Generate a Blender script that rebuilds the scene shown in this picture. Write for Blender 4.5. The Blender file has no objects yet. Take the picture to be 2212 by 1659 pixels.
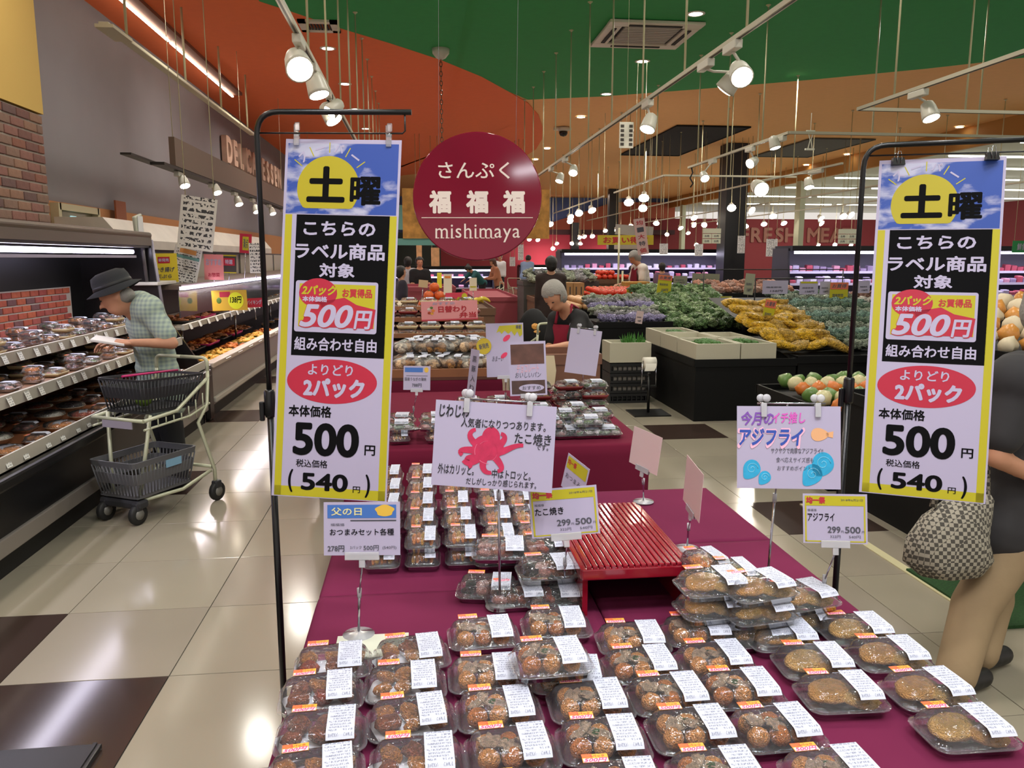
import bpy, bmesh, math, random
from math import sin, cos, pi, radians, sqrt
from mathutils import Vector, Matrix, Euler, noise
R = random.Random(7)
SC = bpy.context.scene
COL = SC.collection
# ---------------------------------------------------------------- camera
F, CX, CY = 1720.0, 1106.0, 829.5
CAM_H = 1.5
PITCH = math.atan(271.5 / F)
YAW = math.atan(201 / sqrt(F * F + 271.5 ** 2))
cam = bpy.data.cameras.new('camera')
cam.sensor_width = 36.0
cam.lens = 36.0 * F / 2212.0
cam.clip_start = 0.05
cam.clip_end = 200
camo = bpy.data.objects.new('camera', cam)
COL.objects.link(camo)
camo.location = (0, 0, CAM_H)
camo.rotation_euler = (pi / 2 - PITCH, 0, -YAW)
SC.camera = camo
CM = Euler((pi / 2 - PITCH, 0, -YAW)).to_matrix()
CO = Vector((0, 0, CAM_H))

def ray(px, py):
    return CM @ Vector(((px - CX) / F, -(py - CY) / F, -1.0))
def at(px, py, Y=None, X=None, Z=None):
    d = ray(px, py)
    if Y is not None: t = Y / d.y
    elif X is not None: t = X / d.x
    else: t = (Z - CAM_H) / d.z
    return CO + d * t

# ---------------------------------------------------------------- world, exposure, big lights
SC.view_settings.view_transform = 'Standard'
SC.view_settings.look = 'None'
SC.view_settings.exposure = 0.7
SC.view_settings.gamma = 1.0
SC.view_settings.use_curve_mapping = False
W = bpy.data.worlds.new('world'); SC.world = W
W.use_nodes = True
W.node_tree.nodes['Background'].inputs[0].default_value = (1.0, 0.93, 0.86, 1)
W.node_tree.nodes['Background'].inputs[1].default_value = 0.5
cy = SC.cycles
cy.max_bounces = 7; cy.diffuse_bounces = 3; cy.glossy_bounces = 3; cy.transparent_max_bounces = 12
cy.transmission_bounces = 3; cy.caustics_reflective = False; cy.caustics_refractive = False
cy.sample_clamp_indirect = 4.0; cy.sample_clamp_direct = 0.0
cy.use_denoising = True

def area(name, loc, sx, sy, power, col=(1, .93, .84), rot=(0, 0, 0), spread=180):
    l = bpy.data.lights.new(name, 'AREA'); l.shape = 'RECTANGLE'; l.size = sx; l.size_y = sy
    l.energy = power; l.color = col; l.spread = radians(spread)
    o = bpy.data.objects.new(name, l); COL.objects.link(o); o.location = loc; o.rotation_euler = rot
    return o
def spot(name, loc, to, power, ang=70, col=(1, .9, .78), r=.04, blend=.6):
    l = bpy.data.lights.new(name, 'SPOT'); l.energy = power; l.color = col; l.spot_size = radians(ang)
    l.spot_blend = blend; l.shadow_soft_size = r
    o = bpy.data.objects.new(name, l); COL.objects.link(o); o.location = loc
    o.rotation_euler = (Vector(to) - Vector(loc)).to_track_quat('-Z', 'Y').to_euler()
    return o
# rows of ceiling lamps of the shop (most of them above / behind the frame)
for yy in (-2.6, .2, 3, 6, 9.5, 13, 17, 22, 28):
    for xx in (-2.1, .6, 3.2, 6.2, 9.5):
        if yy < 10 and xx > 9: continue
        area('ceiling_light', (xx, yy, 4.46), .24, .24, 17 if yy < 10 else 26, spread=160)
# the display spots over the snack table, just above the frame
spot('display_spot', (-.1, .7, 3.0), (0, 1.4, .7), 9, 80, (.93, .93, 1.0), .05)
spot('display_spot', (.7, .6, 3.0), (.6, 1.3, .7), 14, 70, (.93, .93, 1.0), .05)
spot('display_spot', (1.9, 1.7, 2.85), (.85, 2.35, .7), 16, 60, (1.0, .93, .93), .05)
# batten lamps above the head of the viewer
for xx, yy in ((-.6, .3), (.5, .1), (1.5, .4), (0, 1.1), (1.0, 1.2), (.4, -1.0)):
    area('batten_lamp', (xx, yy, 3.75), 1.1, .09, 9, (.92, .93, 1.0), rot=(0, 0, .3))
for yy in (18, 27, 35):
    area('ceiling_light', (17, yy, 3.9), 6, .4, 120, (.92, 1, .92))

# ---------------------------------------------------------------- materials
def lin(c):
    return tuple((x / 12.92 if x <= .04045 else ((x + .055) / 1.055) ** 2.4) for x in c)
def hexc(h):
    return lin((int(h[0:2], 16) / 255, int(h[2:4], 16) / 255, int(h[4:6], 16) / 255))
MATS = {}
def mat(name, col='808080', rough=.6, metal=0, emit=0, spec=.5, alpha=1, bump=0, bscale=60, var=0, vscale=8, coat=0, bdist=.01):
    if name in MATS: return MATS[name]
    m = bpy.data.materials.new(name); m.use_nodes = True
    nt = m.node_tree; b = nt.nodes['Principled BSDF']
    c = hexc(col) if isinstance(col, str) else col
    b.inputs['Base Color'].default_value = (*c, 1)
    b.inputs['Roughness'].default_value = rough
    b.inputs['Metallic'].default_value = metal
    b.inputs['Specular IOR Level'].default_value = spec
    b.inputs['Coat Weight'].default_value = coat
    b.inputs['Coat Roughness'].default_value = .08
    if emit:
        b.inputs['Emission Color'].default_value = (*c, 1); b.inputs['Emission Strength'].default_value = emit
    if alpha < 1: b.inputs['Alpha'].default_value = alpha
    if var or bump:
        tc = nt.nodes.new('ShaderNodeTexCoord')
    if var:
        n = nt.nodes.new('ShaderNodeTexNoise'); n.inputs['Scale'].default_value = vscale; n.inputs['Detail'].default_value = 3
        nt.links.new(tc.outputs['Object'], n.inputs['Vector'])
        mp = nt.nodes.new('ShaderNodeMapRange')
        mp.inputs['From Min'].default_value = .3; mp.inputs['From Max'].default_value = .7
        mp.inputs['To Min'].default_value = 1 - var; mp.inputs['To Max'].default_value = 1 + var
        nt.links.new(n.outputs['Fac'], mp.inputs['Value'])
        mx = nt.nodes.new('ShaderNodeMix'); mx.data_type = 'RGBA'; mx.blend_type = 'MULTIPLY'
        mx.inputs['Factor'].default_value = 1
        mx.inputs['A'].default_value = (*c, 1)
        nt.links.new(mp.outputs['Result'], mx.inputs['B'])
        nt.links.new(mx.outputs['Result'], b.inputs['Base Color'])
    if bump:
        n2 = nt.nodes.new('ShaderNodeTexNoise'); n2.inputs['Scale'].default_value = bscale; n2.inputs['Detail'].default_value = 3
        nt.links.new(tc.outputs['Object'], n2.inputs['Vector'])
        bp = nt.nodes.new('ShaderNodeBump'); bp.inputs['Strength'].default_value = bump; bp.inputs['Distance'].default_value = bdist
        nt.links.new(n2.outputs['Fac'], bp.inputs['Height']); nt.links.new(bp.outputs['Normal'], b.inputs['Normal'])
    MATS[name] = m
    return m
def clearmat(name, tint='ffffff', milk=.06, rough=.06, bump=.25, bscale=45, k=1.25):
    """thin clear plastic: mostly see-through, glossy by fresnel, slightly milky"""
    m = bpy.data.materials.new(name); m.use_nodes = True; nt = m.node_tree
    for n in list(nt.nodes): nt.nodes.remove(n)
    out = nt.nodes.new('ShaderNodeOutputMaterial')
    tr = nt.nodes.new('ShaderNodeBsdfTransparent'); tr.inputs[0].default_value = (*hexc(tint), 1)
    gl = nt.nodes.new('ShaderNodeBsdfGlossy'); gl.inputs['Roughness'].default_value = rough
    df = nt.nodes.new('ShaderNodeBsdfDiffuse'); df.inputs[0].default_value = (.8, .8, .85, 1)
    fr = nt.nodes.new('ShaderNodeFresnel'); fr.inputs[0].default_value = 1.5
    if bump:
        tc = nt.nodes.new('ShaderNodeTexCoord')
        n2 = nt.nodes.new('ShaderNodeTexNoise'); n2.inputs['Scale'].default_value = bscale
        nt.links.new(tc.outputs['Object'], n2.inputs['Vector'])
        bp = nt.nodes.new('ShaderNodeBump'); bp.inputs['Strength'].default_value = bump; bp.inputs['Distance'].default_value = .006
        nt.links.new(n2.outputs['Fac'], bp.inputs['Height'])
        nt.links.new(bp.outputs['Normal'], gl.inputs['Normal']); nt.links.new(bp.outputs['Normal'], fr.inputs['Normal'])
    a = nt.nodes.new('ShaderNodeMixShader'); b = nt.nodes.new('ShaderNodeMixShader')
    a.inputs[0].default_value = milk
    nt.links.new(tr.outputs[0], a.inputs[1]); nt.links.new(df.outputs[0], a.inputs[2])
    mt = nt.nodes.new('ShaderNodeMath'); mt.operation = 'MULTIPLY'; mt.inputs[1].default_value = k; mt.use_clamp = True
    nt.links.new(fr.outputs[0], mt.inputs[0]); nt.links.new(mt.outputs[0], b.inputs[0])
    nt.links.new(a.outputs[0], b.inputs[1]); nt.links.new(gl.outputs[0], b.inputs[2])
    nt.links.new(b.outputs[0], out.inputs[0])
    MATS[name] = m
    return m
def print_mat(name, base='F4F4F8', ink='55555c', rows=14, density=.5, cols=90, seed=0):
    """paper with blurred small print in rows (Generated coordinates of the sheet)"""
    if name in MATS: return MATS[name]
    m = mat(name, base, .5); nt = m.node_tree; b = nt.nodes['Principled BSDF']
    tc = nt.nodes.new('ShaderNodeTexCoord'); sp = nt.nodes.new('ShaderNodeSeparateXYZ')
    nt.links.new(tc.outputs['Generated'], sp.inputs[0])
    def M(op, a, bb=None, cl=False):
        n = nt.nodes.new('ShaderNodeMath'); n.operation = op; n.use_clamp = cl
        for i, v in enumerate((a, bb)):
            if v is None: continue
            if isinstance(v, (int, float)): n.inputs[i].default_value = v
            else: nt.links.new(v, n.inputs[i])
        return n.outputs[0]
    yr = M('MULTIPLY', sp.outputs['Y'], rows)
    fr = M('FRACT', yr); fl = M('FLOOR', yr)
    row = M('GREATER_THAN', fr, .42)
    cv = nt.nodes.new('ShaderNodeCombineXYZ')
    nt.links.new(M('MULTIPLY', sp.outputs['X'], cols), cv.inputs[0]); nt.links.new(M('MULTIPLY', fl, 7.3), cv.inputs[1])
    nt.links.new(M('MULTIPLY', fr, 3), cv.inputs[2])
    no = nt.nodes.new('ShaderNodeTexNoise'); no.inputs['Scale'].default_value = .6; nt.links.new(cv.outputs[0], no.inputs['Vector'])
    ch = M('GREATER_THAN', no.outputs['Fac'], .5)
    cv2 = nt.nodes.new('ShaderNodeCombineXYZ'); nt.links.new(M('MULTIPLY', sp.outputs['X'], 3), cv2.inputs[0]); nt.links.new(M('MULTIPLY', fl, 3.1), cv2.inputs[1])
    no2 = nt.nodes.new('ShaderNodeTexNoise'); no2.inputs['Scale'].default_value = 1; nt.links.new(cv2.outputs[0], no2.inputs['Vector'])
    seg = M('LESS_THAN', no2.outputs['Fac'], density + .02)
    mg = M('MULTIPLY', M('GREATER_THAN', sp.outputs['X'], .07), M('LESS_THAN', sp.outputs['X'], .93))
    k = M('MULTIPLY', M('MULTIPLY', row, ch), M('MULTIPLY', seg, mg))
    mx = nt.nodes.new('ShaderNodeMix'); mx.data_type = 'RGBA'
    mx.inputs['A'].default_value = (*hexc(base), 1); mx.inputs['B'].default_value = (*hexc(ink), 1)
    nt.links.new(k, mx.inputs['Factor']); nt.links.new(mx.outputs['Result'], b.inputs['Base Color'])
    return m

# ---------------------------------------------------------------- mesh helpers
class MB:
    def __init__(s): s.bm = bmesh.new(); s.mi = 0
    def _f(s, vs, smooth=False):
        try:
            f = s.bm.faces.new(vs); f.material_index = s.mi; f.smooth = smooth; return f
        except ValueError: return None
    def quad(s, *p):
        return s._f([s.bm.verts.new(q) for q in p])
    def box(s, c, d, rz=0, bev=0, M=None):
        c = Vector(c); hx, hy, hz = d[0] / 2, d[1] / 2, d[2] / 2
        m = M or Matrix.Rotation(rz, 3, 'Z')
        if bev:
            bx = min(bev, hx * .9, hy * .9, hz * .9)
            n0 = len(s.bm.verts)
            g = bmesh.ops.create_cube(s.bm, size=1)
            for v in g['verts']: v.co = Vector((v.co.x * d[0], v.co.y * d[1], v.co.z * d[2]))
            es = list({e for v in g['verts'] for e in v.link_edges})
            r = bmesh.ops.bevel(s.bm, geom=es, offset=bx, segments=2, affect='EDGES', profile=.5)
            vs = {v for f in r['faces'] for v in f.verts}
            for f in {f for v in vs for f in v.link_faces}: f.material_index = s.mi
            for v in vs: v.co = m @ v.co + c
            return
        v = [s.bm.verts.new(c + m @ Vector((x * hx, y * hy, z * hz))) for x in (-1, 1) for y in (-1, 1) for z in (-1, 1)]
        for q in ((0, 1, 3, 2), (4, 6, 7, 5), (0, 4, 5, 1), (2, 3, 7, 6), (0, 2, 6, 4), (1, 5, 7, 3)):
            s._f([v[i] for i in q])
    def loops(s, rings, closed=True, cap=True, smooth=True):
        rs = [[s.bm.verts.new(p) for p in r] for r in rings]
        n = len(rs[0])
        for a, b in zip(rs, rs[1:]):
            for i in range(n if closed else n - 1):
                j = (i + 1) % n
                s._f([a[i], a[j], b[j], b[i]], smooth)
        if cap:
            s._f(list(reversed(rs[0]))); s._f(rs[-1])
        return rs
    def tube(s, pts, r, seg=8, cap=True, smooth=True):
        pts = [Vector(p) for p in pts]
        rr = r if isinstance(r, (list, tuple)) else [r] * len(pts)
        rings = []; up = None
        for i, p in enumerate(pts):
            t = (pts[min(i + 1, len(pts) - 1)] - pts[max(i - 1, 0)]).normalized()
            if up is None:
                up = Vector((0, 0, 1)) if abs(t.z) < .9 else Vector((1, 0, 0))
            u = t.cross(up).normalized(); w = u.cross(t).normalized(); up = w
            rings.append([p + (u * cos(a) + w * sin(a)) * rr[i] for a in (2 * pi * k / seg for k in range(seg))])
        return s.loops(rings, True, cap, smooth)
    def lathe(s, prof, c=(0, 0, 0), seg=16, cap=True, M=None, smooth=True):
        c = Vector(c); m = M or Matrix.Identity(3)
        rings = [[c + m @ Vector((r * cos(a), r * sin(a), z)) for a in (2 * pi * k / seg for k in range(seg))] for r, z in prof]
        return s.loops(rings, True, cap, smooth)
    def ball(s, c, r, sub=2, sc=(1, 1, 1), nz=0, nf=3, seed=0, M=None):
        g = bmesh.ops.create_icosphere(s.bm, subdivisions=sub, radius=1)
        c = Vector(c); rr = Vector(sc) * r
        for v in g['verts']:
            p = v.co.copy(); k = 1
            if nz: k += nz * noise.noise(p * nf + Vector((seed * 7.1, seed * 3.3, seed)))
            q = Vector((p.x * rr.x, p.y * rr.y, p.z * rr.z)) * k
            if M: q = M @ q
            v.co = q + c
        for f in {f for v in g['verts'] for f in v.link_faces}: f.smooth = True; f.material_index = s.mi
    def poly(s, pts, z=0):
        return s._f([s.bm.verts.new((p[0], p[1], z)) for p in pts])
    def prism(s, pts, z0, z1):
        a = [s.bm.verts.new((p[0], p[1], z0)) for p in pts]; b = [s.bm.verts.new((p[0], p[1], z1)) for p in pts]
        s._f(list(reversed(a))); s._f(b)
        for i in range(len(pts)):
            j = (i + 1) % len(pts); s._f([a[i], a[j], b[j], b[i]])
    def rrect(s, specs, n=4, smooth=True, cap=(True, True), c=(0, 0)):
        """loft of rounded rectangles (w, d, r, z)"""
        rings = []
        for w, d, r, z in specs:
            ring = []
            for q, (sx, sy) in enumerate(((1, 1), (-1, 1), (-1, -1), (1, -1))):
                for k in range(n):
                    a = q * pi / 2 + (pi / 2) * k / (n - 1)
                    ring.append((c[0] + sx * (w / 2 - r) + r * cos(a), c[1] + sy * (d / 2 - r) + r * sin(a), z))
            rings.append(ring)
        rs = s.loops(rings, True, False, smooth)
        if cap[0]: s._f(list(reversed(rs[0])))
        if cap[1]: s._f(rs[-1])
    def mesh(s, name, mats=()):
        bmesh.ops.recalc_face_normals(s.bm, faces=s.bm.faces)
        me = bpy.data.meshes.new(name); s.bm.to_mesh(me); s.bm.free()
        for m in (mats if isinstance(mats, (list, tuple)) else [mats]): me.materials.append(m)
        return me
def put(name, me, parent=None, loc=(0, 0, 0), rot=(0, 0, 0), sc=None):
    o = bpy.data.objects.new(name, me); COL.objects.link(o)
    if parent: o.parent = parent
    o.location = loc; o.rotation_euler = rot
    if sc: o.scale = sc if not isinstance(sc, (int, float)) else (sc,) * 3
    return o
def tag(o, label=None, cat=None, group=None, kind=None):
    if label: o['label'] = label
    if cat: o['category'] = cat
    if group: o['group'] = group
    if kind: o['kind'] = kind
    return o
def thing(name, label, cat, loc=(0, 0, 0), rz=0, group=None, rot=None):
    o = bpy.data.objects.new(name, None); COL.objects.link(o); o.empty_display_size = .05
    o.location = loc; o.rotation_euler = rot or (0, 0, rz)
    return tag(o, label, cat, group)
def build(name, fn, mats, parent=None, **k):
    b = MB(); fn(b); return put(name, b.mesh(name, mats), parent, **k)
KIDS = {}
def clone(src, loc, rz=None, label=None, group=None, rot=None, sc=None):
    """copy of a thing with its parts and sub-parts"""
    def cp(o, p):
        c = o.copy(); COL.objects.link(c)
        if p: c.parent = p
        for k in [x for x in o.children]: cp(k, c)
        return c
    c = cp(src, None)
    c.location = loc
    if rz is not None: c.rotation_euler = (0, 0, rz)
    if rot is not None: c.rotation_euler = rot
    if sc: c.scale = (sc,) * 3
    if label: c['label'] = label
    if group: c['group'] = group
    return c
ORD = ['first', 'second', 'third', 'fourth', 'fifth', 'sixth', 'seventh', 'eighth', 'ninth', 'tenth', 'eleventh', 'twelfth', 'thirteenth', 'fourteenth']

# ---------------------------------------------------------------- lettering (built-in font outlines -> meshes)
TXT = {}
def txt_mesh(s, m, bold=0., shear=0., w=None, h=None, size=None, res=3, depth=0, space=1.0):
    """mesh of the string centred on its box; scaled to width w and/or height h"""
    key = (s, m.name, bold, shear, w, h, size, depth, space)
    if key in TXT: return TXT[key]
    cjk = any(ord(c) > 0x2000 for c in s); multi = bold > .004; n = 8 if bold < .03 else 12
    c = bpy.data.curves.new('lettering', 'FONT'); c.body = s; c.size = 1; c.offset = 0; c.shear = shear
    c.resolution_u = 2 if cjk else 6; c.extrude = depth; c.space_character = space
    o = bpy.data.objects.new('lettering', c)
    me = o.to_mesh().copy(); o.to_mesh_clear(); bpy.data.objects.remove(o); bpy.data.curves.remove(c)
    if multi:      # heavy strokes: the outline laid down several times, a hair apart
        bm = bmesh.new()
        for i in range(n):
            k0 = len(bm.verts); bm.from_mesh(me); bm.verts.ensure_lookup_table()
            a = 2 * pi * i / n
            for v in bm.verts[k0:]: v.co += Vector((cos(a) * bold, sin(a) * bold, 0))
        bm.to_mesh(me); bm.free()
    xs = [v.co.x for v in me.vertices] or [0]; ys = [v.co.y for v in me.vertices] or [0]
    cx, cy_ = (min(xs) + max(xs)) / 2, (min(ys) + max(ys)) / 2
    W_, H_ = max(xs) - min(xs) or 1, max(ys) - min(ys) or 1
    sx = sy = size or 1
    if w: sx = w / W_; sy = sx if not h else h / H_
    elif h: sy = h / H_; sx = sy
    layer = len(me.vertices) // n if multi else 0
    for i, v in enumerate(me.vertices):
        v.co = Vector(((v.co.x - cx) * sx, (v.co.y - cy_) * sy, v.co.z + ((i // layer) * 6e-6 if layer else 0)))
    me.materials.clear(); me.materials.append(m); me.name = 'lettering'
    TXT[key] = me
    return me
def txt(parent, s, m, x, y, z=.0006, rz=0, name='lettering', **k):
    return put(name, txt_mesh(s, m, **k), parent, (x, y, z), (0, 0, rz))
def plane_frame(tl, tr, bl):
    """origin at the sheet's centre, local x right, y up, z towards the viewer"""
    tl, tr, bl = Vector(tl), Vector(tr), Vector(bl)
    u = (tr - tl); w = u.length; u.normalize()
    v = (tl - bl); v = v - u * v.dot(u); h = v.length; v.normalize()
    n = u.cross(v)
    M = Matrix((u, v, n)).transposed().to_4x4()
    M.translation = tl + u * w / 2 - v * h / 2
    return M, w, h
def sheet(b, w, h, x=0, y=0, z=0, t=.0006):
    b.box((x, y, z - t / 2), (w, h, t))
def rect(parent, name, m, x, y, w, h, z):
    b = MB(); b.quad((x - w / 2, y - h / 2, z), (x + w / 2, y - h / 2, z), (x + w / 2, y + h / 2, z), (x - w / 2, y + h / 2, z))
    return put(name, b.mesh(name, m), parent)

# ---------------------------------------------------------------- organic shapes: capsules and balls fused into one skin
def capsule(b, p, q, r0, r1, seg=12, k=(1, 1)):
    p, q = Vector(p), Vector(q); t = (q - p); L = t.length
    t = t.normalized() if L > 1e-6 else Vector((0, 0, 1))
    up = Vector((0, 1, 0)) if abs(t.y) < .9 else Vector((1, 0, 0))
    u = t.cross(up).normalized(); w = u.cross(t)
    prof = [(-r0 * cos(a), r0 * sin(a)) for a in (.15, .5, .9, 1.3)] + [(L + r1 * sin(a), r1 * cos(a)) for a in (.15, .55, 1.0, 1.4)]
    b.loops([[p + t * x + (u * cos(g) * k[0] + w * sin(g) * k[1]) * r for g in (2 * pi * i / seg for i in range(seg))] for x, r in prof])
TMP = bpy.data.scenes.new('workshop')
def fuse(name, fn, m, vox=.012, smooth=6, fac=.5):
    b = MB(); fn(b)
    me0 = b.mesh(name, m)
    o = bpy.data.objects.new(name, me0); TMP.collection.objects.link(o)
    md = o.modifiers.new('r', 'REMESH'); md.mode = 'VOXEL'; md.voxel_size = vox; md.use_smooth_shade = True
    if smooth:
        s = o.modifiers.new('s', 'SMOOTH'); s.iterations = smooth; s.factor = fac
    TMP.view_layers[0].update()
    dg = TMP.view_layers[0].depsgraph
    me = bpy.data.meshes.new_from_object(o.evaluated_get(dg), depsgraph=dg)
    bpy.data.objects.remove(o); bpy.data.meshes.remove(me0)
    me.name = name
    me.materials.clear(); me.materials.append(m)
    for p in me.polygons: p.use_smooth = True; p.material_index = 0
    return me
def join_meshes(name, mes, m):
    bm = bmesh.new()
    for me in mes: bm.from_mesh(me)
    out = bpy.data.meshes.new(name); bm.to_mesh(out); bm.free(); out.materials.append(m)
    return out
# ================================================================ SETTING
white_p = mat('white_paint', 'E6E2D2', .5)
ivory = mat('ivory_metal', 'C9C3A4', .45)
blackm = mat('black_metal', '0b0b0c', .4)
H = 4.5
def struct(name, fn, mats, **k):
    o = build(name, fn, mats, **k); o['kind'] = 'structure'; return o
# ---- floor: grout bed plus single tiles (recessed joints) as far as they can be told apart
tileg = mat('grout', '3c3a35', .8)
m_tile = mat('tile_cream', '98907F', .13, var=.04, vscale=1.2, spec=.55)
m_tile2 = mat('tile_beige', '92897A', .15, var=.04, vscale=1.5, spec=.55)
m_tiled = mat('tile_brown', '3A2D28', .12, var=.06, vscale=3)
floor = struct('floor', lambda b: b.box((7, 20, -.014), (26, 48, .02)), tileg)
TS = .585; TX0, TY0 = -1.515, 2.82
tl_mesh = {}
for nm, m in (('a', m_tile), ('b', m_tile2), ('d', m_tiled)):
    b = MB(); b.box((0, 0, -.004), (TS - .0035, TS - .0035, .008), bev=.0012); tl_mesh[nm] = b.mesh('tile', m)
dark = {(-1, 0), (0, -1), (-1, 4), (-1, 8), (-1, 12), (6, 2), (6, 6), (6, 10), (0, 12), (-1, -3), (3, 14)}
for i in range(-5, 9):
    for j in range(-3, 15):
        k = 'd' if (i, j) in dark else ('a' if (i * 7 + j * 3) % 5 else 'b')
        put('tile', tl_mesh[k], floor, (TX0 + (i + .5) * TS, TY0 + (j + .5) * TS, 0))
# the same tiling beyond, too small to tell apart: bevelled joints in one mesh
def farfloor(b):
    for i in range(-5, 36):
        for j in range(-3, 66):
            if -5 <= i < 9 and j < 15: continue
            x, y = TX0 + (i + .5) * TS, TY0 + (j + .5) * TS
            b.mi = 1 if ((i + 41) % 7 == 0 and j % 4 == 0) else 0
            h = TS / 2 - .002
            b.quad((x - h, y - h, 0), (x + h, y - h, 0), (x + h, y + h, 0), (x - h, y + h, 0))
ff = build('tile_field', farfloor, [m_tile, m_tiled], floor); ff['kind'] = 'stuff'
# ---- ceiling with painted colour fields (true paint, in room coordinates)
def ceil_mat():
    m = bpy.data.materials.new('painted_ceiling'); m.use_nodes = True; nt = m.node_tree; b = nt.nodes['Principled BSDF']
    b.inputs['Roughness'].default_value = .75
    return m
c_or = mat('ceiling_orange', 'EE7640', .8, var=.02); c_gr = mat('ceiling_green', '2A9A50', .8, var=.03); c_am = mat('ceiling_amber', 'F0B878', .8, var=.02)
def C(px, py): v = at(px, py, Z=H); return (v.x, v.y)
or_edge = [C(*p) for p in ((560, 2), (640, 28), (740, 62), (840, 92), (950, 128), (1040, 165), (1100, 198), (1140, 222), (1163, 248), (1172, 275), (1171, 300), (1158, 322), (1130, 340))]
back = [C(*p) for p in ((1130, 340), (1060, 357), (960, 370), (872, 378), (700, 420))]
gr_edge = [C(*p) for p in ((1140, 215), (1300, 208), (1500, 193), (1750, 172), (2000, 148), (2212, 124))]
def flat(b, pts, z): b._f([b.bm.verts.new((p[0], p[1], z)) for p in pts])
ceiling = struct('ceiling', lambda b: b.box((6.5, 19.5, H + .03), (22, 47, .04)), c_am)
def orange(b):
    L = -4.2
    pts = [(L, -4), (-1.6, -4), (-2.0, 3), (-1.85, 6.0)] + or_edge + back[1:] + [(L, back[-1][1])]
    b.prism([(x, y) for x, y in pts], H - .006, H + .005)
def green(b):
    pts = [(-1.6, -4), (-2.0, 3), (-1.85, 6.0)] + or_edge[:7] + gr_edge + [(14, C(2212, 124)[1] - .6), (14, -4)]
    b.prism(list(reversed(pts)), H - .004, H + .006)
struct('ceiling_orange_field', orange, c_or, parent=ceiling); struct('ceiling_green_field', green, c_gr, parent=ceiling)
# black and grey recesses in the amber field
def recess(x0, x1, y0, y1, m, nm):
    def f(b):
        z0, z1 = H - .012, H - .004
        b.box(((x0 + x1) / 2, (y0 + y1) / 2, (z0 + z1) / 2), (x1 - x0, y1 - y0, z1 - z0))
        for x in (x0, x1): b.box((x, (y0 + y1) / 2, H - .015), (.02, y1 - y0 + .02, .03))
        for y in (y0, y1): b.box(((x0 + x1) / 2, y, H - .015), (x1 - x0, .02, .03))
    return struct(nm, f, m, parent=ceiling)
recess(5.9, 7.65, 18.3, 23.5, mat('void_black', '050608', .9), 'ceiling_opening')
recess(9.9, 11.6, 19.8, 23.4, mat('void_grey', '5a5c5a', .9), 'ceiling_opening')
# lower white ceiling with tube lamps to the far right, behind a bulkhead
bulk = struct('trim_1', lambda b: b.box((12.75, 27, 4.28), (.12, 28, .5)), mat('bulkhead', 'B88543', .7))
struct('ceiling_white', lambda b: b.box((21, 24, 4.1), (16.5, 40, .06)), mat('ceiling_pale', 'C9CDBE', .7))
tube_m = mat('tube_glow', 'FFFFF4', .4, emit=5)
tubef = mat('tube_housing', 'DADBCF', .5)
def tube_row():
    t = thing('tube_lamp', '', 'light')
    build('housing', lambda b: b.box((0, 0, .03), (3.1, .16, .05)), tubef, t)
    build('tube', lambda b: b.tube([(-1.5, 0, -.01), (1.5, 0, -.01)], .03, 6), tube_m, t)
    return t
tr0 = tube_row(); first = True
for j, y in enumerate((14.4, 16.6, 19, 21.5, 24.5, 28, 32, 36.5)):
    for i in range(4):
        x = 14.6 + i * 3.3
        lb = 'tube lamp under the white ceiling, %s row back, %s from the amber bulkhead' % (ORD[j], ORD[i])
        if first: tr0.location = (x, y, 4.02); tag(tr0, lb, group='tube lamps of the white ceiling'); first = False
        else: clone(tr0, (x, y, 4.02), label=lb)
# ---- left wall: grey with an orange band below, brick pier with yellow above
wl = struct('wall_left', lambda b: b.box((-3.9, 20, 3.3), (.1, 44, 2.4)), mat('wall_grey', '8E8A8E', .85, var=.03, vscale=2))
struct('wall_left_band', lambda b: (b.box((-3.885, 20, 1.05), (.1, 44, 2.1))), mat('wall_peach', 'C58B5C', .8), parent=wl)
wy = struct('wall_left_pier', lambda b: (b.box((-3.5, 2.95, 3.58), (1.0, 8.3, 1.86))), mat('wall_yellow', 'DDB865', .85), parent=wl)
bricks_m = [mat('brick_%s' % c, c, .85, bump=.3, var=.1, vscale=20) for c in ('8C6156', '7A544C', '94705C', '6E5450', '86695A', '8A5A4A')]
mortar = mat('mortar', 'B5ACA0', .9)
pier = struct('wall_left_brickwork', lambda b: b.box((-3.52, 2.95, 1.32), (1.0, 8.28, 2.64)), mortar, parent=wl)
bme = []
for m in bricks_m:
    b = MB(); b.box((0, 0, 0), (.03, .195, .062), bev=.004); bme.append(b.mesh('brick', m))
yend = 7.08
for r in range(14):
    for c in range(8):
        z = 2.60 - r * .078; y = yend - .10 - c * .212 - (.106 if r % 2 else 0)
        put('brick', R.choice(bme), pier, (-3.02, y, z))
        if r % 2 and c == 0: put('brick', R.choice(bme), pier, (-3.02, yend - .05, z), sc=(1, .45, 1))
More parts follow.
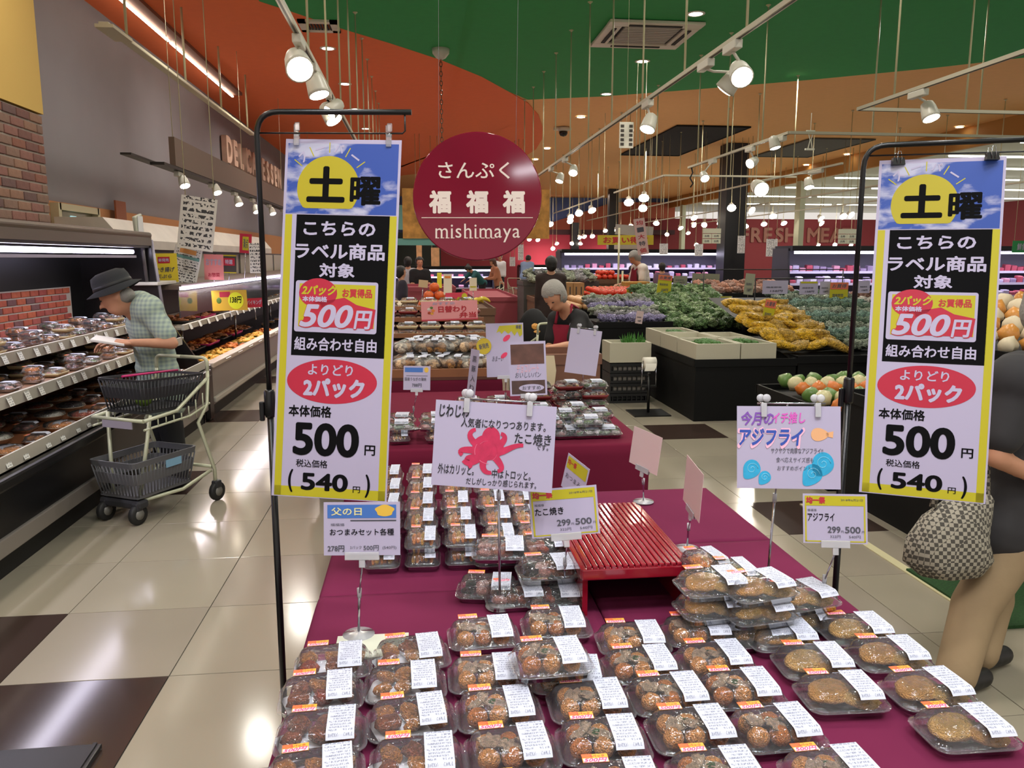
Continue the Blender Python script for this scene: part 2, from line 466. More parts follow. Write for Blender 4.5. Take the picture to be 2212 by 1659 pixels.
# opening in the orange band (serving window to the kitchen)
def win(b):
    p0 = at(112, 445, X=-3.83); p1 = at(198, 450, X=-3.83); z0 = 1.6; z1 = p0.z
    y0, y1 = p0.y, p1.y
    for y in (y0, y1): b.box((-3.8, y, (z0 + z1) / 2), (.1, .07, z1 - z0 + .07))
    for z in (z0, z1): b.box((-3.8, (y0 + y1) / 2, z), (.1, y1 - y0, .07))
    win.r = (y0, y1, z0, z1)
w1 = struct('window_1', win, mat('window_frame', 'BDB391', .5))
y0, y1, z0, z1 = win.r
struct('window_pane', lambda b: b.box((-3.825, (y0 + y1) / 2, (z0 + z1) / 2), (.01, y1 - y0, z1 - z0)), mat('dim_glass', '8f8a70', .15), parent=w1)
struct('window_post', lambda b: b.box((-3.815, y0 + (y1 - y0) * .45, (z0 + z1) / 2 - .03), (.015, .14, z1 - z0 - .1)), mat('kitchen_light', 'A8D4DC', .5, emit=.6), parent=w1)  # upright is no lamp; the kitchen's light is put in as its faint glow
# ---- far wall and right-hand walls
blue_m = mat('wall_blue', '5D73B0', .8); red_m = mat('wall_red', '7A2A2E', .8); wine_m = mat('wall_wine', 'A34450', .8)
wf = struct('wall_back', lambda b: b.box((4, 40.5, 3.6), (18, .2, 1.9)), blue_m)
struct('wall_back_lower', lambda b: b.box((4, 40.4, 1.35), (18, .2, 2.7)), wine_m, parent=wf)
struct('wall_back_canopy', lambda b: b.box((8.2, 39.8, 2.78), (9, 1.2, .22)), mat('canopy_dark', '3b2026', .8), parent=wf)
# rising red gable between blue wall and the fresh meat wall
def gable(b):
    pts = [(5.5, 2.9), (9.8, 4.3), (13, 4.3), (13, 2.9)]
    a = [b.bm.verts.new((x, 40.2, z)) for x, z in pts]; c = [b.bm.verts.new((x, 40.35, z)) for x, z in pts]
    b._f(a); b._f(list(reversed(c)))
    for i in range(4): b._f([a[i], c[i], c[(i + 1) % 4], a[(i + 1) % 4]])
struct('wall_back_gable', gable, mat('wall_salmon', 'B2604A', .8), parent=wf)
wr = struct('wall_back_right', lambda b: b.box((19.5, 40.2, 1.75), (17, .2, 3.5)), red_m)
struct('wall_right', lambda b: b.box((27, 20, 2.1), (.2, 42, 4.2)), red_m)
struct('wall_back_teal', lambda b: b.box((-2.0, 30.5, 3.0), (4.0, .15, .9)), mat('wall_teal', '6FA59C', .7), parent=wf)
struct('wall_back_dark', lambda b: b.box((-1.6, 33.5, 1.6), (5.0, .15, 1.9)), mat('wall_window_dark', '26332f', .4), parent=wf)
sgm = mat('pale_letter', '8A5A4A', .6)
p = at(1745, 508, Y=40.0)
wsg = thing('wall_sign', 'pale FRESH MEAT lettering on the dark red wall', 'sign', (p.x - .6, 40.05, p.z))
for i_, ch in enumerate('FRESH MEAT'):
    if ch != ' ': put('letter', txt_mesh(ch, sgm, bold=.03, h=.75, depth=.04), wsg, ((i_ - 4.5) * .62, 0, 0), (pi / 2, 0, 0))
# pillars
pil_m = mat('pillar_black', '191a20', .4)
def pillar(x, y, w, top=H): return struct('pillar', lambda b: b.box((x, y, top / 2), (w, w, top)), pil_m)
pillar(8.45, 21.2, .58); pillar(8.55, 35.2, .42); pillar(7.5, 38.6, .38, 3.2)
mull = mat('mullion_pale', 'B9BFA5', .5)
for x in (1472, 1722):
    p = at(x, 558, X=12.75)
    struct('pillar', lambda b: b.box((12.75, p.y, 2.0), (.18, .36, 4.1)), mull)
# ---- letters on the grey wall
wood_l = mat('letter_wood', 'E8C8B0', .6, var=.08, vscale=5)
pa = at(478, 317, X=-3.83)
sg = thing('wall_letters', 'pale wooden raised letters on the grey upper wall at the left', 'sign', (-3.83, pa.y, 0))
yy = 0
for ch in 'DELICATESSEN':
    me = txt_mesh(ch, wood_l, bold=.045, h=.52, depth=.05)
    put('letter', me, sg, (.06, yy + .22, 3.64), (pi / 2, 0, pi / 2)); yy += .2 if ch == 'I' else .56
# strip light at the ceiling (left)
s0 = at(318, 0, Z=H - .05)
sl = thing('strip_light', 'long white linear lamp under the orange ceiling along the grey wall', 'light', (-3.33, 0, H - .06))
build('housing', lambda b: b.box((.06, 10.3, .03), (.22, 10.8, .05)), mat('housing_warm', '7c4a34', .6), sl)
for k, (a, c) in enumerate(((4.9, 7.9), (7.96, 9.1), (9.16, 11.9), (11.96, 14.9), (14.96, 15.7))):
    build('tube', lambda b: b.box((0, (a + c) / 2, -.02), (.035, c - a - .04, .02)), mat('strip_glow', 'FFF6E4', .4, emit=6), sl)
# yellow/orange ceiling ends, vents
def ac():
    t = thing('air_conditioner', 'white square ceiling cassette air conditioner on the green ceiling', 'air conditioner', (3.08, 11.05, H - .03))
    cm = mat('cassette_cream', 'D6D0BE', .5)
    build('frame_panel', lambda b: (b.box((0, .52, 0), (1.25, .2, .04), bev=.01), b.box((0, -.52, 0), (1.25, .2, .04), bev=.01), b.box((.52, 0, 0), (.2, .84, .04), bev=.01), b.box((-.52, 0, 0), (.2, .84, .04), bev=.01)), cm, t)
    build('intake_grille', lambda b: [b.box((0, -.36 + .08 * k, -.005), (.74, .055, .02)) for k in range(10)], mat('cassette_grey', 'A8A294', .6), t)
    build('backing', lambda b: b.box((0, 0, .012), (.86, .86, .01)), mat('vent_dark', '24221f', .8), t)
    for k in range(4):
        build('louvre', lambda b: b.box((0, .5, -.024), (.7, .05, .012)), mat('vent_dark'), t, rot=(0, 0, k * pi / 2))
    return t
ac()
v = at(690, 53, Z=H)
t = thing('ceiling_vent', 'small white square vent at the edge of the orange and green ceiling', 'vent', (v.x, v.y, H - .02))
build('frame', lambda b: [b.box((x, y, 0), (dx, dy, .03)) for x, y, dx, dy in ((0, .2, .5, .1), (0, -.2, .5, .1), (.2, 0, .1, .5), (-.2, 0, .1, .5))], mat('cassette_cream'), t)
build('grille', lambda b: [b.box((-.14 + .04 * k, 0, 0), (.02, .3, .02)) for k in range(8)], mat('vent_dark'), t)
# downlights
dl_glow = mat('downlight_glow', 'FFF7E6', .4, emit=9)
dl0 = None
dls = [(1503, 28, 'green'), (1388, 131, 'green'), (1310, 202, 'green'), (708, 103, 'orange'), (745, 180, 'orange'), (768, 235, 'orange'), (790, 277, 'orange'), (1255, 252, 'amber'), (1182, 320, 'amber'), (1156, 344, 'amber'), (1742, 356, 'amber'), (1830, 333, 'amber'), (2073, 274, 'amber')]
for k, (x, y, f) in enumerate(dls):
    v = at(x, y, Z=H)
    lb = 'round recessed downlight in the %s ceiling, %s of its row' % (f, ORD[[q for q in dls if q[2] == f].index((x, y, f))])
    if dl0 is None:
        dl0 = thing('downlight', lb, 'light', (v.x, v.y, H - .01), group='round downlights in the ceiling')
        build('rim', lambda b: b.lathe([(.085, .008), (.115, .004), (.115, -.004), (.085, -.006)], seg=20, cap=False), white_p, dl0)
        build('lens', lambda b: b.lathe([(.001, -.003), (.085, -.003), (.085, .003)], seg=20), dl_glow, dl0)
    else: clone(dl0, (v.x, v.y, H - .01), label=lb)
# ================================================================ FOOD PACKS
clear_m = clearmat('clear_plastic', milk=.045, rough=.06, bump=.7, bscale=60)
tray_m = clearmat('clear_tray', milk=.09, rough=.12, bump=.3, bscale=40)
lab_m = print_mat('price_label', 'C2C6D6', '83879b', rows=11, density=.56, cols=60)
stk_y = mat('sticker_yellow', 'F3A73A', .4); stk_o = mat('sticker_orange', 'EE6A3C', .4); stk_p = mat('sticker_pink', 'F7D3DA', .4)
stk_r = mat('sticker_red_ink', 'E0457E', .4); stk_w = mat('sticker_ink_dark', 'C8433A', .4)
paper_m = mat('paper_white', 'D2D2DC', .6)
def food(nm, c, **k): return mat(nm, c, k.pop('rough', .42), bump=k.pop('bump', .8), bscale=k.pop('bscale', 7), var=k.pop('var', .42), vscale=k.pop('vscale', 2.6), bdist=.06, **k)
f_kara = food('fried_brown', 'D0843E'); f_kara2 = food('fried_dark', 'A0583A'); f_tako = food('takoyaki_crust', 'F4A458')
f_tako2 = food('takoyaki_sauce', 'E08540', rough=.25); f_bonito = food('bonito_flakes', 'E0BC9C', bscale=12); f_gold = food('panko_gold', 'F2AE5A', bscale=16, bump=.9, var=.22)
f_gold2 = food('panko_light', 'F8C06A', bscale=16, bump=.9, var=.22); f_orange = food('tempura_orange', 'F59440'); f_yel = food('tempura_yellow', 'F0AE48')
f_pink = food('ham_pink', 'C98A80'); f_dark = food('nori_dark', '2c2022'); f_green = food('herb_green', '4f6e2e'); f_sauce = food('sauce_red', 'B3482A'); f_rice = food('rice_white', 'E6E0D4')
def lump(nm, m, seed, sc=(1, 1, 1), nz=.42, nf=1.9, sub=2):
    b = MB(); b.ball((0, 0, 0), 1, sub, sc, nz, nf, seed); return b.mesh(nm, m)
PW, PD, PH = .150, .106, .046
b = MB(); b.rrect([(PW - .03, PD - .03, .014, .002), (PW - .018, PD - .018, .018, .004), (PW - .012, PD - .012, .02, .016), (PW, PD, .022, .017), (PW, PD, .022, .0155)], 4, cap=(True, False))
me_tray = b.mesh('tray', tray_m)
b = MB(); b.rrect([(PW + .001, PD + .001, .022, .0185), (PW - .01, PD - .01, .02, .0195), (PW - .014, PD - .014, .02, .028), (PW - .026, PD - .026, .02, .041), (PW - .04, PD - .04, .018, PH), (PW - .06, PD - .06, .012, PH + .001)], 5, cap=(False, True))
me_lid = b.mesh('lid', clear_m)
def label_mesh(cx, w, y0, y1):
    """adhesive label over the lid's top and down its front slope"""
    b = MB(); z = PH + .0022
    prof = [(y1, z), ((y0 + y1) / 2, z + .0004), (y0 + .012, z), (y0 + .006, z - .003), (y0, z - .009)]
    rs = [[b.bm.verts.new((cx + s * w / 2, y, zz)) for s in (-1, 1)] for y, zz in prof]
    for a, c in zip(rs, rs[1:]): b._f([a[0], c[0], c[1], a[1]])
    return b.mesh('label', lab_m)
me_lab = label_mesh(.033, .045, -.050, .036)
me_labw = label_mesh(.012, .06, -.030, .038)
b = MB(); z = PH + .002
b.mi = 0; b.box((-.030, .036, z), (.040, .020, .0006))
b.mi = 1; b.box((-.042, .0415, z + .0004), (.016, .009, .0004))
b.mi = 2; b.box((-.030, .0305, z + .0005), (.038, .009, .0004))
me_stk = b.mesh('sticker', [stk_y, stk_o, stk_p])
me_500 = txt_mesh('500円', stk_r, bold=.02, shear=.35, w=.037, h=.0105)
me_2p = txt_mesh('2パック', stk_w, bold=.02, w=.022, h=.006)
KINDMESH = {}
def lumps(specs):
    """(mesh, n, spread_x, spread_y, size, z) scattered piece list, fixed per kind"""
    return specs
kara = [lump('piece', m, i, (1, .8, .62)) for i, m in enumerate((f_kara, f_kara, f_kara2, f_kara2, f_sauce))]
takob = [lump('ball', m, i + 9, (1, 1, .9), .07) for i, m in enumerate((f_tako, f_tako2, f_tako))]
flakes = [lump('flakes', f_bonito, 21 + i, (1, .7, .3), .7, 2.6, 3) for i in range(2)]
fillet = []
for i, m in enumerate((f_gold, f_gold2)):
    b = MB(); b.ball((0, 0, 0), 1, 3, (1, .72, .34), .16, 2.2, 40 + i)
    fillet.append(b.mesh('fillet', m))
herb = lump('herbs', f_green, 5, (1, .8, .4), .5, 3)
temp = [lump('piece', m, 60 + i, (1, .42, .38), .22, 2) for i, m in enumerate((f_orange, f_yel, f_orange))]
darkp = [lump('piece', m, 70 + i, (1, .7, .5), .3, 2) for i, m in enumerate((f_dark, f_pink, f_kara2, f_sauce))]
b = MB(); b.rrect([(.085, .07, .01, .004), (.095, .08, .012, .010)], 3); me_pap = b.mesh('paper_sheet', paper_m)
def pack_proto(kind, seed=0, rot=False):
    r = random.Random(seed * 31 + hash_s(kind)); t = thing('food_pack', '', 'food pack')
    put('tray', me_tray, t)
    if kind == 'karaage' or kind == 'appetiser':
        put('paper_sheet', me_pap, t, (-.02 + r.uniform(-.01, .01), -.008, .003), (0, 0, r.uniform(-.4, .4)))
        for i in range(6):
            put('piece', r.choice(kara[:3] if kind == 'karaage' else kara[1:]), t, (-.040 + .04 * (i % 3) + r.uniform(-.006, .006), -.018 + .036 * (i // 3) + r.uniform(-.006, .006), .024 + r.uniform(0, .004)), (r.uniform(-.4, .4), r.uniform(-.4, .4), r.uniform(0, 6)), r.uniform(.018, .0235))
    elif kind == 'takoyaki':
        for i in range(6):
            p = (-.040 + .037 * (i % 3), -.019 + .037 * (i // 3))
            put('ball', takob[(i + seed) % 3], t, (p[0], p[1], .024), (r.uniform(0, 3), 0, r.uniform(0, 3)), .0188)
        for i in range(3):
            put('flakes', flakes[i % 2], t, (-.035 + .03 * i, r.uniform(-.008, .012), .038), (r.uniform(-.3, .3), r.uniform(-.3, .3), r.uniform(0, 6)), (.021, .02, .013))
        put('herbs', herb, t, (-.012, .0, .0405), (0, 0, r.uniform(0, 3)), (.010, .01, .006))
    elif kind == 'fillet':
        put('fillet', fillet[seed % 2], t, (-.016, .008, .024), (.1, -.06, .25), (.042, .044, .036))
        put('fillet', fillet[(seed + 1) % 2], t, (.028, -.014, .020), (0, .1, -.3), (.036, .038, .034))
    elif kind == 'tempura':
        for i in range(5):
            put('piece', temp[(i + seed) % 3], t, (-.035 + .018 * i, r.uniform(-.006, .006), .024 + .004 * (i % 2)), (.1, r.uniform(-.2, .2), pi / 2 + r.uniform(-.3, .3)), (.036, .026, .03))
    elif kind == 'mixed':
        for i in range(7):
            put('piece', darkp[(i + seed) % 4], t, (-.042 + .028 * (i % 4), -.02 + .04 * (i // 4) + r.uniform(-.005, .005), .023), (r.uniform(-.3, .3), 0, r.uniform(0, 6)), (.021, .019, .02))
    put('lid', me_lid, t)
    put('label', me_labw if rot else me_lab, t, rot=(0, 0, 0))
    s = put('sticker', me_stk, t)
    put('lettering', me_500, s, (-.030, .0305, PH + .0031)); put('lettering', me_2p, s, (-.026, .0405, PH + .0028))
    return t
def hash_s(s): return sum(ord(c) * (i + 3) for i, c in enumerate(s))
PROTO = {}
FOODN = {'karaage': 'fried chicken', 'appetiser': 'dark glazed fried snacks', 'takoyaki': 'octopus balls with bonito flakes', 'fillet': 'golden fried fish fillets', 'tempura': 'orange battered tempura', 'mixed': 'dark and pink mixed snacks'}
def pack(kind, loc, rz=0, label=None, group=None, seed=0, tilt=(0, 0)):
    k = (kind, seed % 3)
    rot = (tilt[0], tilt[1], rz)
    if k not in PROTO:
        t = pack_proto(kind, seed % 3); PROTO[k] = t
        t.location = loc; t.rotation_euler = rot; tag(t, label, group=group); return t
    return clone(PROTO[k], loc, rot=rot, label=label, group=group)
f_sal = food('salad_white', 'D9CFC4'); f_salg = food('salad_green', '6F8A4A'); f_ham = food('salad_pink', 'E0A098')
salp = [lump('piece', m, 120 + i, (1, .7, .45), .35, 2.4) for i, m in enumerate((f_sal, f_ham, f_salg, f_dark))]
_old = pack_proto
def pack_proto(kind, seed=0, rot=False):
    if kind not in ('salad', 'bento', 'redbox'): return _old(kind, seed, rot)
    r = random.Random(seed * 17 + 3); t = thing('food_pack', '', 'food pack')
    if kind == 'salad':
        put('tray', me_tray, t)
        for i in range(6): put('piece', salp[(i * 2 + seed) % 4], t, (-.042 + .042 * (i % 3), -.02 + .04 * (i // 3), .022), (0, 0, r.uniform(0, 6)), (.024, .022, .02))
    else:
        b = MB(); b.rrect([(PW - .02, PD - .02, .012, 0), (PW, PD, .014, .022), (PW - .006, PD - .006, .013, .022), (PW - .012, PD - .012, .012, .006)], 4)
        put('tray', b.mesh('tray', mat('bento_tray_red', '7c2222', .4) if kind == 'redbox' else mat('bento_tray_cream', 'C9B58C', .5)), t)
        for i in range(6): put('piece', (salp[0], kara[0], temp[1], salp[1], salp[0], darkp[3])[i], t, (-.042 + .042 * (i % 3), -.02 + .04 * (i // 3), .020), (0, 0, r.uniform(0, 6)), (.024, .022, .014))
    put('lid', me_lid, t); put('label', me_labw, t)
    return t
# ---------------------------------------------------------------- tables under maroon cloth
cloth_m = mat('maroon_cloth', '6A2442', .9, spec=.08, bump=.12, bscale=9, var=.07, vscale=2.5)
cloth_d = mat('maroon_cloth_back', '661C32', .9, spec=.08, bump=.12, bscale=9, var=.07, vscale=2.5)
leg_m = mat('table_leg_grey', '8f9492', .4, metal=.6)
def cloth(b, w, d, ht, drop, seed=0, inner=''):
    """table cloth: flat top, rounded shoulder, gently waving skirt"""
    def ring(off, z, wav):
        pts = []
        n = 26
        per = []
        cs = [(w / 2, -d / 2, w / 2, d / 2), (w / 2, d / 2, -w / 2, d / 2), (-w / 2, d / 2, -w / 2, -d / 2), (-w / 2, -d / 2, w / 2, -d / 2)]
        k = 0
        for sx, sy, ex, ey in cs:
            for i in range(n):
                f = i / n; x = sx + (ex - sx) * f; y = sy + (ey - sy) * f
                L = sqrt((ex - sx) ** 2 + (ey - sy) ** 2); nx, ny = (ey - sy) / L, -(ex - sx) / L
                if i == 0:
                    nx, ny = (1 if x > 0 else -1) * .75, (1 if y > 0 else -1) * .75
                o = off + wav * (sin(k * .9 + seed) * .5 + sin(k * .37 + seed * 2) * .5)
                pts.append((x + nx * o, y + ny * o, z)); k += 1
        return pts
    b.loops([ring(-.02, ht, 0), ring(-.002, ht - .002, 0), ring(.006, ht - .010, 0), ring(.010, ht - .05, .003), ring(.014, ht - drop * .5, .012), ring(.018, ht - drop, .022)], True, False)
    f = [b.bm.verts.new(p) for p in ring(-.02, ht, 0)]; b._f(f)
    for v in b.bm.verts:
        if 'E' in inner: v.co.x = min(v.co.x, w / 2 - .001)
        if 'W' in inner: v.co.x = max(v.co.x, -w / 2 + .001)
        if 'N' in inner: v.co.y = min(v.co.y, d / 2 - .001)
        if 'S' in inner: v.co.y = max(v.co.y, -d / 2 + .001)
    bmesh.ops.remove_doubles(b.bm, verts=b.bm.verts, dist=.0005)
def table(x0, x1, y0, y1, ht, drop, lab_t, lab_c, m=None, seed=0, grp='cloth covered trestle tables', inner=''):
    cx_, cy_ = (x0 + x1) / 2, (y0 + y1) / 2; w, d = x1 - x0, y1 - y0
    t = thing('folding_table', lab_t, 'table', (cx_, cy_, 0), group=grp)
    build('table_top', lambda b: b.box((0, 0, ht - .020), (w - .03, d - .03, .022), bev=.004), mat('table_white', 'BBB7AE', .5), t)
    for sx in (-1, 1):
        for sy in (-1, 1):
            build('leg', lambda b: b.tube([(sx * (w / 2 - .07), sy * (d / 2 - .07), ht - .03), (sx * (w / 2 - .06), sy * (d / 2 - .06), 0)], .014, 8), leg_m, t)
    c = build('tablecloth', lambda b: cloth(b, w, d, ht, drop, seed, inner), m or cloth_m, loc=(cx_, cy_, 0)); tag(c, lab_c, 'tablecloth', group='maroon tablecloths')
table(-.25, .40, .78, 1.85, .70, .5, 'front trestle table under the takoyaki packs, nearest the tall banner', 'plum cloth under the front rows of snack and takoyaki packs', seed=1, inner='EN')
table(.402, .995, .78, 2.10, .70, .5, 'front trestle table under the fried fish packs', 'plum cloth under the fried fish packs and red slatted box', seed=2, inner='WN')
table(-.25, .40, 1.853, 2.62, .695, .5, 'trestle table under the tempura packs behind the first seam', 'plum cloth under the orange tempura packs', seed=3, inner='ES')
table(.402, .995, 2.102, 2.63, .70, .5, 'trestle table with the bare cloth behind the slatted box', 'rose cloth left bare behind the red slatted box', seed=4, inner='WS')
table(-.32, .985, 3.32, 4.80, .70, .42, 'second trestle table of packs in front of the bread stand', 'maroon cloth of the second table with clear salad packs', m=cloth_d, seed=5)
# ---------------------------------------------------------------- front packs, by column
TZ = .703
cols = [('appetiser', 'dark snack sets', [(758, 1405), (733, 1470), (735, 1552), (727, 1640)]),
        ('karaage', 'fried chicken', [(926, 1387), (916, 1448), (933, 1522), (950, 1612)]),
        ('takoyaki', 'octopus balls beside the chicken', [(1080, 1345), (1093, 1430), (1118, 1505), (1152, 1590), (1182, 1700)]),
        ('takoyaki', 'octopus balls in the middle', [(1235, 1325), (1318, 1488), (1350, 1570), (1385, 1668)]),
        ('takoyaki', 'octopus balls before the slatted box', [(1402, 1356), (1424, 1412), (1486, 1474), (1543, 1548), (1605, 1642)]),
        ('takoyaki', 'octopus balls next to the fish', [(1545, 1340), (1585, 1400), (1642, 1463), (1720, 1545), (1850, 1640)]),
        ('fillet', 'fried fish, inner column', [(1728, 1350), (1800, 1405), (1860, 1470)]),
        ('fillet', 'fried fish, outer column', [(1887, 1337), (1960, 1390), (2050, 1463), (2132, 1545)])]
for ci, (kind, nm, pts) in enumerate(cols):
    for ri, (px, py) in enumerate(reversed(pts)):
        v = at(px, py, Z=.752)
        pack(kind, (v.x - .033 + R.uniform(-.002, .002), v.y + .005, TZ), R.uniform(-.05, .05) + (.06 if ci < 2 else 0), 'clear pack of %s, %s from the table front' % (nm, ORD[ri]), 'front display packs', seed=ci + ri)
v = at(1230, 1398, Z=.80)
pack('takoyaki', (v.x - .033, v.y + .005, TZ + .05), .05, 'pack of octopus balls stacked on top, behind the fourth column', 'front display packs', seed=4)
v = at(1270, 1430, Z=.752)
pack('takoyaki', (v.x - .035, v.y - .0, TZ), -.1, 'pack of octopus balls lying under the stacked one', 'front display packs', seed=5)
# white card under the first pack
v = at(805, 1385, Z=.705)
o = build('paper_card', lambda b: b.box((0, 0, 0), (.15, .1, .004), bev=.001), mat('card_green_white', 'C6C9B8', .6), loc=(v.x, v.y - .02, .704)); tag(o, 'pale blank card lying behind the first snack pack', 'card')
# tempura blocks behind: turned a quarter, two deep
gcols = [[(845, 1045), (838, 1072), (832, 1100), (826, 1130), (820, 1165)], [(913, 1039), (908, 1062), (912, 1088), (898, 1121), (895, 1160)], [(982, 1038), (984, 1063), (989, 1088), (981, 1121), (971, 1159)], [(1052, 1036), (1054, 1061), (1067, 1084), (1062, 1116), (1040, 1152)], [(1120, 1036), (1123, 1061), (1130, 1086), (1128, 1116)]]
for ci, pts in enumerate(gcols):
    x0 = at(*pts[2], Z=.8).x
    for ri, (px, py) in enumerate(reversed(pts)):
        y = 2.02 + ri * .118; z = .698 + .012 * ri
        x = x0 + R.uniform(-.004, .004)
        for lv in range(2):
            pack('tempura', (x, y, z + lv * .048), -.04, 'clear %s pack of orange tempura, column %s, row %s' % (('lower', 'upper')[lv], ORD[ci], ORD[ri]), 'tempura packs', seed=ci + ri + lv)
# narrower pitch for these: scale
for o in [o for o in COL.objects if o.get('group') == 'tempura packs']: o.scale = (.62, 1.0, 1.0)
mx = [(1054, 1246, 0), (1116, 1262, 0), (1196, 1262, 0), (1083, 1180, 0), (1083, 1167, 1), (1184, 1215, 0), (1184, 1207, 1), (1181, 1169, 0), (1181, 1160, 1)]
for i, (px, py, lv) in enumerate(mx):
    v = at(px, py, Z=.75 + lv * .048)
    pack('mixed', (v.x, v.y, .70 + lv * .05), R.uniform(-.2, .1), 'clear pack of dark and pink snacks left of the slatted box, %s of the pile' % ORD[i], 'mixed snack packs', seed=i)
# croquette piles right of the slatted box
cr = [(1542, 1190, 2), (1560, 1232, 2), (1606, 1213, 2), (1660, 1240, 2), (1672, 1290, 0), (1752, 1262, 1), (1580, 1300, 0)]
for i, (px, py, top) in enumerate(cr):
    v = at(px, py, Z=.752 + top * .05)
    for lv in range(top + 1):
        pack('fillet' if i % 2 else 'tempura', (v.x - .02, min(v.y, 2.02), .701 + lv * .05), R.uniform(-.12, .12) + .1, 'pack of orange croquettes right of the slatted box, pile %s, level %s' % (ORD[i], ORD[lv]), 'croquette packs', seed=i + lv)
# ---------------------------------------------------------------- red lacquer slatted box
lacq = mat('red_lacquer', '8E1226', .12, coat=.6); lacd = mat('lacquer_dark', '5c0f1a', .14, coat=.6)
t = thing('slatted_box', 'glossy dark red box with a slatted top standing among the packs', 'box', (.475, 1.88, .70))
w, d, h = .245, .44, .115
for k in range(17):
    build('slat', lambda b: b.box((-w / 2 + .012 + k * (w - .024) / 16, 0, h + .003), (.0112, d + .012, .011), bev=.0022), lacq, t)
build('top_frame', lambda b: (b.box((0, -d / 2, h - .012), (w + .01, .014, .026), bev=.003), b.box((0, d / 2, h - .012), (w + .01, .014, .026), bev=.003), b.box((-w / 2, 0, h - .012), (.014, d, .026), bev=.003), b.box((w / 2, 0, h - .012), (.014, d, .026), bev=.003)), lacq, t)
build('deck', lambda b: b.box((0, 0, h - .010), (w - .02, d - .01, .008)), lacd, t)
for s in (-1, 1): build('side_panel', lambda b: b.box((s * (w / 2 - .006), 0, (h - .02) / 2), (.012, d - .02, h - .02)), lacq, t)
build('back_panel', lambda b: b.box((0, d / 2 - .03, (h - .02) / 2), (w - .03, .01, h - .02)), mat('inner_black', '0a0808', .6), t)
# ================================================================ SIGNS AND STANDS
def atD(px, py, D):
    d = ray(px, py); f = CM @ Vector((0, 0, -1))
    return CO + d * (D / d.dot(f))
paper = mat('sign_paper', 'AEA6C0', .55); ink = mat('ink_black', '08080a', .8, spec=.12); ink_w = mat('ink_white', 'B4ADC6', .7, spec=.2)
yel = mat('print_yellow', 'B4AA14', .5); red = mat('print_red', 'B21A38', .5); redd = mat('print_red_deep', 'B5202E', .5)
def sky_mat():
    m = mat('print_sky', '3F63BE', .45); nt = m.node_tree; b = nt.nodes['Principled BSDF']
    tc = nt.nodes.new('ShaderNodeTexCoord'); mp = nt.nodes.new('ShaderNodeMapping'); mp.inputs['Scale'].default_value = (2.2, 2.6, 1); mp.inputs['Location'].default_value = (3.3, 1.7, 0)
    n = nt.nodes.new('ShaderNodeTexNoise'); n.inputs['Scale'].default_value = 1.5; n.inputs['Detail'].default_value = 6; n.inputs['Distortion'].default_value = .3
    nt.links.new(tc.outputs['Generated'], mp.inputs[0]); nt.links.new(mp.outputs[0], n.inputs['Vector'])
    sp = nt.nodes.new('ShaderNodeSeparateXYZ'); nt.links.new(tc.outputs['Generated'], sp.inputs[0])
    a = nt.nodes.new('ShaderNodeMath'); a.operation = 'MULTIPLY_ADD'; a.inputs[1].default_value = -.22
    nt.links.new(sp.outputs['X'], a.inputs[0]); nt.links.new(n.outputs['Fac'], a.inputs[2])
    r = nt.nodes.new('ShaderNodeMapRange'); r.inputs['From Min'].default_value = .38; r.inputs['From Max'].default_value = .52
    nt.links.new(a.outputs[0], r.inputs['Value'])
    mx = nt.nodes.new('ShaderNodeMix'); mx.data_type = 'RGBA'; mx.inputs['A'].default_value = (*hexc('26489C'), 1); mx.inputs['B'].default_value = (*hexc('B4B4CA'), 1)
    nt.links.new(r.outputs['Result'], mx.inputs['Factor']); nt.links.new(mx.outputs['Result'], b.inputs['Base Color'])
    return m
sky_m = sky_mat()
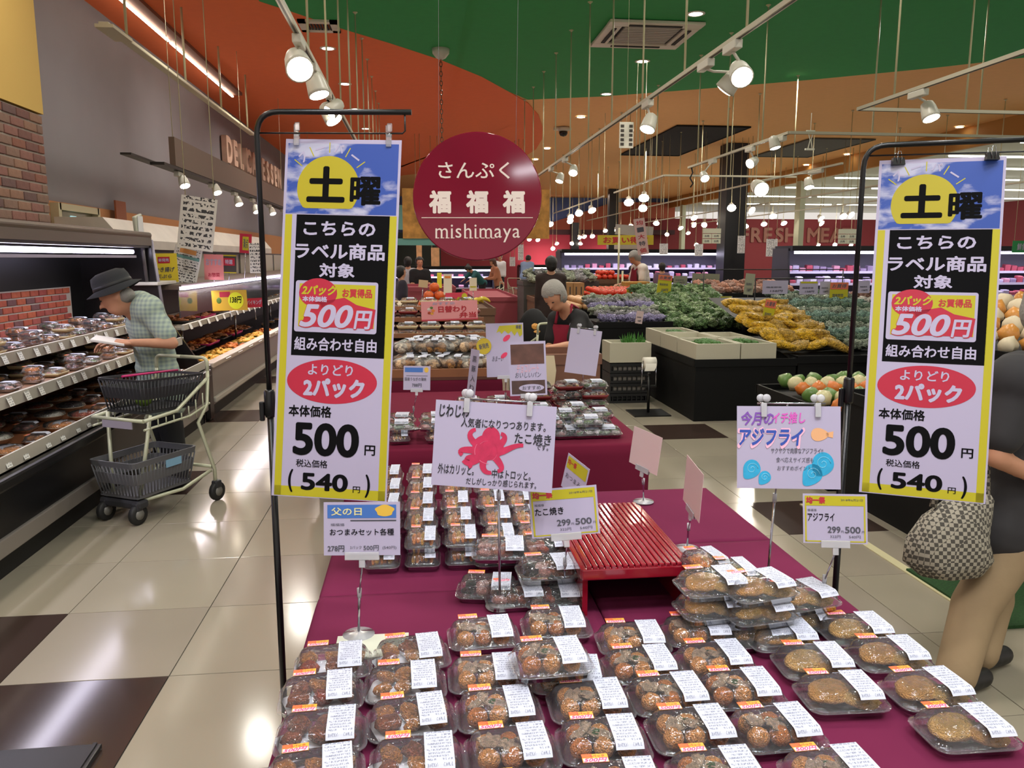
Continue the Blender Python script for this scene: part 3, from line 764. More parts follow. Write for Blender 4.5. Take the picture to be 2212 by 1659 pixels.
def banner(label, TL, TR, BL, grp):
    M, w, h = plane_frame(TL, TR, BL)
    t = thing('price_banner', label, 'banner', group=grp); t.matrix_world = M
    def U(x, y): # photo pixel of the left banner -> local
        lx = 618 + 20 * (y - 300) / 775
        rw = 250 - 18 * (y - 300) / 775
        return ((x - lx) / rw - .5) * w, (.5 - (y - 300) / 775) * h
    k = w / 241; ky = h / 775
    build('paper_sheet', lambda b: sheet(b, w, h), paper, t)
    def R_(nm, m, x0, y0, x1, y1, z):
        a = U(x0, y0); c = U(x1, y1); cx = (a[0] + c[0]) / 2
        return rect(t, nm, m, cx, (a[1] + c[1]) / 2, abs(c[0] - a[0]), abs(a[1] - c[1]), z)
    R_('sky_print', sky_m, 624, 309, 863, 461, .0003)
    def frame(b):
        for x0, x1 in ((.022, .082), (.925, .985)):
            b.quad(((x0 - .5) * w, U(0, 1073)[1], 0), ((x1 - .5) * w, U(0, 1073)[1], 0), ((x1 - .5) * w, U(0, 463)[1], 0), ((x0 - .5) * w, U(0, 463)[1], 0))
        b.quad((-.478 * w, U(0, 1073)[1], 0), (.485 * w, U(0, 1073)[1], 0), (.485 * w, U(0, 1052)[1], 0), (-.478 * w, U(0, 1052)[1], 0))
    build('yellow_border', frame, yel, t, loc=(0, 0, .0003))
    c = U(716, 405); r = 65 * k
    def sun(b):
        b.poly([(c[0] + r * cos(a), max(c[1] + r * sin(a), U(0, 449)[1])) for a in (2 * pi * i / 48 for i in range(48))], .0006)
    build('sun_print', sun, mat('print_sun', 'AEA010', .5), t)
    for i, ang in enumerate((142, 117, 90, 62, 36)):
        a = radians(ang); r0, r1 = r * 1.1, r * 1.42
        b = MB(); n = Vector((-sin(a), cos(a), 0)) * .0012
        p, q = Vector((c[0] + r0 * cos(a), c[1] + r0 * sin(a), .0006)), Vector((c[0] + r1 * cos(a), c[1] + r1 * sin(a), .0006))
        b.quad(p - n, q - n, q + n, p + n); put('sun_ray', b.mesh('sun_ray', yel), t)
    for ch, ang in (('ス', 130), ('ー', 104), ('パ', 76), ('ー', 49)):
        a = radians(ang); txt(t, ch, ink_w, c[0] + r * 1.27 * cos(a), c[1] + r * 1.27 * sin(a), .0008, rz=a - pi / 2 + .1, bold=.03, w=20 * k)
    def T(s, m, x, y, wpx, hpx, **kw):
        p = U(x, y); txt(t, s, m, p[0], p[1], kw.pop('z', .0009), w=wpx * k, h=hpx * ky, **kw)
    T('土', ink, 711, 397, 80, 78, bold=.04); T('曜', ink, 796, 410, 64, 62, bold=.03)
    R_('black_panel', ink, 652, 463, 852, 768, .0003)
    T('こちらの', ink_w, 745, 492, 150, 31, bold=.03); T('ラベル商品', ink_w, 748, 541, 188, 36, bold=.03); T('対象', ink_w, 745, 582, 74, 31, bold=.03)
    # inset 2-pack sticker
    b = MB(); p = U(747, 661); b.rrect([(172 * k, 111 * ky, .006, .0006)], 4, cap=(False, True), c=p)
    ins = put('inset_print', b.mesh('inset_print', paper), t)
    R_('yellow_field', yel, 668, 612, 828, 705, .0009)
    def blob(b):
        p = U(708, 632); b.poly([(p[0] + 40 * k * cos(a), p[1] + 32 * ky * sin(a)) for a in (2 * pi * i / 30 for i in range(30))], .0011)
        q = [U(676, 705), U(826, 705), U(830, 664), U(790, 655), U(764, 640), U(742, 645), U(690, 655)]
        b.poly(q, .0011)
    build('red_field', blob, red, t)
    T('2パック', yel, 710, 626, 74, 22, bold=.04, shear=.25, z=.0014); T('お買得品', redd, 790, 630, 62, 19, bold=.03, z=.0014)
    T('本体価格', ink_w, 702, 645, 52, 12, bold=.04, z=.0014)
    T('500', redd, 730, 681, 118, 54, bold=.06, shear=.25, z=.0014); T('500', ink_w, 728, 681, 112, 50, bold=.03, shear=.25, z=.0017)
    T('円', redd, 806, 687, 42, 44, bold=.06, shear=.15, z=.0014); T('円', ink_w, 805, 687, 38, 40, bold=.03, shear=.15, z=.0017)
    T('組み合わせ自由', ink_w, 750, 742, 172, 29, bold=.025)
    p = U(747, 822)
    build('red_ellipse', lambda b: b.poly([(p[0] + 94 * k * cos(a), p[1] + 48 * ky * sin(a)) for a in (2 * pi * i / 56 for i in range(56))], .0004), red, t)
    T('よりどり', ink_w, 743, 797, 94, 24, bold=.02); T('2パック', ink_w, 752, 836, 128, 42, bold=.05)
    T('本体価格', ink, 706, 888, 90, 25, bold=.025); T('500', ink, 742, 948, 138, 72, bold=.035); T('円', ink, 832, 966, 22, 22, bold=.02)
    T('税込価格', ink, 716, 1001, 66, 17, bold=.01); T('(', ink, 675, 1040, 10, 50, bold=.03); T('540', ink, 744, 1040, 98, 38, bold=.03); T('円', ink, 809, 1052, 15, 14, bold=.01); T(')', ink, 831, 1043, 10, 50, bold=.03)
    return t, M, w, h
bA = banner('tall yellow-bordered 500 yen banner at the left, held by clear clips', atD(618, 300, 1.93), atD(868, 303, 1.90), atD(638, 1073, 1.93), 'tall 500 yen banners')
bB = banner('tall yellow-bordered 500 yen banner at the right, held by black binder clips', atD(1900, 347, 2.06), atD(2175, 337, 1.96), atD(1850, 1062, 2.06), 'tall 500 yen banners')
# stands
pole_m = mat('stand_black', '0c0c0e', .3)
def bend(p0, p1, p2, r, n=6):
    p0, p1, p2 = map(Vector, (p0, p1, p2)); a = (p0 - p1).normalized(); c = (p2 - p1).normalized()
    out = [p0]
    for i in range(n + 1):
        f = i / n; out.append(p1 + a * r * (1 - f) ** 2 + c * r * f ** 2)
    return out + [p2]
def stand(label, foot, top_z, arm_end, rod_z, clampz, rr=.0068):
    t = thing('banner_stand', label, 'stand', (foot.x, foot.y, 0), group='black banner stands')
    L = Vector((foot.x, foot.y, 0)); e = Vector(arm_end) - L
    build('pole', lambda b: b.tube([(0, 0, .01), (0, 0, clampz)], rr * 1.25, 10), pole_m, t)
    build('arm', lambda b: b.tube(bend((0, 0, clampz - .05), (0, 0, top_z), e, .055), rr, 10), pole_m, t)
    dirv = Vector((e.x, e.y, 0)).normalized(); ln = Vector((e.x, e.y, 0)).length
    build('hanging_rod', lambda b: b.tube([(0, 0, rod_z), dirv * (ln - .022) + Vector((0, 0, rod_z)), dirv * (ln - .016) + Vector((0, 0, rod_z + .006)), dirv * (ln - .016) + Vector((0, 0, e.z))], .0022, 6), pole_m, t)
    build('clamp', lambda b: (b.lathe([(.012, -.035), (.014, -.03), (.014, .03), (.011, .035)], (0, 0, clampz), 12), b.box((-.02, 0, clampz - .02), (.012, .012, .05), bev=.003)), pole_m, t)
    build('base_plate', lambda b: b.lathe([(.14, 0), (.14, .006), (.02, .012), (.01, .03)], (-.03, 0, 0), 24), pole_m, t)
    return t
f1 = atD(568, 560, 1.95); top = atD(640, 250, 1.95)
e1 = atD(889, 251, 1.905); e1.z = top.z
rodz = atD(700, 291, 1.93).z
stand('black pole stand holding the left tall banner beside the table', f1, top.z, e1, rodz, atD(577, 880, 1.95).z)
f2 = atD(1852, 558, 2.09); top2 = atD(1960, 318, 2.07)
e2 = atD(2245, 283, 1.95); e2.z = top2.z + .004
stand('black pole stand holding the right tall banner, its lower pole behind the table corner', f2, top2.z, e2, atD(1960, 338, 2.06).z, atD(1830, 850, 2.09).z)
clipm = clearmat('clip_clear', milk=.18, rough=.15, bump=0)
def clear_clip(p, label, n):
    t = thing('bulldog_clip', label, 'clip', p, group='clear clips', rot=Matrix(CM).to_euler())
    def jaw(b):
        for s in (-1, 1):
            b.box((0, -.012, s * .004), (.013, .030, .003), bev=.001)
            b.box((s * .003, .018, s * .007), (.012, .02, .004), bev=.0015)
        b.tube([(-.007, .002, 0), (.007, .002, 0)], .004, 8)
    build('jaw', jaw, clipm, t)
    build('spring', lambda b: b.tube([(-.005, .002, 0), (.005, .002, 0)], .0045, 8), mat('spring_steel', 'B0B0B4', .25, metal=1), t)
    return t
clear_clip(atD(641, 291, 1.925), 'clear plastic clip at the upper left of the left banner', 0)
clear_clip(atD(840, 294, 1.905), 'clear plastic clip at the upper right of the left banner', 1)
def binder(p, label):
    t = thing('binder_clip', label, 'clip', p, group='black binder clips', rot=Matrix(CM).to_euler())
    build('body', lambda b: b.prism([(-.016, -.009), (.016, -.009), (.014, .009), (-.014, .009)], -.006, .006), mat('clip_black', '0a0a0b', .35), t)
    for s in (-1, 1):
        build('wire_handle', lambda b: b.tube([(-.004, -.006, s * .007), (-.006, .008, s * .008), (-.003, .024, s * .009), (.003, .024, s * .009), (.006, .008, s * .008), (.004, -.006, s * .007)], .0009, 5), mat('spring_steel'), t)
    return t
binder(atD(1940, 349, 2.04), 'black binder clip at the left top of the right banner')
binder(atD(2143, 338, 1.96), 'black binder clip at the right top of the right banner')
# ---------------------------------------------------------------- round shop sign
D = 3.1
c = atD(1031, 424, D); rad = 139 / F * D
M = CM.to_4x4(); M.translation = c
t = thing('round_sign', 'large glossy wine-red round shop sign with white lettering, hanging', 'sign'); t.matrix_world = M
disc_m = mat('sign_wine', '74102A', .08, spec=.35, coat=.25)
build('disc', lambda b: b.lathe([(rad - .004, -.006), (rad, -.004), (rad, .004), (rad - .004, .006)], seg=72), disc_m, t)
s = D / F; cream = mat('letter_cream', 'D9C9BE', .5)
def TT(st, x, y, w, h, **k): txt(t, st, cream, (x - 1031) * s, -(y - 424) * s, .0068, w=w * s, h=h * s, **k)
TT('さんぷく', 1024, 369, 154, 36, bold=.008)
for x in (951, 1031, 1110): TT('福', x, 437, 48, 50, bold=.045)
TT('mishimaya', 1032, 504, 182, 40, bold=.002, space=1.1)
rect(t, 'rule', cream, 0, -(471 - 424) * s, 240 * s, 1.4 * s, .0066)
def serifs(b):
    for x, y in ((945, 0), (956, 0), (967, 0), (978, 0), (1007, 0), (1018, 0), (1030, 0), (1043, 0), (1054, 0), (1065, 0)):
        q = (x - 1031) * s; b.quad((q - 4 * s, -91.5 * s, .0069), (q + 4 * s, -91.5 * s, .0069), (q + 4 * s, -90 * s, .0069), (q - 4 * s, -90 * s, .0069))
build('serifs', serifs, cream, t)
for x in (-.15, .15):
    b = MB(); b.tube([(x, rad * .75, 0), (x * 1.3, 3.1, -.45)], .0007, 4); put('hanging_line', b.mesh('hanging_line', mat('nylon', '8c8c90', .3)), t)
# ---------------------------------------------------------------- price cards on telescopic holders
chrome = mat('chrome', 'B8B8C2', .2, metal=1); holder_m = clearmat('holder_clear', milk=.45, rough=.2, bump=0)
gray_ink = mat('ink_grey', '4a4a55', .5)
def holder(name, label, TLp, TRp, BLp, DD, foot, content, m=paper, clip='wide', base_z=.703, cat='sign', grp='signs on table poles', thick=.0009):
    M, w, h = plane_frame(atD(*TLp, DD[0]), atD(*TRp, DD[1]), atD(*BLp, DD[0]))
    root = thing(name, label, cat, (foot[0], foot[1], base_z), group=grp)
    Mi = Matrix.Translation(-Vector((foot[0], foot[1], base_z)))
    card = build('card', lambda b: sheet(b, w, h, t=thick), m, root)
    L = Mi @ M
    card.matrix_local = L
    content(card, w, h)
    bot = L @ Vector((0, -h / 2, -.004))
    if clip == 'wide':
        o = build('card_clip', lambda b: (b.box((0, -h / 2 - .001, .0025), (w * .45, .016, .002), bev=.0008), b.box((0, -h / 2 - .001, -.0035), (w * .45, .016, .002), bev=.0008), b.box((0, -h / 2 - .014, 0), (.012, .02, .006), bev=.001)), holder_m, root); o.matrix_local = L
        top = L @ Vector((0, -h / 2 - .02, -.002))
    else:
        def bar(b):
            b.tube([(-w * .30, h / 2 + .006, -.004), (w * .36, h / 2 + .006, -.004)], .0022, 6)
        o = build('cross_bar', bar, chrome, root); o.matrix_local = L
        for sx in (-.24, .28):
            def cl(b):
                for s_ in (-1, 1):
                    b.box((sx * w, h / 2 - .008, s_ * .004), (.012, .03, .0025), bev=.001)
                    b.lathe([(.001, -.0015), (.008, -.0015), (.009, 0), (.008, .0015), (.001, .0015)], (sx * w + s_ * .005, h / 2 + .017, s_ * .005), 12)
            o = build('spring_clip', cl, holder_m, root); o.matrix_local = L
        top = L @ Vector((0, h / 2 + .004, -.007))
    mid = top * .45
    mid = Vector((top.x * .35, top.y * .35, top.z * .55))
    build('lower_pole', lambda b: b.tube([(0, 0, .004), mid], .0028, 8), chrome, root)
    build('upper_pole', lambda b: b.tube([mid, top], .0018, 8), chrome, root)
    build('pole_joint', lambda b: b.tube([mid - Vector((0, 0, .008)), mid + Vector((0, 0, .012))], .0048, 8), holder_m, root)
    build('base', lambda b: b.lathe([(.034, 0), (.034, .003), (.006, .008), (.004, .014)], seg=20), holder_m, root)
    return root
def foot_of(px, py, z=.703): v = at(px, py, Z=z); return (v.x, v.y)
def Pn(card, w, h, wpx, hpx):
    """put text by fraction of the card"""
    def T(s_, m, u, v, fw, fh, **k): txt(card, s_, m, (u - .5) * w, (.5 - v) * h, .0010, w=fw * w, h=fh * h, **k)
    def B(nm, m, u0, v0, u1, v1, z=.0005): rect(card, nm, m, ((u0 + u1) / 2 - .5) * w, (.5 - (v0 + v1) / 2) * h, (u1 - u0) * w, (v1 - v0) * h, z)
    return T, B
def c_father(card, w, h):
    T, B = Pn(card, w, h, 1, 1)
    B('blue_band', mat('print_blue', '3D6BB4', .5), .05, .05, .95, .30)
    T('父の日', mat('print_palegold', 'D9D29A', .5), .30, .175, .40, .15, bold=.02)
    b = MB(); b.poly([((.80 - .5 + .12 * cos(a) * (1 + .12 * sin(5 * a))) * w, (.5 - .16) * h + .11 * h * sin(a)) for a in (2 * pi * i / 30 for i in range(30))], .0008)
    put('food_print', b.mesh('food_print', mat('print_food', 'D9B040', .5)), card)
    B('rule', gray_ink, .35, .335, .95, .36)
    T('福福福', gray_ink, .18, .42, .18, .05); T('おつまみセット各種', ink, .50, .56, .84, .13, bold=.012)
    T('278円', gray_ink, .16, .87, .22, .12, bold=.02); T('2パック', gray_ink, .42, .85, .15, .06); T('500円', gray_ink, .62, .86, .2, .1, bold=.01); T('(540円)', gray_ink, .86, .86, .18, .07)
holder('price_card', "blue-headed Father's Day snack price card on a pole by the left banner", (699, 1085), (864, 1084), (697, 1200), (1.56, 1.56), foot_of(775, 1372), c_father, grp='price cards on poles')
def c_price(nm):
    def f(card, w, h):
        T, B = Pn(card, w, h, 1, 1)
        B('yellow_band', yel, .03, .04, .97, .24)
        for a in ((.03, .24, .055, .97), (.945, .24, .97, .97), (.03, .945, .97, .97)): B('yellow_edge', yel, *a)
        T('均一祭', redd, .20, .13, .30, .14, bold=.05); T('均一祭', gray_ink, .205, .135, .29, .13, bold=.015)
        T('2018年6月21日', gray_ink, .76, .12, .34, .05)
        T('福福福', gray_ink, .14, .33, .14, .05); T(nm, ink, .28, .47, .42, .16, bold=.015)
        T('299', gray_ink, .48, .72, .2, .13, bold=.02); T('円', gray_ink, .61, .76, .04, .05); T('500', gray_ink, .77, .72, .24, .13, bold=.02); T('円', gray_ink, .93, .76, .04, .05)
        T('322円', gray_ink, .5, .86, .16, .06); T('540円', gray_ink, .8, .86, .18, .06)
    return f
holder('price_card', 'yellow-bordered octopus ball price card, 299 and 500 yen', (1141, 1059), (1288, 1047), (1145, 1164), (1.70, 1.70), foot_of(1218, 1285), c_price('たこ焼き'), grp='price cards on poles')
holder('price_card', 'yellow-bordered fried horse mackerel price card, below the right banner', (1734, 1066), (1873, 1068), (1714, 1172), (1.68, 1.66), foot_of(1766, 1335), c_price('アジフライ'), grp='price cards on poles')
# hand-drawn octopus ball sign
brush = mat('brush_ink', '1c1c24', .6)
def c_tako(card, w, h):
    T, B = Pn(card, w, h, 1, 1)
    T('じわじわ', brush, .16, .12, .25, .15, bold=.02, shear=.1); T('人気者になりつつあります。', brush, .57, .245, .70, .11, bold=.012, shear=.05)
    T('たこ焼き', brush, .82, .39, .30, .13, bold=.015); T('です。', brush, .90, .48, .10, .07, bold=.01)
    T('外はカリッと。', brush, .20, .80, .30, .12, bold=.012, shear=.05); T('中はトロッと。', brush, .66, .82, .32, .11, bold=.012, shear=.05); T('だしがしっかり感じられます。', brush, .58, .925, .58, .08, bold=.01, shear=.05)
    octo = mat('print_octopus', 'BE2550', .6, var=.12, vscale=60); hl = mat('print_octo_light', 'DE6C8C', .6)
    def oc(b):
        cx, cy_ = (.455 - .5) * w, (.5 - .57) * h
        b.poly([(cx + .13 * w * cos(a), cy_ + .05 * h + .15 * h * sin(a)) for a in (2 * pi * i / 30 for i in range(30))], .0008)
        b.poly([(cx + .02 * w + .075 * w * cos(a), cy_ + .17 * h + .12 * h * sin(a)) for a in (2 * pi * i / 26 for i in range(26))], .0009)
        arms = [(-.05, .05, -.16, .10, -.19, .22, -.11, .25), (-.08, 0, -.20, .02, -.26, .0, -.21, -.06), (-.07, -.05, -.17, -.12, -.20, -.05, -.13, -.2), (-.02, -.06, -.06, -.2, -.01, -.26, .04, -.24), (.06, -.05, .10, -.12, .16, -.2, .09, -.22), (.08, 0, .16, .02, .20, .10, .29, .10), (.07, .06, .13, .12, .16, .2, .1, .22), (.0, .0, -.12, -.16, -.16, -.18, -.2, -.12)]
        for j, (x0, y0, x1, y1, x2, y2, x3, y3) in enumerate(arms):
            P4 = [Vector((cx + x * w, cy_ + y * h, .001 + j * .00003)) for x, y in ((x0, y0), (x1, y1), (x2, y2), (x3, y3))]
            prev = None
            for i in range(11):
                f = i / 10; p = P4[0] * (1 - f) ** 3 + P4[1] * 3 * f * (1 - f) ** 2 + P4[2] * 3 * f * f * (1 - f) + P4[3] * f ** 3
                g = min(f + .02, 1); g0 = max(f - .02, 0)
                e = lambda f: P4[0] * (1 - f) ** 3 + P4[1] * 3 * f * (1 - f) ** 2 + P4[2] * 3 * f * f * (1 - f) + P4[3] * f ** 3
                tdir = (e(g) - e(g0)).normalized(); n = Vector((-tdir.y, tdir.x, 0)) * (.032 * w * (1 - f * .55))
                cur = (p - n, p + n)
                if prev: b.quad(prev[0], cur[0], cur[1], prev[1])
                prev = cur
    build('octopus_print', oc, octo, card)
    def li(b):
        cx, cy_ = (.455 - .5) * w, (.5 - .57) * h
        for a0, rr in ((.3, .06), (1.6, .09), (2.6, .11), (4.0, .1), (5.2, .08)):
            pts = [(cx + rr * w * cos(a0 + i * .12), cy_ + rr * w * sin(a0 + i * .12)) for i in range(8)]
            for p, q in zip(pts, pts[1:]): b.quad((p[0], p[1], .0014), (q[0], q[1], .0014), (q[0] * .97, q[1] * .97, .0014), (p[0] * .97, p[1] * .97, .0014))
    build('highlight_print', li, hl, card)
holder('menu_sign', 'white hand-lettered sign with a crimson octopus drawing', (942, 863), (1203, 879), (932, 1047), (1.66, 1.64), foot_of(1080, 1310), c_tako, clip='bar')
def c_aji(card, w, h):
    T, B = Pn(card, w, h, 1, 1)
    pu = mat('print_violet', '7B4BA8', .6); pk = mat('print_magenta', 'D05AB8', .6); bl = mat('print_cobalt', '2F4DA6', .6); halo = mat('print_halo', 'E8B4CC', .6); tq = mat('print_turquoise', '28A0CC', .6, var=.1, vscale=50); tl_ = mat('print_teal_line', '7CC4DC', .6)
    T('今月の', pu, .20, .15, .32, .17, bold=.03, shear=.2); T('イチ推し', pk, .50, .14, .32, .14, bold=.03, shear=.15)
    T('アジフライ', halo, .33, .385, .66, .27, bold=.07, shear=.15); txt(card, 'アジフライ', bl, (.33 - .5) * w, (.5 - .375) * h, .0014, w=.62 * w, h=.21 * h, bold=.035, shear=.15)
    T('サクサクで肉厚なアジフライ!!', gray_ink, .58, .54, .50, .07, shear=.1, bold=.005); T('食べ応えサイズ感も', gray_ink, .56, .65, .36, .065, shear=.1); T('おすすめポイント!', gray_ink, .56, .75, .34, .06, shear=.1)
    def fish(b): b.poly([((.80 - .5 + .085 * cos(a)) * w, (.5 - .34) * h + .07 * h * sin(a) * (1.1 - .3 * cos(a))) for a in (2 * pi * i / 24 for i in range(24))], .0008); b.quad(((.86 - .5) * w, .14 * h, .0008), ((.925 - .5) * w, .12 * h, .0008), ((.93 - .5) * w, .2 * h, .0008), ((.86 - .5) * w, .18 * h, .0008))
    build('fish_print', fish, mat('print_fry', 'E0A878', .6), card)
    def swirl(cx, cy_, r, tail):
        def f(b): b.poly([((cx - .5) * w + r * w * (cos(a) - .55 * tail * max(0, -sin(a)) ** 2), (.5 - cy_) * h + r * w * 1.15 * sin(a)) for a in (2 * pi * i / 30 for i in range(30))], .0008)
        build('wave_print', f, tq, card)
        def g(b):
            pts = [((cx - .5) * w + r * w * .7 * (1 - i / 26) * cos(i * .42), (.5 - cy_) * h + r * w * .1 + r * w * .7 * (1 - i / 26) * sin(i * .42)) for i in range(24)]
            b.tube([(x, y, .001) for x, y in pts], .0006, 4)
        build('wave_line', g, tl_, card)
    swirl(.145, .77, .085, 1); swirl(.27, .87, .06, 1); swirl(.83, .70, .105, .6); swirl(.73, .83, .095, 1.1)
holder('menu_sign', 'white hand-drawn fried fish sign with turquoise waves', (1592, 877), (1816, 878), (1573, 1054), (1.70, 1.68), foot_of(1652, 1315), c_aji, clip='bar')
# cards seen from behind / at an angle on the front tables
pinkp = mat('card_back_pink', 'CDB4B4', .6)
none = lambda c, w, h: None
holder('price_card', 'blank pinkish back of a card behind the slatted box, the taller one', (1370, 920), (1431, 946), (1367, 1002), (2.3, 2.18), foot_of(1390, 1084), none, pinkp, grp='price cards on poles')
holder('price_card', 'narrow blank back of a card turned nearly edge-on beside the slatted box', (1484, 982), (1520, 1026), (1480, 1086), (2.02, 1.86), foot_of(1484, 1186), none, pinkp, grp='price cards on poles')
def c_small(card, w, h):
    T, B = Pn(card, w, h, 1, 1)
    B('yellow_band', yel, .05, .06, .95, .4); T('均一祭', redd, .28, .2, .4, .16, bold=.03); T('おつまみ', gray_ink, .45, .6, .7, .14)
holder('price_card', 'small yellow-topped card half hidden behind the octopus ball sign', (1228, 978), (1274, 1014), (1222, 1058), (2.2, 2.1), foot_of(1250, 1130), c_small, grp='price cards on poles')
# second table: signs
def c_788(card, w, h):
    T, B = Pn(card, w, h, 1, 1)
    B('blue_band', mat('print_blue'), .05, .07, .72, .26); B('rule', gray_ink, .1, .40, .9, .42)
    T('国産うなぎの蒲焼', gray_ink, .45, .55, .8, .14, bold=.01); T('788円', gray_ink, .5, .80, .36, .15, bold=.02)
    b = MB(); b.poly([((.85 - .5 + .08 * cos(a)) * w, (.5 - .16) * h + .11 * h * sin(a)) for a in (2 * pi * i / 20 for i in range(20))], .0008); put('food_print', b.mesh('food_print', mat('print_food')), card)
holder('price_card', 'grey-white price card reading 788 on the second table', (872, 790), (930, 791), (871, 842), (3.5, 3.5), (at(892, 900, Z=.703).x, 3.72), c_788, paper, grp='price cards on poles')
def c_photo(card, w, h):
    T, B = Pn(card, w, h, 1, 1)
    B('photo_print', mat('print_photo_brown', '5b3a30', .35, var=.35, vscale=22), .05, .05, .95, .42); B('photo_print', mat('print_photo_dark', '4a342f', .35, var=.4, vscale=18), .05, .72, .95, .97)
    b = MB(); b.poly([((.58 - .5 + .34 * cos(a)) * w, (.5 - .86) * h + .07 * h * sin(a)) for a in (2 * pi * i / 24 for i in range(24))], .0009); put('oval_print', b.mesh('oval_print', paper), card)
    T('チョコレート', mat('print_pinkink', 'C8A0B0', .5), .5, .5, .6, .16, bold=.03, shear=.2); T('おいしいパン', gray_ink, .5, .62, .7, .1, shear=.2); txt(card, 'おすすめ', gray_ink, .08 * w, -.36 * h, .0014, w=.5 * w, h=.07 * h, bold=.01)
holder('menu_sign', 'white-framed sign with brown food photographs, clipped at its lower edge', (1098, 739), (1178, 736), (1098, 856), (2.9, 2.9), (at(1140, 950, Z=.7).x + .07, 3.42), c_photo)
def c_lemon(card, w, h):
    T, B = Pn(card, w, h, 1, 1)
    def drip(b): b.poly([((x - .5) * w, (.5 - y) * h) for x, y in ((.28, .18), (.36, .05), (.97, .03), (.97, .22), (.9, .26), (.84, .16), (.76, .24), (.68, .15), (.6, .2), (.5, .14), (.42, .2), (.36, .15))], .0007)
    build('yellow_drip_print', drip, yel, card)
    for u, v, r1 in ((.55, .28, .10), (.47, .6, .09)): build('pink_print', lambda b: b.poly([((u - .5 + r1 * cos(a)) * w, (.5 - v) * h + r1 * .8 * h * sin(a + .6) * .8) for a in (2 * pi * i / 16 for i in range(16))], .0007), mat('print_pinkred', 'D8305A', .5), card)
    T('あまーい', gray_ink, .3, .66, .3, .1, shear=.3); T('檸檬', gray_ink, .87, .08, .14, .08, bold=.02)
    b = MB(); b.poly([((-.06 + .2 * cos(a) - .5) * w, (.5 - .42) * h + .15 * h * sin(a)) for a in (2 * pi * i / 28 for i in range(28))], .004); put('oval_tag', b.mesh('oval_tag', mat('print_mustard', 'B9A21E', .5)), card)
    txt(card, '新発売', gray_ink, -.56 * w, .08 * h, .0048, rz=.2, w=.26 * w, h=.1 * h, bold=.02)
holder('menu_sign', 'white sign with yellow drip and pink strokes and a mustard oval tag', (1049, 699), (1130, 697), (1053, 815), (3.5, 3.5), (at(1080, 880, Z=.7).x, 3.95), c_lemon)
def c_strip(card, w, h):
    for i, ch in enumerate('黒豚入り'): txt(card, ch, gray_ink, .05 * w, (.3 - .2 * i) * h, .001, w=.5 * w, h=.13 * h, bold=.01)
holder('menu_sign', 'tall narrow white strip with vertical brush lettering', (1018, 753), (1036, 757), (1010, 856), (3.45, 3.35), (at(1022, 900, Z=.7).x, 3.7), c_strip)
def c_back(card, w, h): pass
holder('menu_sign', 'blank lilac-white back of a sheet clipped to a bar, before the bending worker', (1233, 708), (1301, 716), (1215, 803), (3.9, 3.85), (at(1262, 862, Z=.7).x, 4.5), c_back, mat('paper_lilac', 'B8B0C8', .5), clip='bar')
# ================================================================ LIGHTING TRACKS
track_m = mat('track_ivory', 'BDB6A0', .45); rod_m = mat('rod_ivory', 'C2BC96', .4); head_m = mat('lamp_head', 'CFCBBd'.upper(), .4)
glow_m = mat('lamp_glow', 'FFF3DC', .4, emit=22); glow_far = mat('lamp_glow_far', 'FFF1DA', .4, emit=16)
slot_m = mat('track_slot', '3a352d', .6)
b = MB(); b.lathe([(.030, .0), (.030, -.008), (.012, -.022), (.007, -.035)], seg=14); me_cap = b.mesh('cap', rod_m)
rod_cache = {}
def rod(parent, x, y, z0, r=.009, z1=H):
    b = MB(); b.tube([(x, y, z0), (x, y, z1 - .02)], r, 6); put('rod', b.mesh('rod', rod_m), parent); put('cap', me_cap, parent, (x, y, z1))
def track(label, pts, z, rods, w=.035):
    """pts: polyline (x, y); rods: list of (x, y)"""
    p0 = pts[0]; t = thing('lighting_track', label, 'lighting track', (0, 0, 0), group='ceiling lighting tracks')
    for (xa, ya), (xb, yb) in zip(pts, pts[1:]):
        L = sqrt((xb - xa) ** 2 + (yb - ya) ** 2); a = math.atan2(yb - ya, xb - xa)
        def f(b):
            b.mi = 0; b.box((0, 0, 0), (L, w, .03)); b.mi = 1; b.box((0, 0, -.0155), (L, w * .35, .003))
        build('rail', f, [track_m, slot_m], t, loc=((xa + xb) / 2, (ya + yb) / 2, z), rot=(0, 0, a))
    for x, y in rods: rod(t, x, y, z + .015)
    return t
track('long white lighting track under the orange ceiling, left of the round sign', [(-.728, 1.0), (-.728, 17.5)], 2.89, [(-.728, 1.2 + 1.17 * i) for i in range(14)])
track('long white lighting track running under the green ceiling right of the round sign', [(2.066, 1.0), (2.066, 16.5)], 2.91, [(2.066, 1.5 + 1.19 * i) for i in range(13)])
track('angled white lighting track at the upper right with a crossbar', [(4.15, 3.2), (4.2, 7.5), (7.4, 7.5)], 2.91, [(4.16, 3.9), (4.17, 5.3), (4.19, 6.9), (5.3, 7.5), (6.6, 7.5)])
track('angled white lighting track between the black ceiling opening and the right banner', [(4.24, 12.5), (4.2, 8.95), (7.2, 8.95)], 2.91, [(4.24, 12.1), (4.23, 10.9), (4.21, 9.7), (5.2, 8.95), (6.5, 8.95)])
track('angled white lighting track before the big black pillar', [(4.25, 17.4), (4.22, 13.7), (6.6, 13.7)], 2.91, [(4.25, 16.9), (4.24, 15.4), (4.22, 14.2), (5.4, 13.7)])
track('distant white lighting track right of the round sign, over the fruit stands', [(4.25, 18.4), (4.27, 25.5)], 2.91, [(4.26, 19 + 1.2 * i) for i in range(6)])
track('distant lighting track with many small spots over the produce', [(6.3, 11.6), (6.3, 30)], 2.9, [(6.3, 13.2 + 1.5 * i) for i in range(11)])
track('distant lighting track behind the big black pillar', [(8.9, 14), (8.9, 32)], 2.9, [(8.9, 14.5 + 1.6 * i) for i in range(11)])
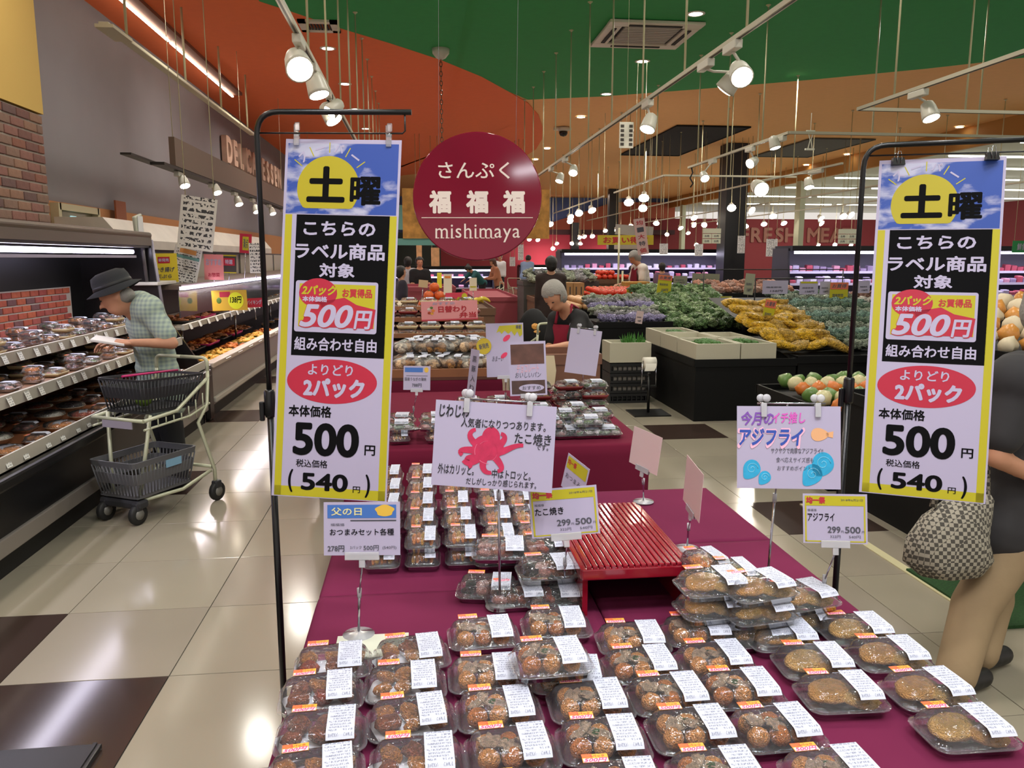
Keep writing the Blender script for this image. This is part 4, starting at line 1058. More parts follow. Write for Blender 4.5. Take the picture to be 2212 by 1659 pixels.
track('far right lighting track below the amber bulkhead', [(11.2, 11), (11.2, 32)], 2.9, [(11.2, 11.3 + 1.7 * i) for i in range(12)])
# rods hanging free of the tracks seen among the ceilings
def lamp(loc, dirv, label, power=0, near=True, s=1.0, rail=None):
    """loc: centre of the glowing end; dirv: where it points; rail: (x, z) of the track it hangs from"""
    dv = Vector(dirv).normalized(); q = dv.to_track_quat('-Z', 'Y').to_euler()
    hc = Vector(loc) - dv * .07 * s
    if rail is None: rail = min(((-.728, 2.89), (2.066, 2.91), (4.2, 2.91), (6.3, 2.9)), key=lambda r: abs(r[0] - hc.x))
    t = thing('track_spotlight', label, 'spotlight', (rail[0], hc.y + .03, rail[1] - .016), group='white track spotlights')
    o = Vector(t.location)
    build('adapter', lambda b: b.box((0, 0, -.028), (.055, .22, .055), bev=.006), head_m, t)
    e = hc - o + Vector((0, 0, .05 * s))
    build('arm', lambda b: b.tube([(0, 0, -.05), (e.x * .3, e.y * .3, -.07), e], .010, 8), head_m, t)
    hd = build('head', lambda b: b.lathe([(.022, .075), (.045, .06), (.056, .02), (.064, -.05), (.066, -.07), (.060, -.07)], seg=18, cap=True), head_m, t)
    build('lens', lambda b: b.lathe([(.001, -.074), (.04, -.078), (.058, -.071), (.058, -.066)], seg=18), glow_m if near else glow_far, hd)
    hd.scale = (s, s, s); hd.location = hc - o; hd.rotation_euler = q
    if power: spot('track_lamp_light', Vector(loc) + dv * .03, Vector(loc) + dv * 3, power, 95, r=.05)
    return t
def aim(px, py, Z): return at(px, py, Z=Z)
lamp(aim(648, 150, 2.66), (.25, -.75, -.6), 'glowing track spotlight nearest the camera on the left track', 18, s=1.35)
lamp(aim(690, 206, 2.66), (.3, -.2, -1), 'second track spotlight from the front on the left track, pointing down', 18, s=1.2)
lamp(aim(722, 260, 2.66), (.5, -.3, -.8), 'third track spotlight on the left track, just above the stand arm', 18, s=1.2)
lamp(aim(712, 243, 2.70), (-.6, -.3, -.6), 'white track spotlight beside the third one on the left track', 10)
lamp(aim(1603, 167, 2.66), (-.1, -.8, -.6), 'brightest track spotlight nearest the camera on the right track', 20, s=1.15)
lamp(aim(1565, 195, 2.70), (-.5, .5, -.8), 'white spotlight turned away beside the brightest one on the right track', 14, s=1.15)
lamp(aim(1398, 280, 2.64), (-.35, -.3, -.9), 'track spotlight pointing down, left of the black ceiling opening', 18, s=1.1)
lamp(aim(1238, 374, 2.68), (-.2, -.6, -.7), 'round glowing spotlight far down the right track', 14)
lamp(aim(1208, 392, 2.68), (-.3, -.3, -.9), 'last visible spotlight on the right track', 14)
lamp(aim(2012, 256, 2.66), (.1, -.45, -1), 'glowing spotlight on the angled track above the right banner arm', 16, s=1.1)
lamp(aim(1620, 354, 2.68), (-.7, -.4, -.4), 'spotlight turned left on the angled track before the pale ceiling', 14)
lamp(aim(1523, 386, 2.62), (0, -.7, -.6), 'round glowing spotlight at the end of the angled track', 14)
lamp(aim(1675, 320, 2.76), (.2, -.2, -1), 'small spotlight pointing down from the middle of the angled track', 8)
lamp(aim(1645, 410, 2.55), (0, -.9, -.4), 'dazzling round lamp right of the big black pillar', 22, s=1.9)
lamp(aim(1748, 405, 2.62), (0, -.4, -.9), 'bell-shaped lamp beside the dazzling round one', 12, s=1.2)
far = [(1358, 432), (1391, 422), (1389, 446), (1230, 467), (1250, 457), (1277, 450), (1230, 475), (1188, 482), (1307, 496), (1331, 494), (1341, 491), (1362, 486), (1380, 483), (1418, 479), (1441, 505), (1469, 490), (1497, 484), (1498, 467), (1486, 501), (1522, 484), (1524, 496), (1552, 478), (1551, 494), (1611, 486), (1650, 481), (1692, 479), (1669, 463), (1771, 469), (1820, 464), (1251, 511), (1261, 509), (1279, 508), (1236, 524), (1254, 524), (1202, 524), (1194, 535), (1503, 526), (1552, 526), (1726, 527), (1767, 527), (1803, 527), (1837, 528), (896, 529), (920, 530), (938, 530), (1161, 516), (1143, 515), (1772, 480), (1835, 462), (1580, 445), (1620, 452)]
b = MB(); b.lathe([(.02, .07), (.045, .05), (.062, -.05), (.062, -.06), (.001, -.062)], seg=10); me_fh = b.mesh('head', head_m)
b = MB(); b.lathe([(.001, -.07), (.085, -.066), (.085, -.06)], seg=10); me_fl = b.mesh('lens', glow_far)
cnt = {}
zone = lambda x: 0 if x < 1000 else (1 if x < 1300 else (2 if x < 1565 else 3))
for i, (px, py) in enumerate(far):
    zz = 2.72 if py < 506 else 2.45
    p = at(px, py, Z=zz)
    if p.y > 38.6: p = at(px, py, Y=37.0 + (i % 5) * .4)
    near = 'right of the round sign' if px < 1300 else ('left of the big pillar' if px < 1565 else 'right of the big pillar')
    if px < 1000: near = 'by the teal wall'
    cnt[near] = cnt.get(near, 0) + 1
    t = thing('rod_spotlight', 'small distant white spotlight on a thin rod ' + near, 'spotlight', p, group='distant spotlights ' + near)
    q = Vector((R.uniform(-.4, .4), -.7, R.uniform(-.9, -.4))).to_track_quat('-Z', 'Y').to_euler()
    hd = put('head', me_fh, t, rot=q, sc=1.2); put('lens', me_fl, hd)
    if p.z < 4.4:
        b = MB(); b.tube([(0, 0, .05), (0, 0, (H if p.x < 12.6 else 4.05) - p.z)], .008, 5); put('rod', b.mesh('rod', rod_m), t)
# left: ivory rail high on the grey wall
t = thing('lighting_track', 'ivory rail hanging high before the grey wall under the strip lamp', 'lighting track', (-2.8, 0, 3.6), group='ceiling lighting tracks')
build('rail', lambda b: b.box((0, 11.3, 0), (.09, 6.6, .035), bev=.006), mat('ivory_metal'), t)
for y in (8.6, 10.6, 12.4, 14.2):
    b = MB(); b.tube([(0, y, 0), (0, y, H - 3.6)], .014, 8); put('rod', b.mesh('rod', rod_m), t)
build('end_plate', lambda b: b.box((.02, 8.2, -.03), (.16, .5, .03)), mat('ivory_metal'), t)
# brown beam with spots
bm_m = mat('beam_brown', '6E5A4C', .6)
t = thing('hanging_beam', 'brown hanging box beam in front of the wooden letters', 'beam', (-2.6, 9.15, 2.48))
build('board', lambda b: b.box((0, 7.5, .15), (.06, 15, .30)), bm_m, t)
build('lower_channel', lambda b: (b.box((-.04, 7.3, -.02), (.14, 15.4, .03)), b.box((-.14, -.55, -.0), (.1, .9, .02))), mat('channel_black', '17130f', .5), t)
for y in (.05, 3.5, 7, 11):
    b = MB(); b.tube([(0, y, .3), (0, y, H - 2.48)], .004, 5); put('wire', b.mesh('wire', rod_m), t)
for i, (px, py) in enumerate(((400, 402), (470, 417), (517, 442), (555, 458), (590, 462), (618, 476), (636, 483))):
    p = at(px, py, X=-2.55)
    lamp(p, (.35, -.35, -.85), 'white spotlight under the brown hanging beam, %s from its near end' % ORD[i], 7 if i < 3 else 0, near=False, s=.9, rail=(-2.62, 2.46))
# hanging things
t = thing('hanging_plaque', 'small white hanging plaque with dark slots in front of the black ceiling opening', 'plaque', at(1353, 292, Y=7.0))
def pl(b):
    b.box((0, 0, 0), (.125, .01, .22), bev=.004)
build('panel', pl, white_p, t)
def sl(b, s):
    if 1:
        for k in range(5): b.box((s * .038, -.006, .075 - k * .038), (.030, .004, .024)); b.box((s * .038, -.009, .075 - k * .038), (.016, .003, .008))
for s_ in (-1, 1): tag(build('slot_row', lambda b: sl(b, s_), mat('slot_dark', '4c4640', .6), t), kind='stuff')
build('wire', lambda b: b.tube([(0, 0, .11), (0, 0, H - t.location.z)], .0015, 4), rod_m, t)
p = at(1750, 303, Y=8.95)
o = build('cable_clip', lambda b: (b.box((0, 0, .10), (.10, .02, .02)), b.tube([(-.03, 0, .09), (.0, 0, .0), (-.02, 0, -.09)], .006, 5), b.tube([(.03, 0, .09), (.01, 0, .0), (.03, 0, -.09)], .006, 5), b.box((0, 0, -.1), (.11, .02, .02)), b.tube([(0, 0, .11), (0, 0, .3)], .004, 5)), white_p, loc=p); tag(o, 'small white plastic hanger below the crossbar at the upper right', 'hanger')
o = build('hanging_cable', lambda b: b.tube([(0, 0, 0), (.02, 0, -.08), (-.02, 0, -.16), (.03, 0, -.24), (-.01, 0, -.3)], .012, 6), blackm, loc=at(1494, 362, Y=12.4)); tag(o, 'short dark cable dangling from the end of the angled track', 'cable')
p = at(1217, 275, Z=H)
t = thing('dome_camera', 'dark dome security camera on the amber ceiling', 'camera', (p.x, p.y, H))
build('mount', lambda b: b.lathe([(.14, 0), (.14, -.06), (.1, -.09)], seg=18), head_m, t)
build('dome', lambda b: b.lathe([(.1, -.09), (.1, -.14), (.07, -.19), (.001, -.21)], seg=18), mat('dome_glass', '1b1410', .1), t)
build('bracket', lambda b: b.box((-.02, 0, -.04), (.4, .1, .05)), head_m, t)
p = at(952, 105, Z=H)
t = thing('hanging_board', 'two-piece chipboard panel on a chain from the green ceiling, half behind the round sign', 'sign', (p.x, p.y, 0))
def osb():
    m = mat('chipboard', 'C98F45', .7, var=.3, vscale=9); return m
a = at(868, 395, Y=p.y); c = at(1186, 516, Y=p.y)
build('panel', lambda b: b.box(((a.x + c.x) / 2 - p.x, .0, (at(1000, 408, Y=p.y).z + c.z) / 2), (c.x - a.x, .04, at(1000, 408, Y=p.y).z - c.z)), osb(), t)
build('teal_edge', lambda b: b.box((-.25, .02, c.z - .05), (.9, .03, .1)), mat('wall_teal'), t)
txt(t, 'ベーカリー', mat('brush_ink'), (a.x + c.x) / 2 - p.x, 0, rz=0, w=1.3, bold=.01).matrix_local = Matrix.Translation(((a.x + c.x) / 2 - p.x, -.03, (a.z + c.z) / 2 - .1)) @ Matrix.Rotation(pi / 2, 4, 'X')
def chain(b):
    z = H - .15; k = 0
    while z > a.z + .02:
        R_ = []
        for i in range(9):
            an = 2 * pi * i / 8; u = .018 * cos(an); w_ = .042 * sin(an)
            R_.append((u, 0, z + w_) if k % 2 else (0, u, z + w_))
        b.tube(R_, .006, 4, cap=False); z -= .066; k += 1
build('chain', chain, mat('chain_brown', '6d4a30', .5), t)
build('ceiling_cup', lambda b: b.lathe([(.13, H), (.12, H - .07), (.07, H - .13), (.03, H - .15)], seg=18), head_m, t)
# ================================================================ PEOPLE
skin_m = mat('skin', 'C08A6C', .55, var=.05); hair_g = mat('hair_grey', '8E8A84', .7, bump=.5, bscale=90); hair_b = mat('hair_black', '15110f', .5, bump=.4, bscale=90); hair_br = mat('hair_brown', '4a2e22', .55, bump=.4, bscale=90)
def hand_prims(b, wrist, d, n, s=1, curl=.5):
    """palm and five bent fingers; d = direction of the fingers, n = back of the hand normal"""
    d = Vector(d).normalized(); n = Vector(n); n = (n - d * n.dot(d)).normalized(); w = d.cross(n) * s
    wrist = Vector(wrist)
    for k in (-.022, -.008, .008, .022): capsule(b, wrist + w * k * .8, wrist + d * .085 + w * k, .013, .011, 8)
    for k, L in zip((-.032, -.011, .011, .031), (.058, .072, .078, .068)):
        a = wrist + d * .082 + w * k
        c = a + (d * cos(curl) - n * sin(curl)) * L * .5; e = c + (d * cos(curl * 2.2) - n * sin(curl * 2.2)) * L * .55
        capsule(b, a, c, .0088, .0082, 8); capsule(b, c, e, .0080, .0066, 8)
    a = wrist + d * .025 + w * .024; c = a + (d * .6 + w * .7 - n * .3).normalized() * .042; e = c + (d * .9 + w * .1 - n * .4).normalized() * .034
    capsule(b, a, c, .0115, .0095, 8); capsule(b, c, e, .009, .0075, 8)
def lateral(J): return (Vector(J['shR']) - Vector(J['shL'])).normalized()
def torso(b, J, g=0., hem=0.):
    lat = lateral(J); ch, wa, pe = Vector(J['chest']), Vector(J['waist']), Vector(J['pelvis'])
    shL, shR = Vector(J['shL']), Vector(J['shR'])
    S = J.get('s', 1)
    capsule(b, shL, shR, (.062 + g) * S, (.062 + g) * S)
    for c, hw, r in ((ch, .095, .098), ((ch + wa) / 2, .085, .092), (wa, .075, .09), ((wa + pe) / 2, .08, .096), (pe, .085, .105)):
        capsule(b, c - lat * hw * S, c + lat * hw * S, (r + g) * S, (r + g) * S)
    for s_ in (-1, 1):
        for p, q in ((shL.lerp(shR, .5 + s_ * .33), ch + lat * s_ * .08 * S), (ch + lat * s_ * .08 * S, wa + lat * s_ * .065 * S), (wa + lat * s_ * .065 * S, pe + lat * s_ * .075 * S)):
            capsule(b, p, q, (.075 + g) * S, (.085 + g) * S)
    if hem:
        dn = (pe - wa).normalized()
        for s_ in (-1, 0, 1): capsule(b, pe + lat * s_ * .08 * S, pe + lat * s_ * .1 * S + dn * hem, (.105 + g) * S, (.108 + g) * S)
def head(b, J):
    h = Vector(J['head']); up = Vector(J['up']).normalized(); fd = Vector(J['face']).normalized(); fd = (fd - up * fd.dot(up)).normalized(); sd = up.cross(fd); S = J.get('s', 1)
    M = Matrix((sd, fd, up)).transposed()
    b.ball(h + up * .022 * S, .1 * S, 3, (.78, .96, 1.0), M=M)
    b.ball(h + fd * .018 * S - up * .045 * S, .07 * S, 2, (.82, .95, 1.05), M=M)
    capsule(b, h + fd * .088 * S + up * .012 * S, h + fd * .112 * S - up * .022 * S, .010 * S, .015 * S, 8)
    capsule(b, h + fd * .075 * S - up * .062 * S - sd * .018, h + fd * .075 * S - up * .062 * S + sd * .018, .014 * S, .014 * S, 8)
    for s_ in (-1, 1):
        b.ball(h + sd * s_ * .080 * S - up * .006 - fd * .005, .026 * S, 2, (.3, .7, 1.1), M=M)
        b.ball(h + sd * s_ * .030 * S + fd * .078 * S + up * .028, .018 * S, 1, (1.1, .7, .5), M=M)
    return h, up, fd, sd, M, S
def figure(label, J, shirt, pants, hair=None, shoe=None, vox=.018, sleeve='short', hem=0., hairstyle='short', skin=None, group=None, loose=.016, name='person', hands=True, shirt_name='shirt'):
    base = J.get('base') or ((Vector(J['anL']) + Vector(J['anR'])) / 2); base = Vector((base[0], base[1], 0))
    root = thing(name, label, 'person', base, group=group)
    S = J.get('s', 1); skin = skin or skin_m
    def body(b):
        torso(b, J); head(b, J)
        capsule(b, J['neck'], Vector(J['head']) - Vector(J['up']).normalized() * .03, .058 * S, .052 * S)
        capsule(b, Vector(J['chest']) * .4 + Vector(J['neck']) * .6, J['neck'], .065 * S, .058 * S)
        for s_ in 'LR':
            capsule(b, J['sh' + s_], J['el' + s_], .05 * S, .039 * S); capsule(b, J['el' + s_], J['ha' + s_], .039 * S, .026 * S)
            capsule(b, J['hip' + s_], J['kn' + s_], .082 * S, .054 * S); capsule(b, J['kn' + s_], J['an' + s_], .054 * S, .036 * S)
            f = Vector(J['toe'])
            a = Vector(J['an' + s_]); capsule(b, a - Vector((0, 0, .03)), a + f * .14 * S - Vector((0, 0, .045)), .036 * S, .028 * S)
    mes = [fuse('body', body, skin, vox)]
    if hands:
        for s_ in 'LR':
            a, e = Vector(J['ha' + s_]), Vector(J['el' + s_])
            d = Vector(J.get('hd' + s_) or (a - e)); n = Vector(J.get('hn' + s_) or (0, 0, 1))
            mes.append(fuse('hand', lambda b: hand_prims(b, a, d, n, (1 if s_ == 'L' else -1)), skin, .0055, 2))
    me = join_meshes('body', mes, skin)
    for v in me.polygons: v.use_smooth = True
    put('body', me, root, -base)
    def sh(b):
        torso(b, J, loose, hem)
        for s_ in 'LR':
            a, e, h = Vector(J['sh' + s_]), Vector(J['el' + s_]), Vector(J['ha' + s_])
            if sleeve == 'short': capsule(b, a, a.lerp(e, .72), .070 * S, .068 * S)
            else: capsule(b, a, e, .066 * S, .056 * S); capsule(b, e, e.lerp(h, .88), .055 * S, .042 * S)
    put(shirt_name, fuse(shirt_name, sh, shirt, vox, 4), root, -base)
    def pa(b):
        pe = Vector(J['pelvis']); lat = lateral(J)
        capsule(b, pe - lat * .085, pe + lat * .085, .112 * S, .112 * S)
        for s_ in 'LR':
            capsule(b, J['hip' + s_], J['kn' + s_], .098 * S, .078 * S); capsule(b, J['kn' + s_], Vector(J['an' + s_]) + Vector((0, 0, .0)), .078 * S, .066 * S)
    put('trousers', fuse('trousers', pa, pants, vox, 4), root, -base)
    for s_ in 'LR':
        a = Vector(J['an' + s_]); f = Vector(J['toe'])
        def sho(b):
            capsule(b, a - f * .03 - Vector((0, 0, .035)), a + f * .15 * S - Vector((0, 0, .045)), .042 * S, .036 * S, 10, (1, .9)); capsule(b, a, a - Vector((0, 0, .04)), .046, .046)
        m = fuse('shoe', sho, shoe or mat('shoe_dark', '1a1818', .5), .012, 3)
        for v in m.vertices: v.co.z = max(v.co.z, .002)
        put('shoe', m, root, -base)
    if hair:
        h = Vector(J['head']); up = Vector(J['up']).normalized(); fd = Vector(J['face']).normalized(); fd = (fd - up * fd.dot(up)).normalized(); sd = up.cross(fd)
        M = Matrix((sd, fd, up)).transposed()
        def ha(b):
            if hairstyle == 'fringe': b.ball(h - up * .012 * S - fd * .045 * S, .088 * S, 3, (.93, .72, .62), .1, 5, 3, M=M); return
            b.ball(h + up * .035 * S - fd * .014 * S, .112 * S, 3, (.84, .96, .95), .05, 3, 2, M=M)
            b.ball(h - up * .01 * S - fd * .04 * S, .095 * S, 3, (.88, .8, 1.0), .05, 3, 3, M=M)
            if hairstyle == 'long':
                b.ball(h - up * .09 * S - fd * .045 * S, .085 * S, 3, (1.0, .75, 1.2), .08, 3, 4, M=M)
            if hairstyle == 'bun': b.ball(h + up * .07 * S - fd * .1 * S, .055 * S, 2, (1, 1, 1), .1, 3, 5, M=M)
        m = fuse('hair', ha, hair, min(vox, .014), 2)
        # keep the face free: trim what lies in front of the hairline
        bm = bmesh.new(); bm.from_mesh(m)
        cut = [v for v in bm.verts if (v.co - h).dot(fd) > .045 * S and (v.co - h).dot(up) < .055 * S]
        bmesh.ops.delete(bm, geom=cut, context='VERTS'); bm.to_mesh(m); bm.free()
        put('hair', m, root, -base)
    h = Vector(J['head']); up = Vector(J['up']).normalized(); fd = Vector(J['face']).normalized(); fd = (fd - up * fd.dot(up)).normalized(); sd = up.cross(fd); M = Matrix((sd, fd, up)).transposed()
    for s_ in (-1, 1):
        b = MB(); b.ball(h + sd * s_ * .030 * S + fd * .090 * S + up * .012 * S, .010 * S, 1, (1.3, .5, .6), M=M)
        put('eye', b.mesh('eye', mat('eye_dark', '1a1210', .3)), root, -base)
    return root
def standing(x, y, ang, hgt=1.62, lean=0., bow=0., arms='down', step=.05):
    """joints of an upright figure at (x, y) facing ang (radians, 0 = +X)"""
    S = hgt / 1.68; f = Vector((cos(ang), sin(ang), 0)); l = Vector((-sin(ang), cos(ang), 0)); o = Vector((x, y, 0)); z = lambda v: Vector((0, 0, v * S))
    pe = o + z(.92); t = Vector((f.x * sin(lean), f.y * sin(lean), cos(lean)))
    J = dict(s=S, pelvis=pe, waist=pe + t * .16 * S, chest=pe + t * .37 * S, neck=pe + t * .53 * S, toe=f, base=(x, y))
    sh = pe + t * .465 * S
    hu = Vector((f.x * sin(lean + bow), f.y * sin(lean + bow), cos(lean + bow)))
    J['head'] = J['neck'] + hu * .135 * S; J['up'] = hu; J['face'] = f * cos(bow + lean) - Vector((0, 0, 1)) * sin(bow + lean)
    for s_, k in (('L', 1), ('R', -1)):
        J['sh' + s_] = sh + l * .165 * S * k
        if arms == 'down': J['el' + s_] = J['sh' + s_] - z(.28) + l * .03 * k; J['ha' + s_] = J['el' + s_] - z(.24) + f * .05
        elif arms == 'front': J['el' + s_] = J['sh' + s_] - z(.26) + f * .06 + l * .03 * k; J['ha' + s_] = J['el' + s_] + f * .24 * S - l * .06 * k - z(.02)
        elif arms == 'work': J['el' + s_] = J['sh' + s_] - z(.2) + f * .16 + l * .05 * k; J['ha' + s_] = J['el' + s_] + f * .2 * S - l * .05 * k - z(.12)
        J['hip' + s_] = pe + l * .085 * S * k; J['kn' + s_] = o + l * .09 * S * k + f * .02 + z(.49) + f * step * k; J['an' + s_] = o + l * .095 * S * k + f * step * k + z(.085)
    return J
# ================================================================ LEFT SIDE: FRIDGE CASE, HOT CASE, CART, SHOPPER
case_b = mat('case_black', '0d0d0f', .3, spec=.3); case_g = mat('case_grey', '8E8780', .35, metal=.3); rail_w = mat('price_rail', 'B9B2A6', .4)
tagp = print_mat('tag_print', 'E4E2DC', '66646a', rows=4, cols=24, density=.6)
glow_case = mat('case_tube_glow', 'E9E2FF', .4, emit=7)
def tagrow(parent, x, z, ys, w=.05, h=.045, tilt=.35):
    b = MB(); b.box((0, 0, 0), (w, h, .0012)); me = b.mesh('price_tag', tagp)
    for y in ys: put('price_tag', me, parent, (x, y, z), (pi / 2 - tilt, 0, pi / 2))
t = thing('fridge_case', 'long open black refrigerated case with shelves of packs along the left wall', 'display case', (0, 0, 0))
Y0, Y1 = 1.2, 7.45; YM, YL = (Y0 + Y1) / 2, Y1 - Y0
build('kick_plinth', lambda b: b.box((-2.45, YM, .06), (.92, YL, .12)), mat('plinth_black', '070707', .6), t)
build('lower_body', lambda b: b.box((-2.45, YM, .29), (.98, YL, .34)), case_b, t)
build('grey_strip', lambda b: b.box((-1.955, YM, .165), (.03, YL, .085), bev=.006), case_g, t)
build('bumper', lambda b: b.box((-1.92, YM, .475), (.06, YL, .06), bev=.015), case_b, t)
build('deck', lambda b: b.box((-2.45, YM, .50), (.92, YL, .02)), mat('deck_wood', '8A5638', .5, var=.1), t)
build('deck_price_rail', lambda b: b.box((-1.955, YM, .545), (.012, YL, .07)), rail_w, t)
for z, x in ((.77, -2.14), (.94, -2.34)):
    build('shelf', lambda b: (b.box(((x - 2.95) / 2, YM, z), (-2.95 - x if False else 2.95 + x, YL - .1, .02))), mat('shelf_wood', '7c5a44', .5), t)
    build('shelf_rail', lambda b: b.box((x + .01, YM, z + .0), (.02, YL - .1, .065)), rail_w, t)
build('back_panel', lambda b: b.box((-2.97, YM, 1.05), (.04, YL, 1.1)), mat('case_inner', '08080a', .5), t)
build('mirror_panel', lambda b: b.box((-2.92, 3.7, 1.42), (.02, 4.2, .24)), mat('case_mirror', '8c8890', .12, metal=.8), t)
build('canopy', lambda b: (b.box((-2.65, YM, 1.66), (.62, YL, .10)), b.box((-2.36, YM, 1.70), (.06, YL, .05), bev=.02)), mat('canopy_bronze', '6b6258', .35, metal=.5), t)
build('canopy_underside', lambda b: b.box((-2.62, YM, 1.60), (.52, YL, .02)), case_b, t)
build('light_tube', lambda b: b.box((-2.44, YM - .1, 1.555), (.07, YL - .3, .035), bev=.012), glow_case, t)
build('light_shelf', lambda b: b.box((-2.46, YM - .1, 1.515), (.10, YL - .2, .02)), mat('shelf_lilac', 'A39CAE', .3), t)
build('end_panel', lambda b: b.prism([(-2.97, 0), (-1.98, 0), (-1.96, .5), (-2.30, 1.05), (-2.36, 1.70), (-2.97, 1.70)], 0, .03), mat('end_dark', '1c1a1c', .25), t).matrix_local = Matrix(((1, 0, 0, 0), (0, 0, -1, Y1 + .03), (0, 1, 0, 0), (0, 0, 0, 1)))
build('corner_post', lambda b: b.tube([(-2.36, Y1 + .04, 1.66), (-2.30, Y1 + .04, 1.05)], .02, 8), mat('post_lilac', 'A8A2B2', .3), t)
area('case_lamp', (-2.42, YM, 1.5), .08, YL - .4, 16, (.90, .86, 1), rot=(0, 0, 0), spread=150)
for z, x, h in ((.77, -2.10, .05), (.94, -2.30, .05), (.545, -1.945, .05)):
    tagrow(t, x - .005, z, [2.4 + .19 * i + R.uniform(-.03, .03) for i in range(24)], h=.05)
# brick-look backdrop built of thin brick pieces
bk = build('brick_backing', lambda b: b.box((-2.935, 5.6, 1.10), (.012, 3.1, .33)), mortar, t)
bfm = [mat('facebrick_%s' % c, c, .7, var=.12, vscale=25) for c in ('A6503A', 'B05A3C', '96443A', '6E4848', '9C5048')]
fb = []
for m in bfm:
    b = MB(); b.box((0, 0, 0), (.012, .125, .042), bev=.003); fb.append(b.mesh('brick', m))
for r in range(6):
    for c in range(22):
        y = 7.05 - c * .14 - (.07 if r % 2 else 0)
        if y > 4.0: put('brick', R.choice(fb), bk, (-2.926, y, 1.235 - r * .053))
# goods in the fridge
white_tray = mat('foam_tray', 'DEDAD6', .5)
def shelfgoods(zbase, x0, x1, n, nm, kinds, ys=(2.6, 7.2), tilt=0):
    for i in range(n):
        y = ys[0] + (ys[1] - ys[0]) * (i + .5) / n
        k = kinds[i % len(kinds)]
        for j, x in enumerate((x0, x1)):
            for lv in range(1 + (i * 3 + j) % 2):
                pack(k, (x, y, zbase + lv * .05), pi / 2 + R.uniform(-.06, .06), 'clear pack on the left fridge %s, %s along, %s row%s' % (nm, ORD[i], ('front', 'back')[j], ', on top' if lv else ''), 'packs in the left fridge, ' + nm, seed=i + j)
shelfgoods(.955, -2.43, -2.62, 14, 'upper shelf', ['salad', 'mixed', 'takoyaki', 'bento'], (4.0, 7.3))
shelfgoods(.785, -2.24, -2.44, 14, 'lower shelf', ['salad', 'tempura', 'bento', 'mixed'], (3.3, 7.3))
b = MB(); b.lathe([(.05, 0), (.085, .035), (.088, .036), (.08, .03), (.05, .006)], seg=18); me_bowl = b.mesh('bowl', mat('bowl_cream', 'CDBFA8', .4))
b = MB(); b.lathe([(.086, .037), (.084, .050), (.06, .058), (.001, .059)], seg=18, cap=False); me_blid = b.mesh('bowl_lid', clear_m)
bowls = []
for s_, m in enumerate((f_kara, f_dark, f_sauce, f_rice)):
    bt = thing('food_bowl', '', 'food bowl', group='lidded bowls on the left fridge deck'); put('bowl', me_bowl, bt)
    put('food', lump('food', m, 90 + s_, (1, 1, .35), .2, 3), bt, (0, 0, .033), sc=.072); put('bowl_lid', me_blid, bt); put('label', me_lab, bt, (-.03, .01, .010))
    bowls.append(bt)
used = set()
for i in range(12):
    for j in range(3):
        k = (i * 2 + j) % 4; loc = (-2.08 - .20 * j, 3.55 + .31 * i + R.uniform(-.02, .02), .512)
        lb = "lidded bowl on the left fridge's bottom deck, %s along, %s row" % (ORD[i], ORD[j])
        if (i * 5 + j) % 3 == 0:
            pack(('karaage', 'mixed', 'appetiser')[i % 3], loc, pi / 2, 'clear pack on the bottom deck of the left fridge, %s along, row %s' % (ORD[i], ORD[j]), 'packs in the left fridge, bottom deck', seed=i); continue
        if k not in used: used.add(k); bowls[k].location = loc; bowls[k]['label'] = lb
        else: clone(bowls[k], loc, rz=R.uniform(-.4, .4), label=lb)
# ---------------------------------------------------------------- hot food case beyond
ft_y = mat('fried_heap_yellow', 'EDB048', .5, bump=.8, bscale=80, var=.2, vscale=30); ft_b = mat('fried_heap_brown', 'A8663C', .5, bump=.8, bscale=80, var=.25, vscale=30); ft_o = mat('fried_heap_orange', 'D8782C', .5, bump=.8, bscale=80, var=.2, vscale=30)
t = thing('hot_food_case', 'grey-fronted open case of fried food trays beyond the fridge', 'display case', (0, 0, 0))
HY0, HY1 = 7.72, 20.0; HM, HL = (HY0 + HY1) / 2, HY1 - HY0
build('front_panel', lambda b: b.box((-2.0, HM, .30), (.06, HL, .36)), case_g, t)
build('plinth', lambda b: b.box((-2.4, HM, .06), (.8, HL, .12)), mat('plinth_black'), t)
build('bumper', lambda b: b.box((-1.955, HM, .17), (.04, HL, .05), bev=.01), rail_w, t)
build('front_rim', lambda b: b.box((-1.99, HM, .50), (.10, HL, .05), bev=.01), mat('rim_beige', 'B7A493', .4), t)
build('well', lambda b: b.box((-2.45, HM, .44), (.85, HL, .05)), case_b, t)
build('end_block', lambda b: b.box((-2.40, HY0 - .10, .26), (.90, .19, .52), bev=.03), case_b, t)
build('middle_shelf', lambda b: (b.box((-2.55, HM, .85), (.66, HL, .02)), b.box((-2.2, HM, .86), (.03, HL, .05))), rail_w, t)
build('back_wall', lambda b: b.box((-2.93, HM, .85), (.05, HL, .8)), mat('case_back_dark', '3a2c2a', .4), t)
build('canopy', lambda b: b.box((-2.55, HM, 1.235), (.72, HL, .045)), mat('canopy_brown', '6a5a52', .3), t)
build('light_tube', lambda b: b.box((-2.19, HM, 1.225), (.035, HL, .03)), glow_case, t)
for y in (8.1, 10.4, 12.8, 15.5, 18): build('post', lambda b: b.tube([(-2.32, y, .465), (-2.32, y, .84)], .012, 6), chrome, t)
build('glass_panel', lambda b: b.box((-2.22, HM, 1.08), (.006, HL, .26)), clearmat('case_glass', milk=.08, rough=.05, bump=0), t)
tagrow(t, -2.175, .86, [7.9 + .33 * i for i in range(22)], w=.07, h=.06); tagrow(t, -1.955, .515, [8.3 + .55 * i for i in range(14)], w=.2, h=.05, tilt=1.2)
area('case_lamp', (-2.2, HM, 1.19), .06, HL, 34, (1, .86, .74), rot=(0, 0, 0), spread=170)
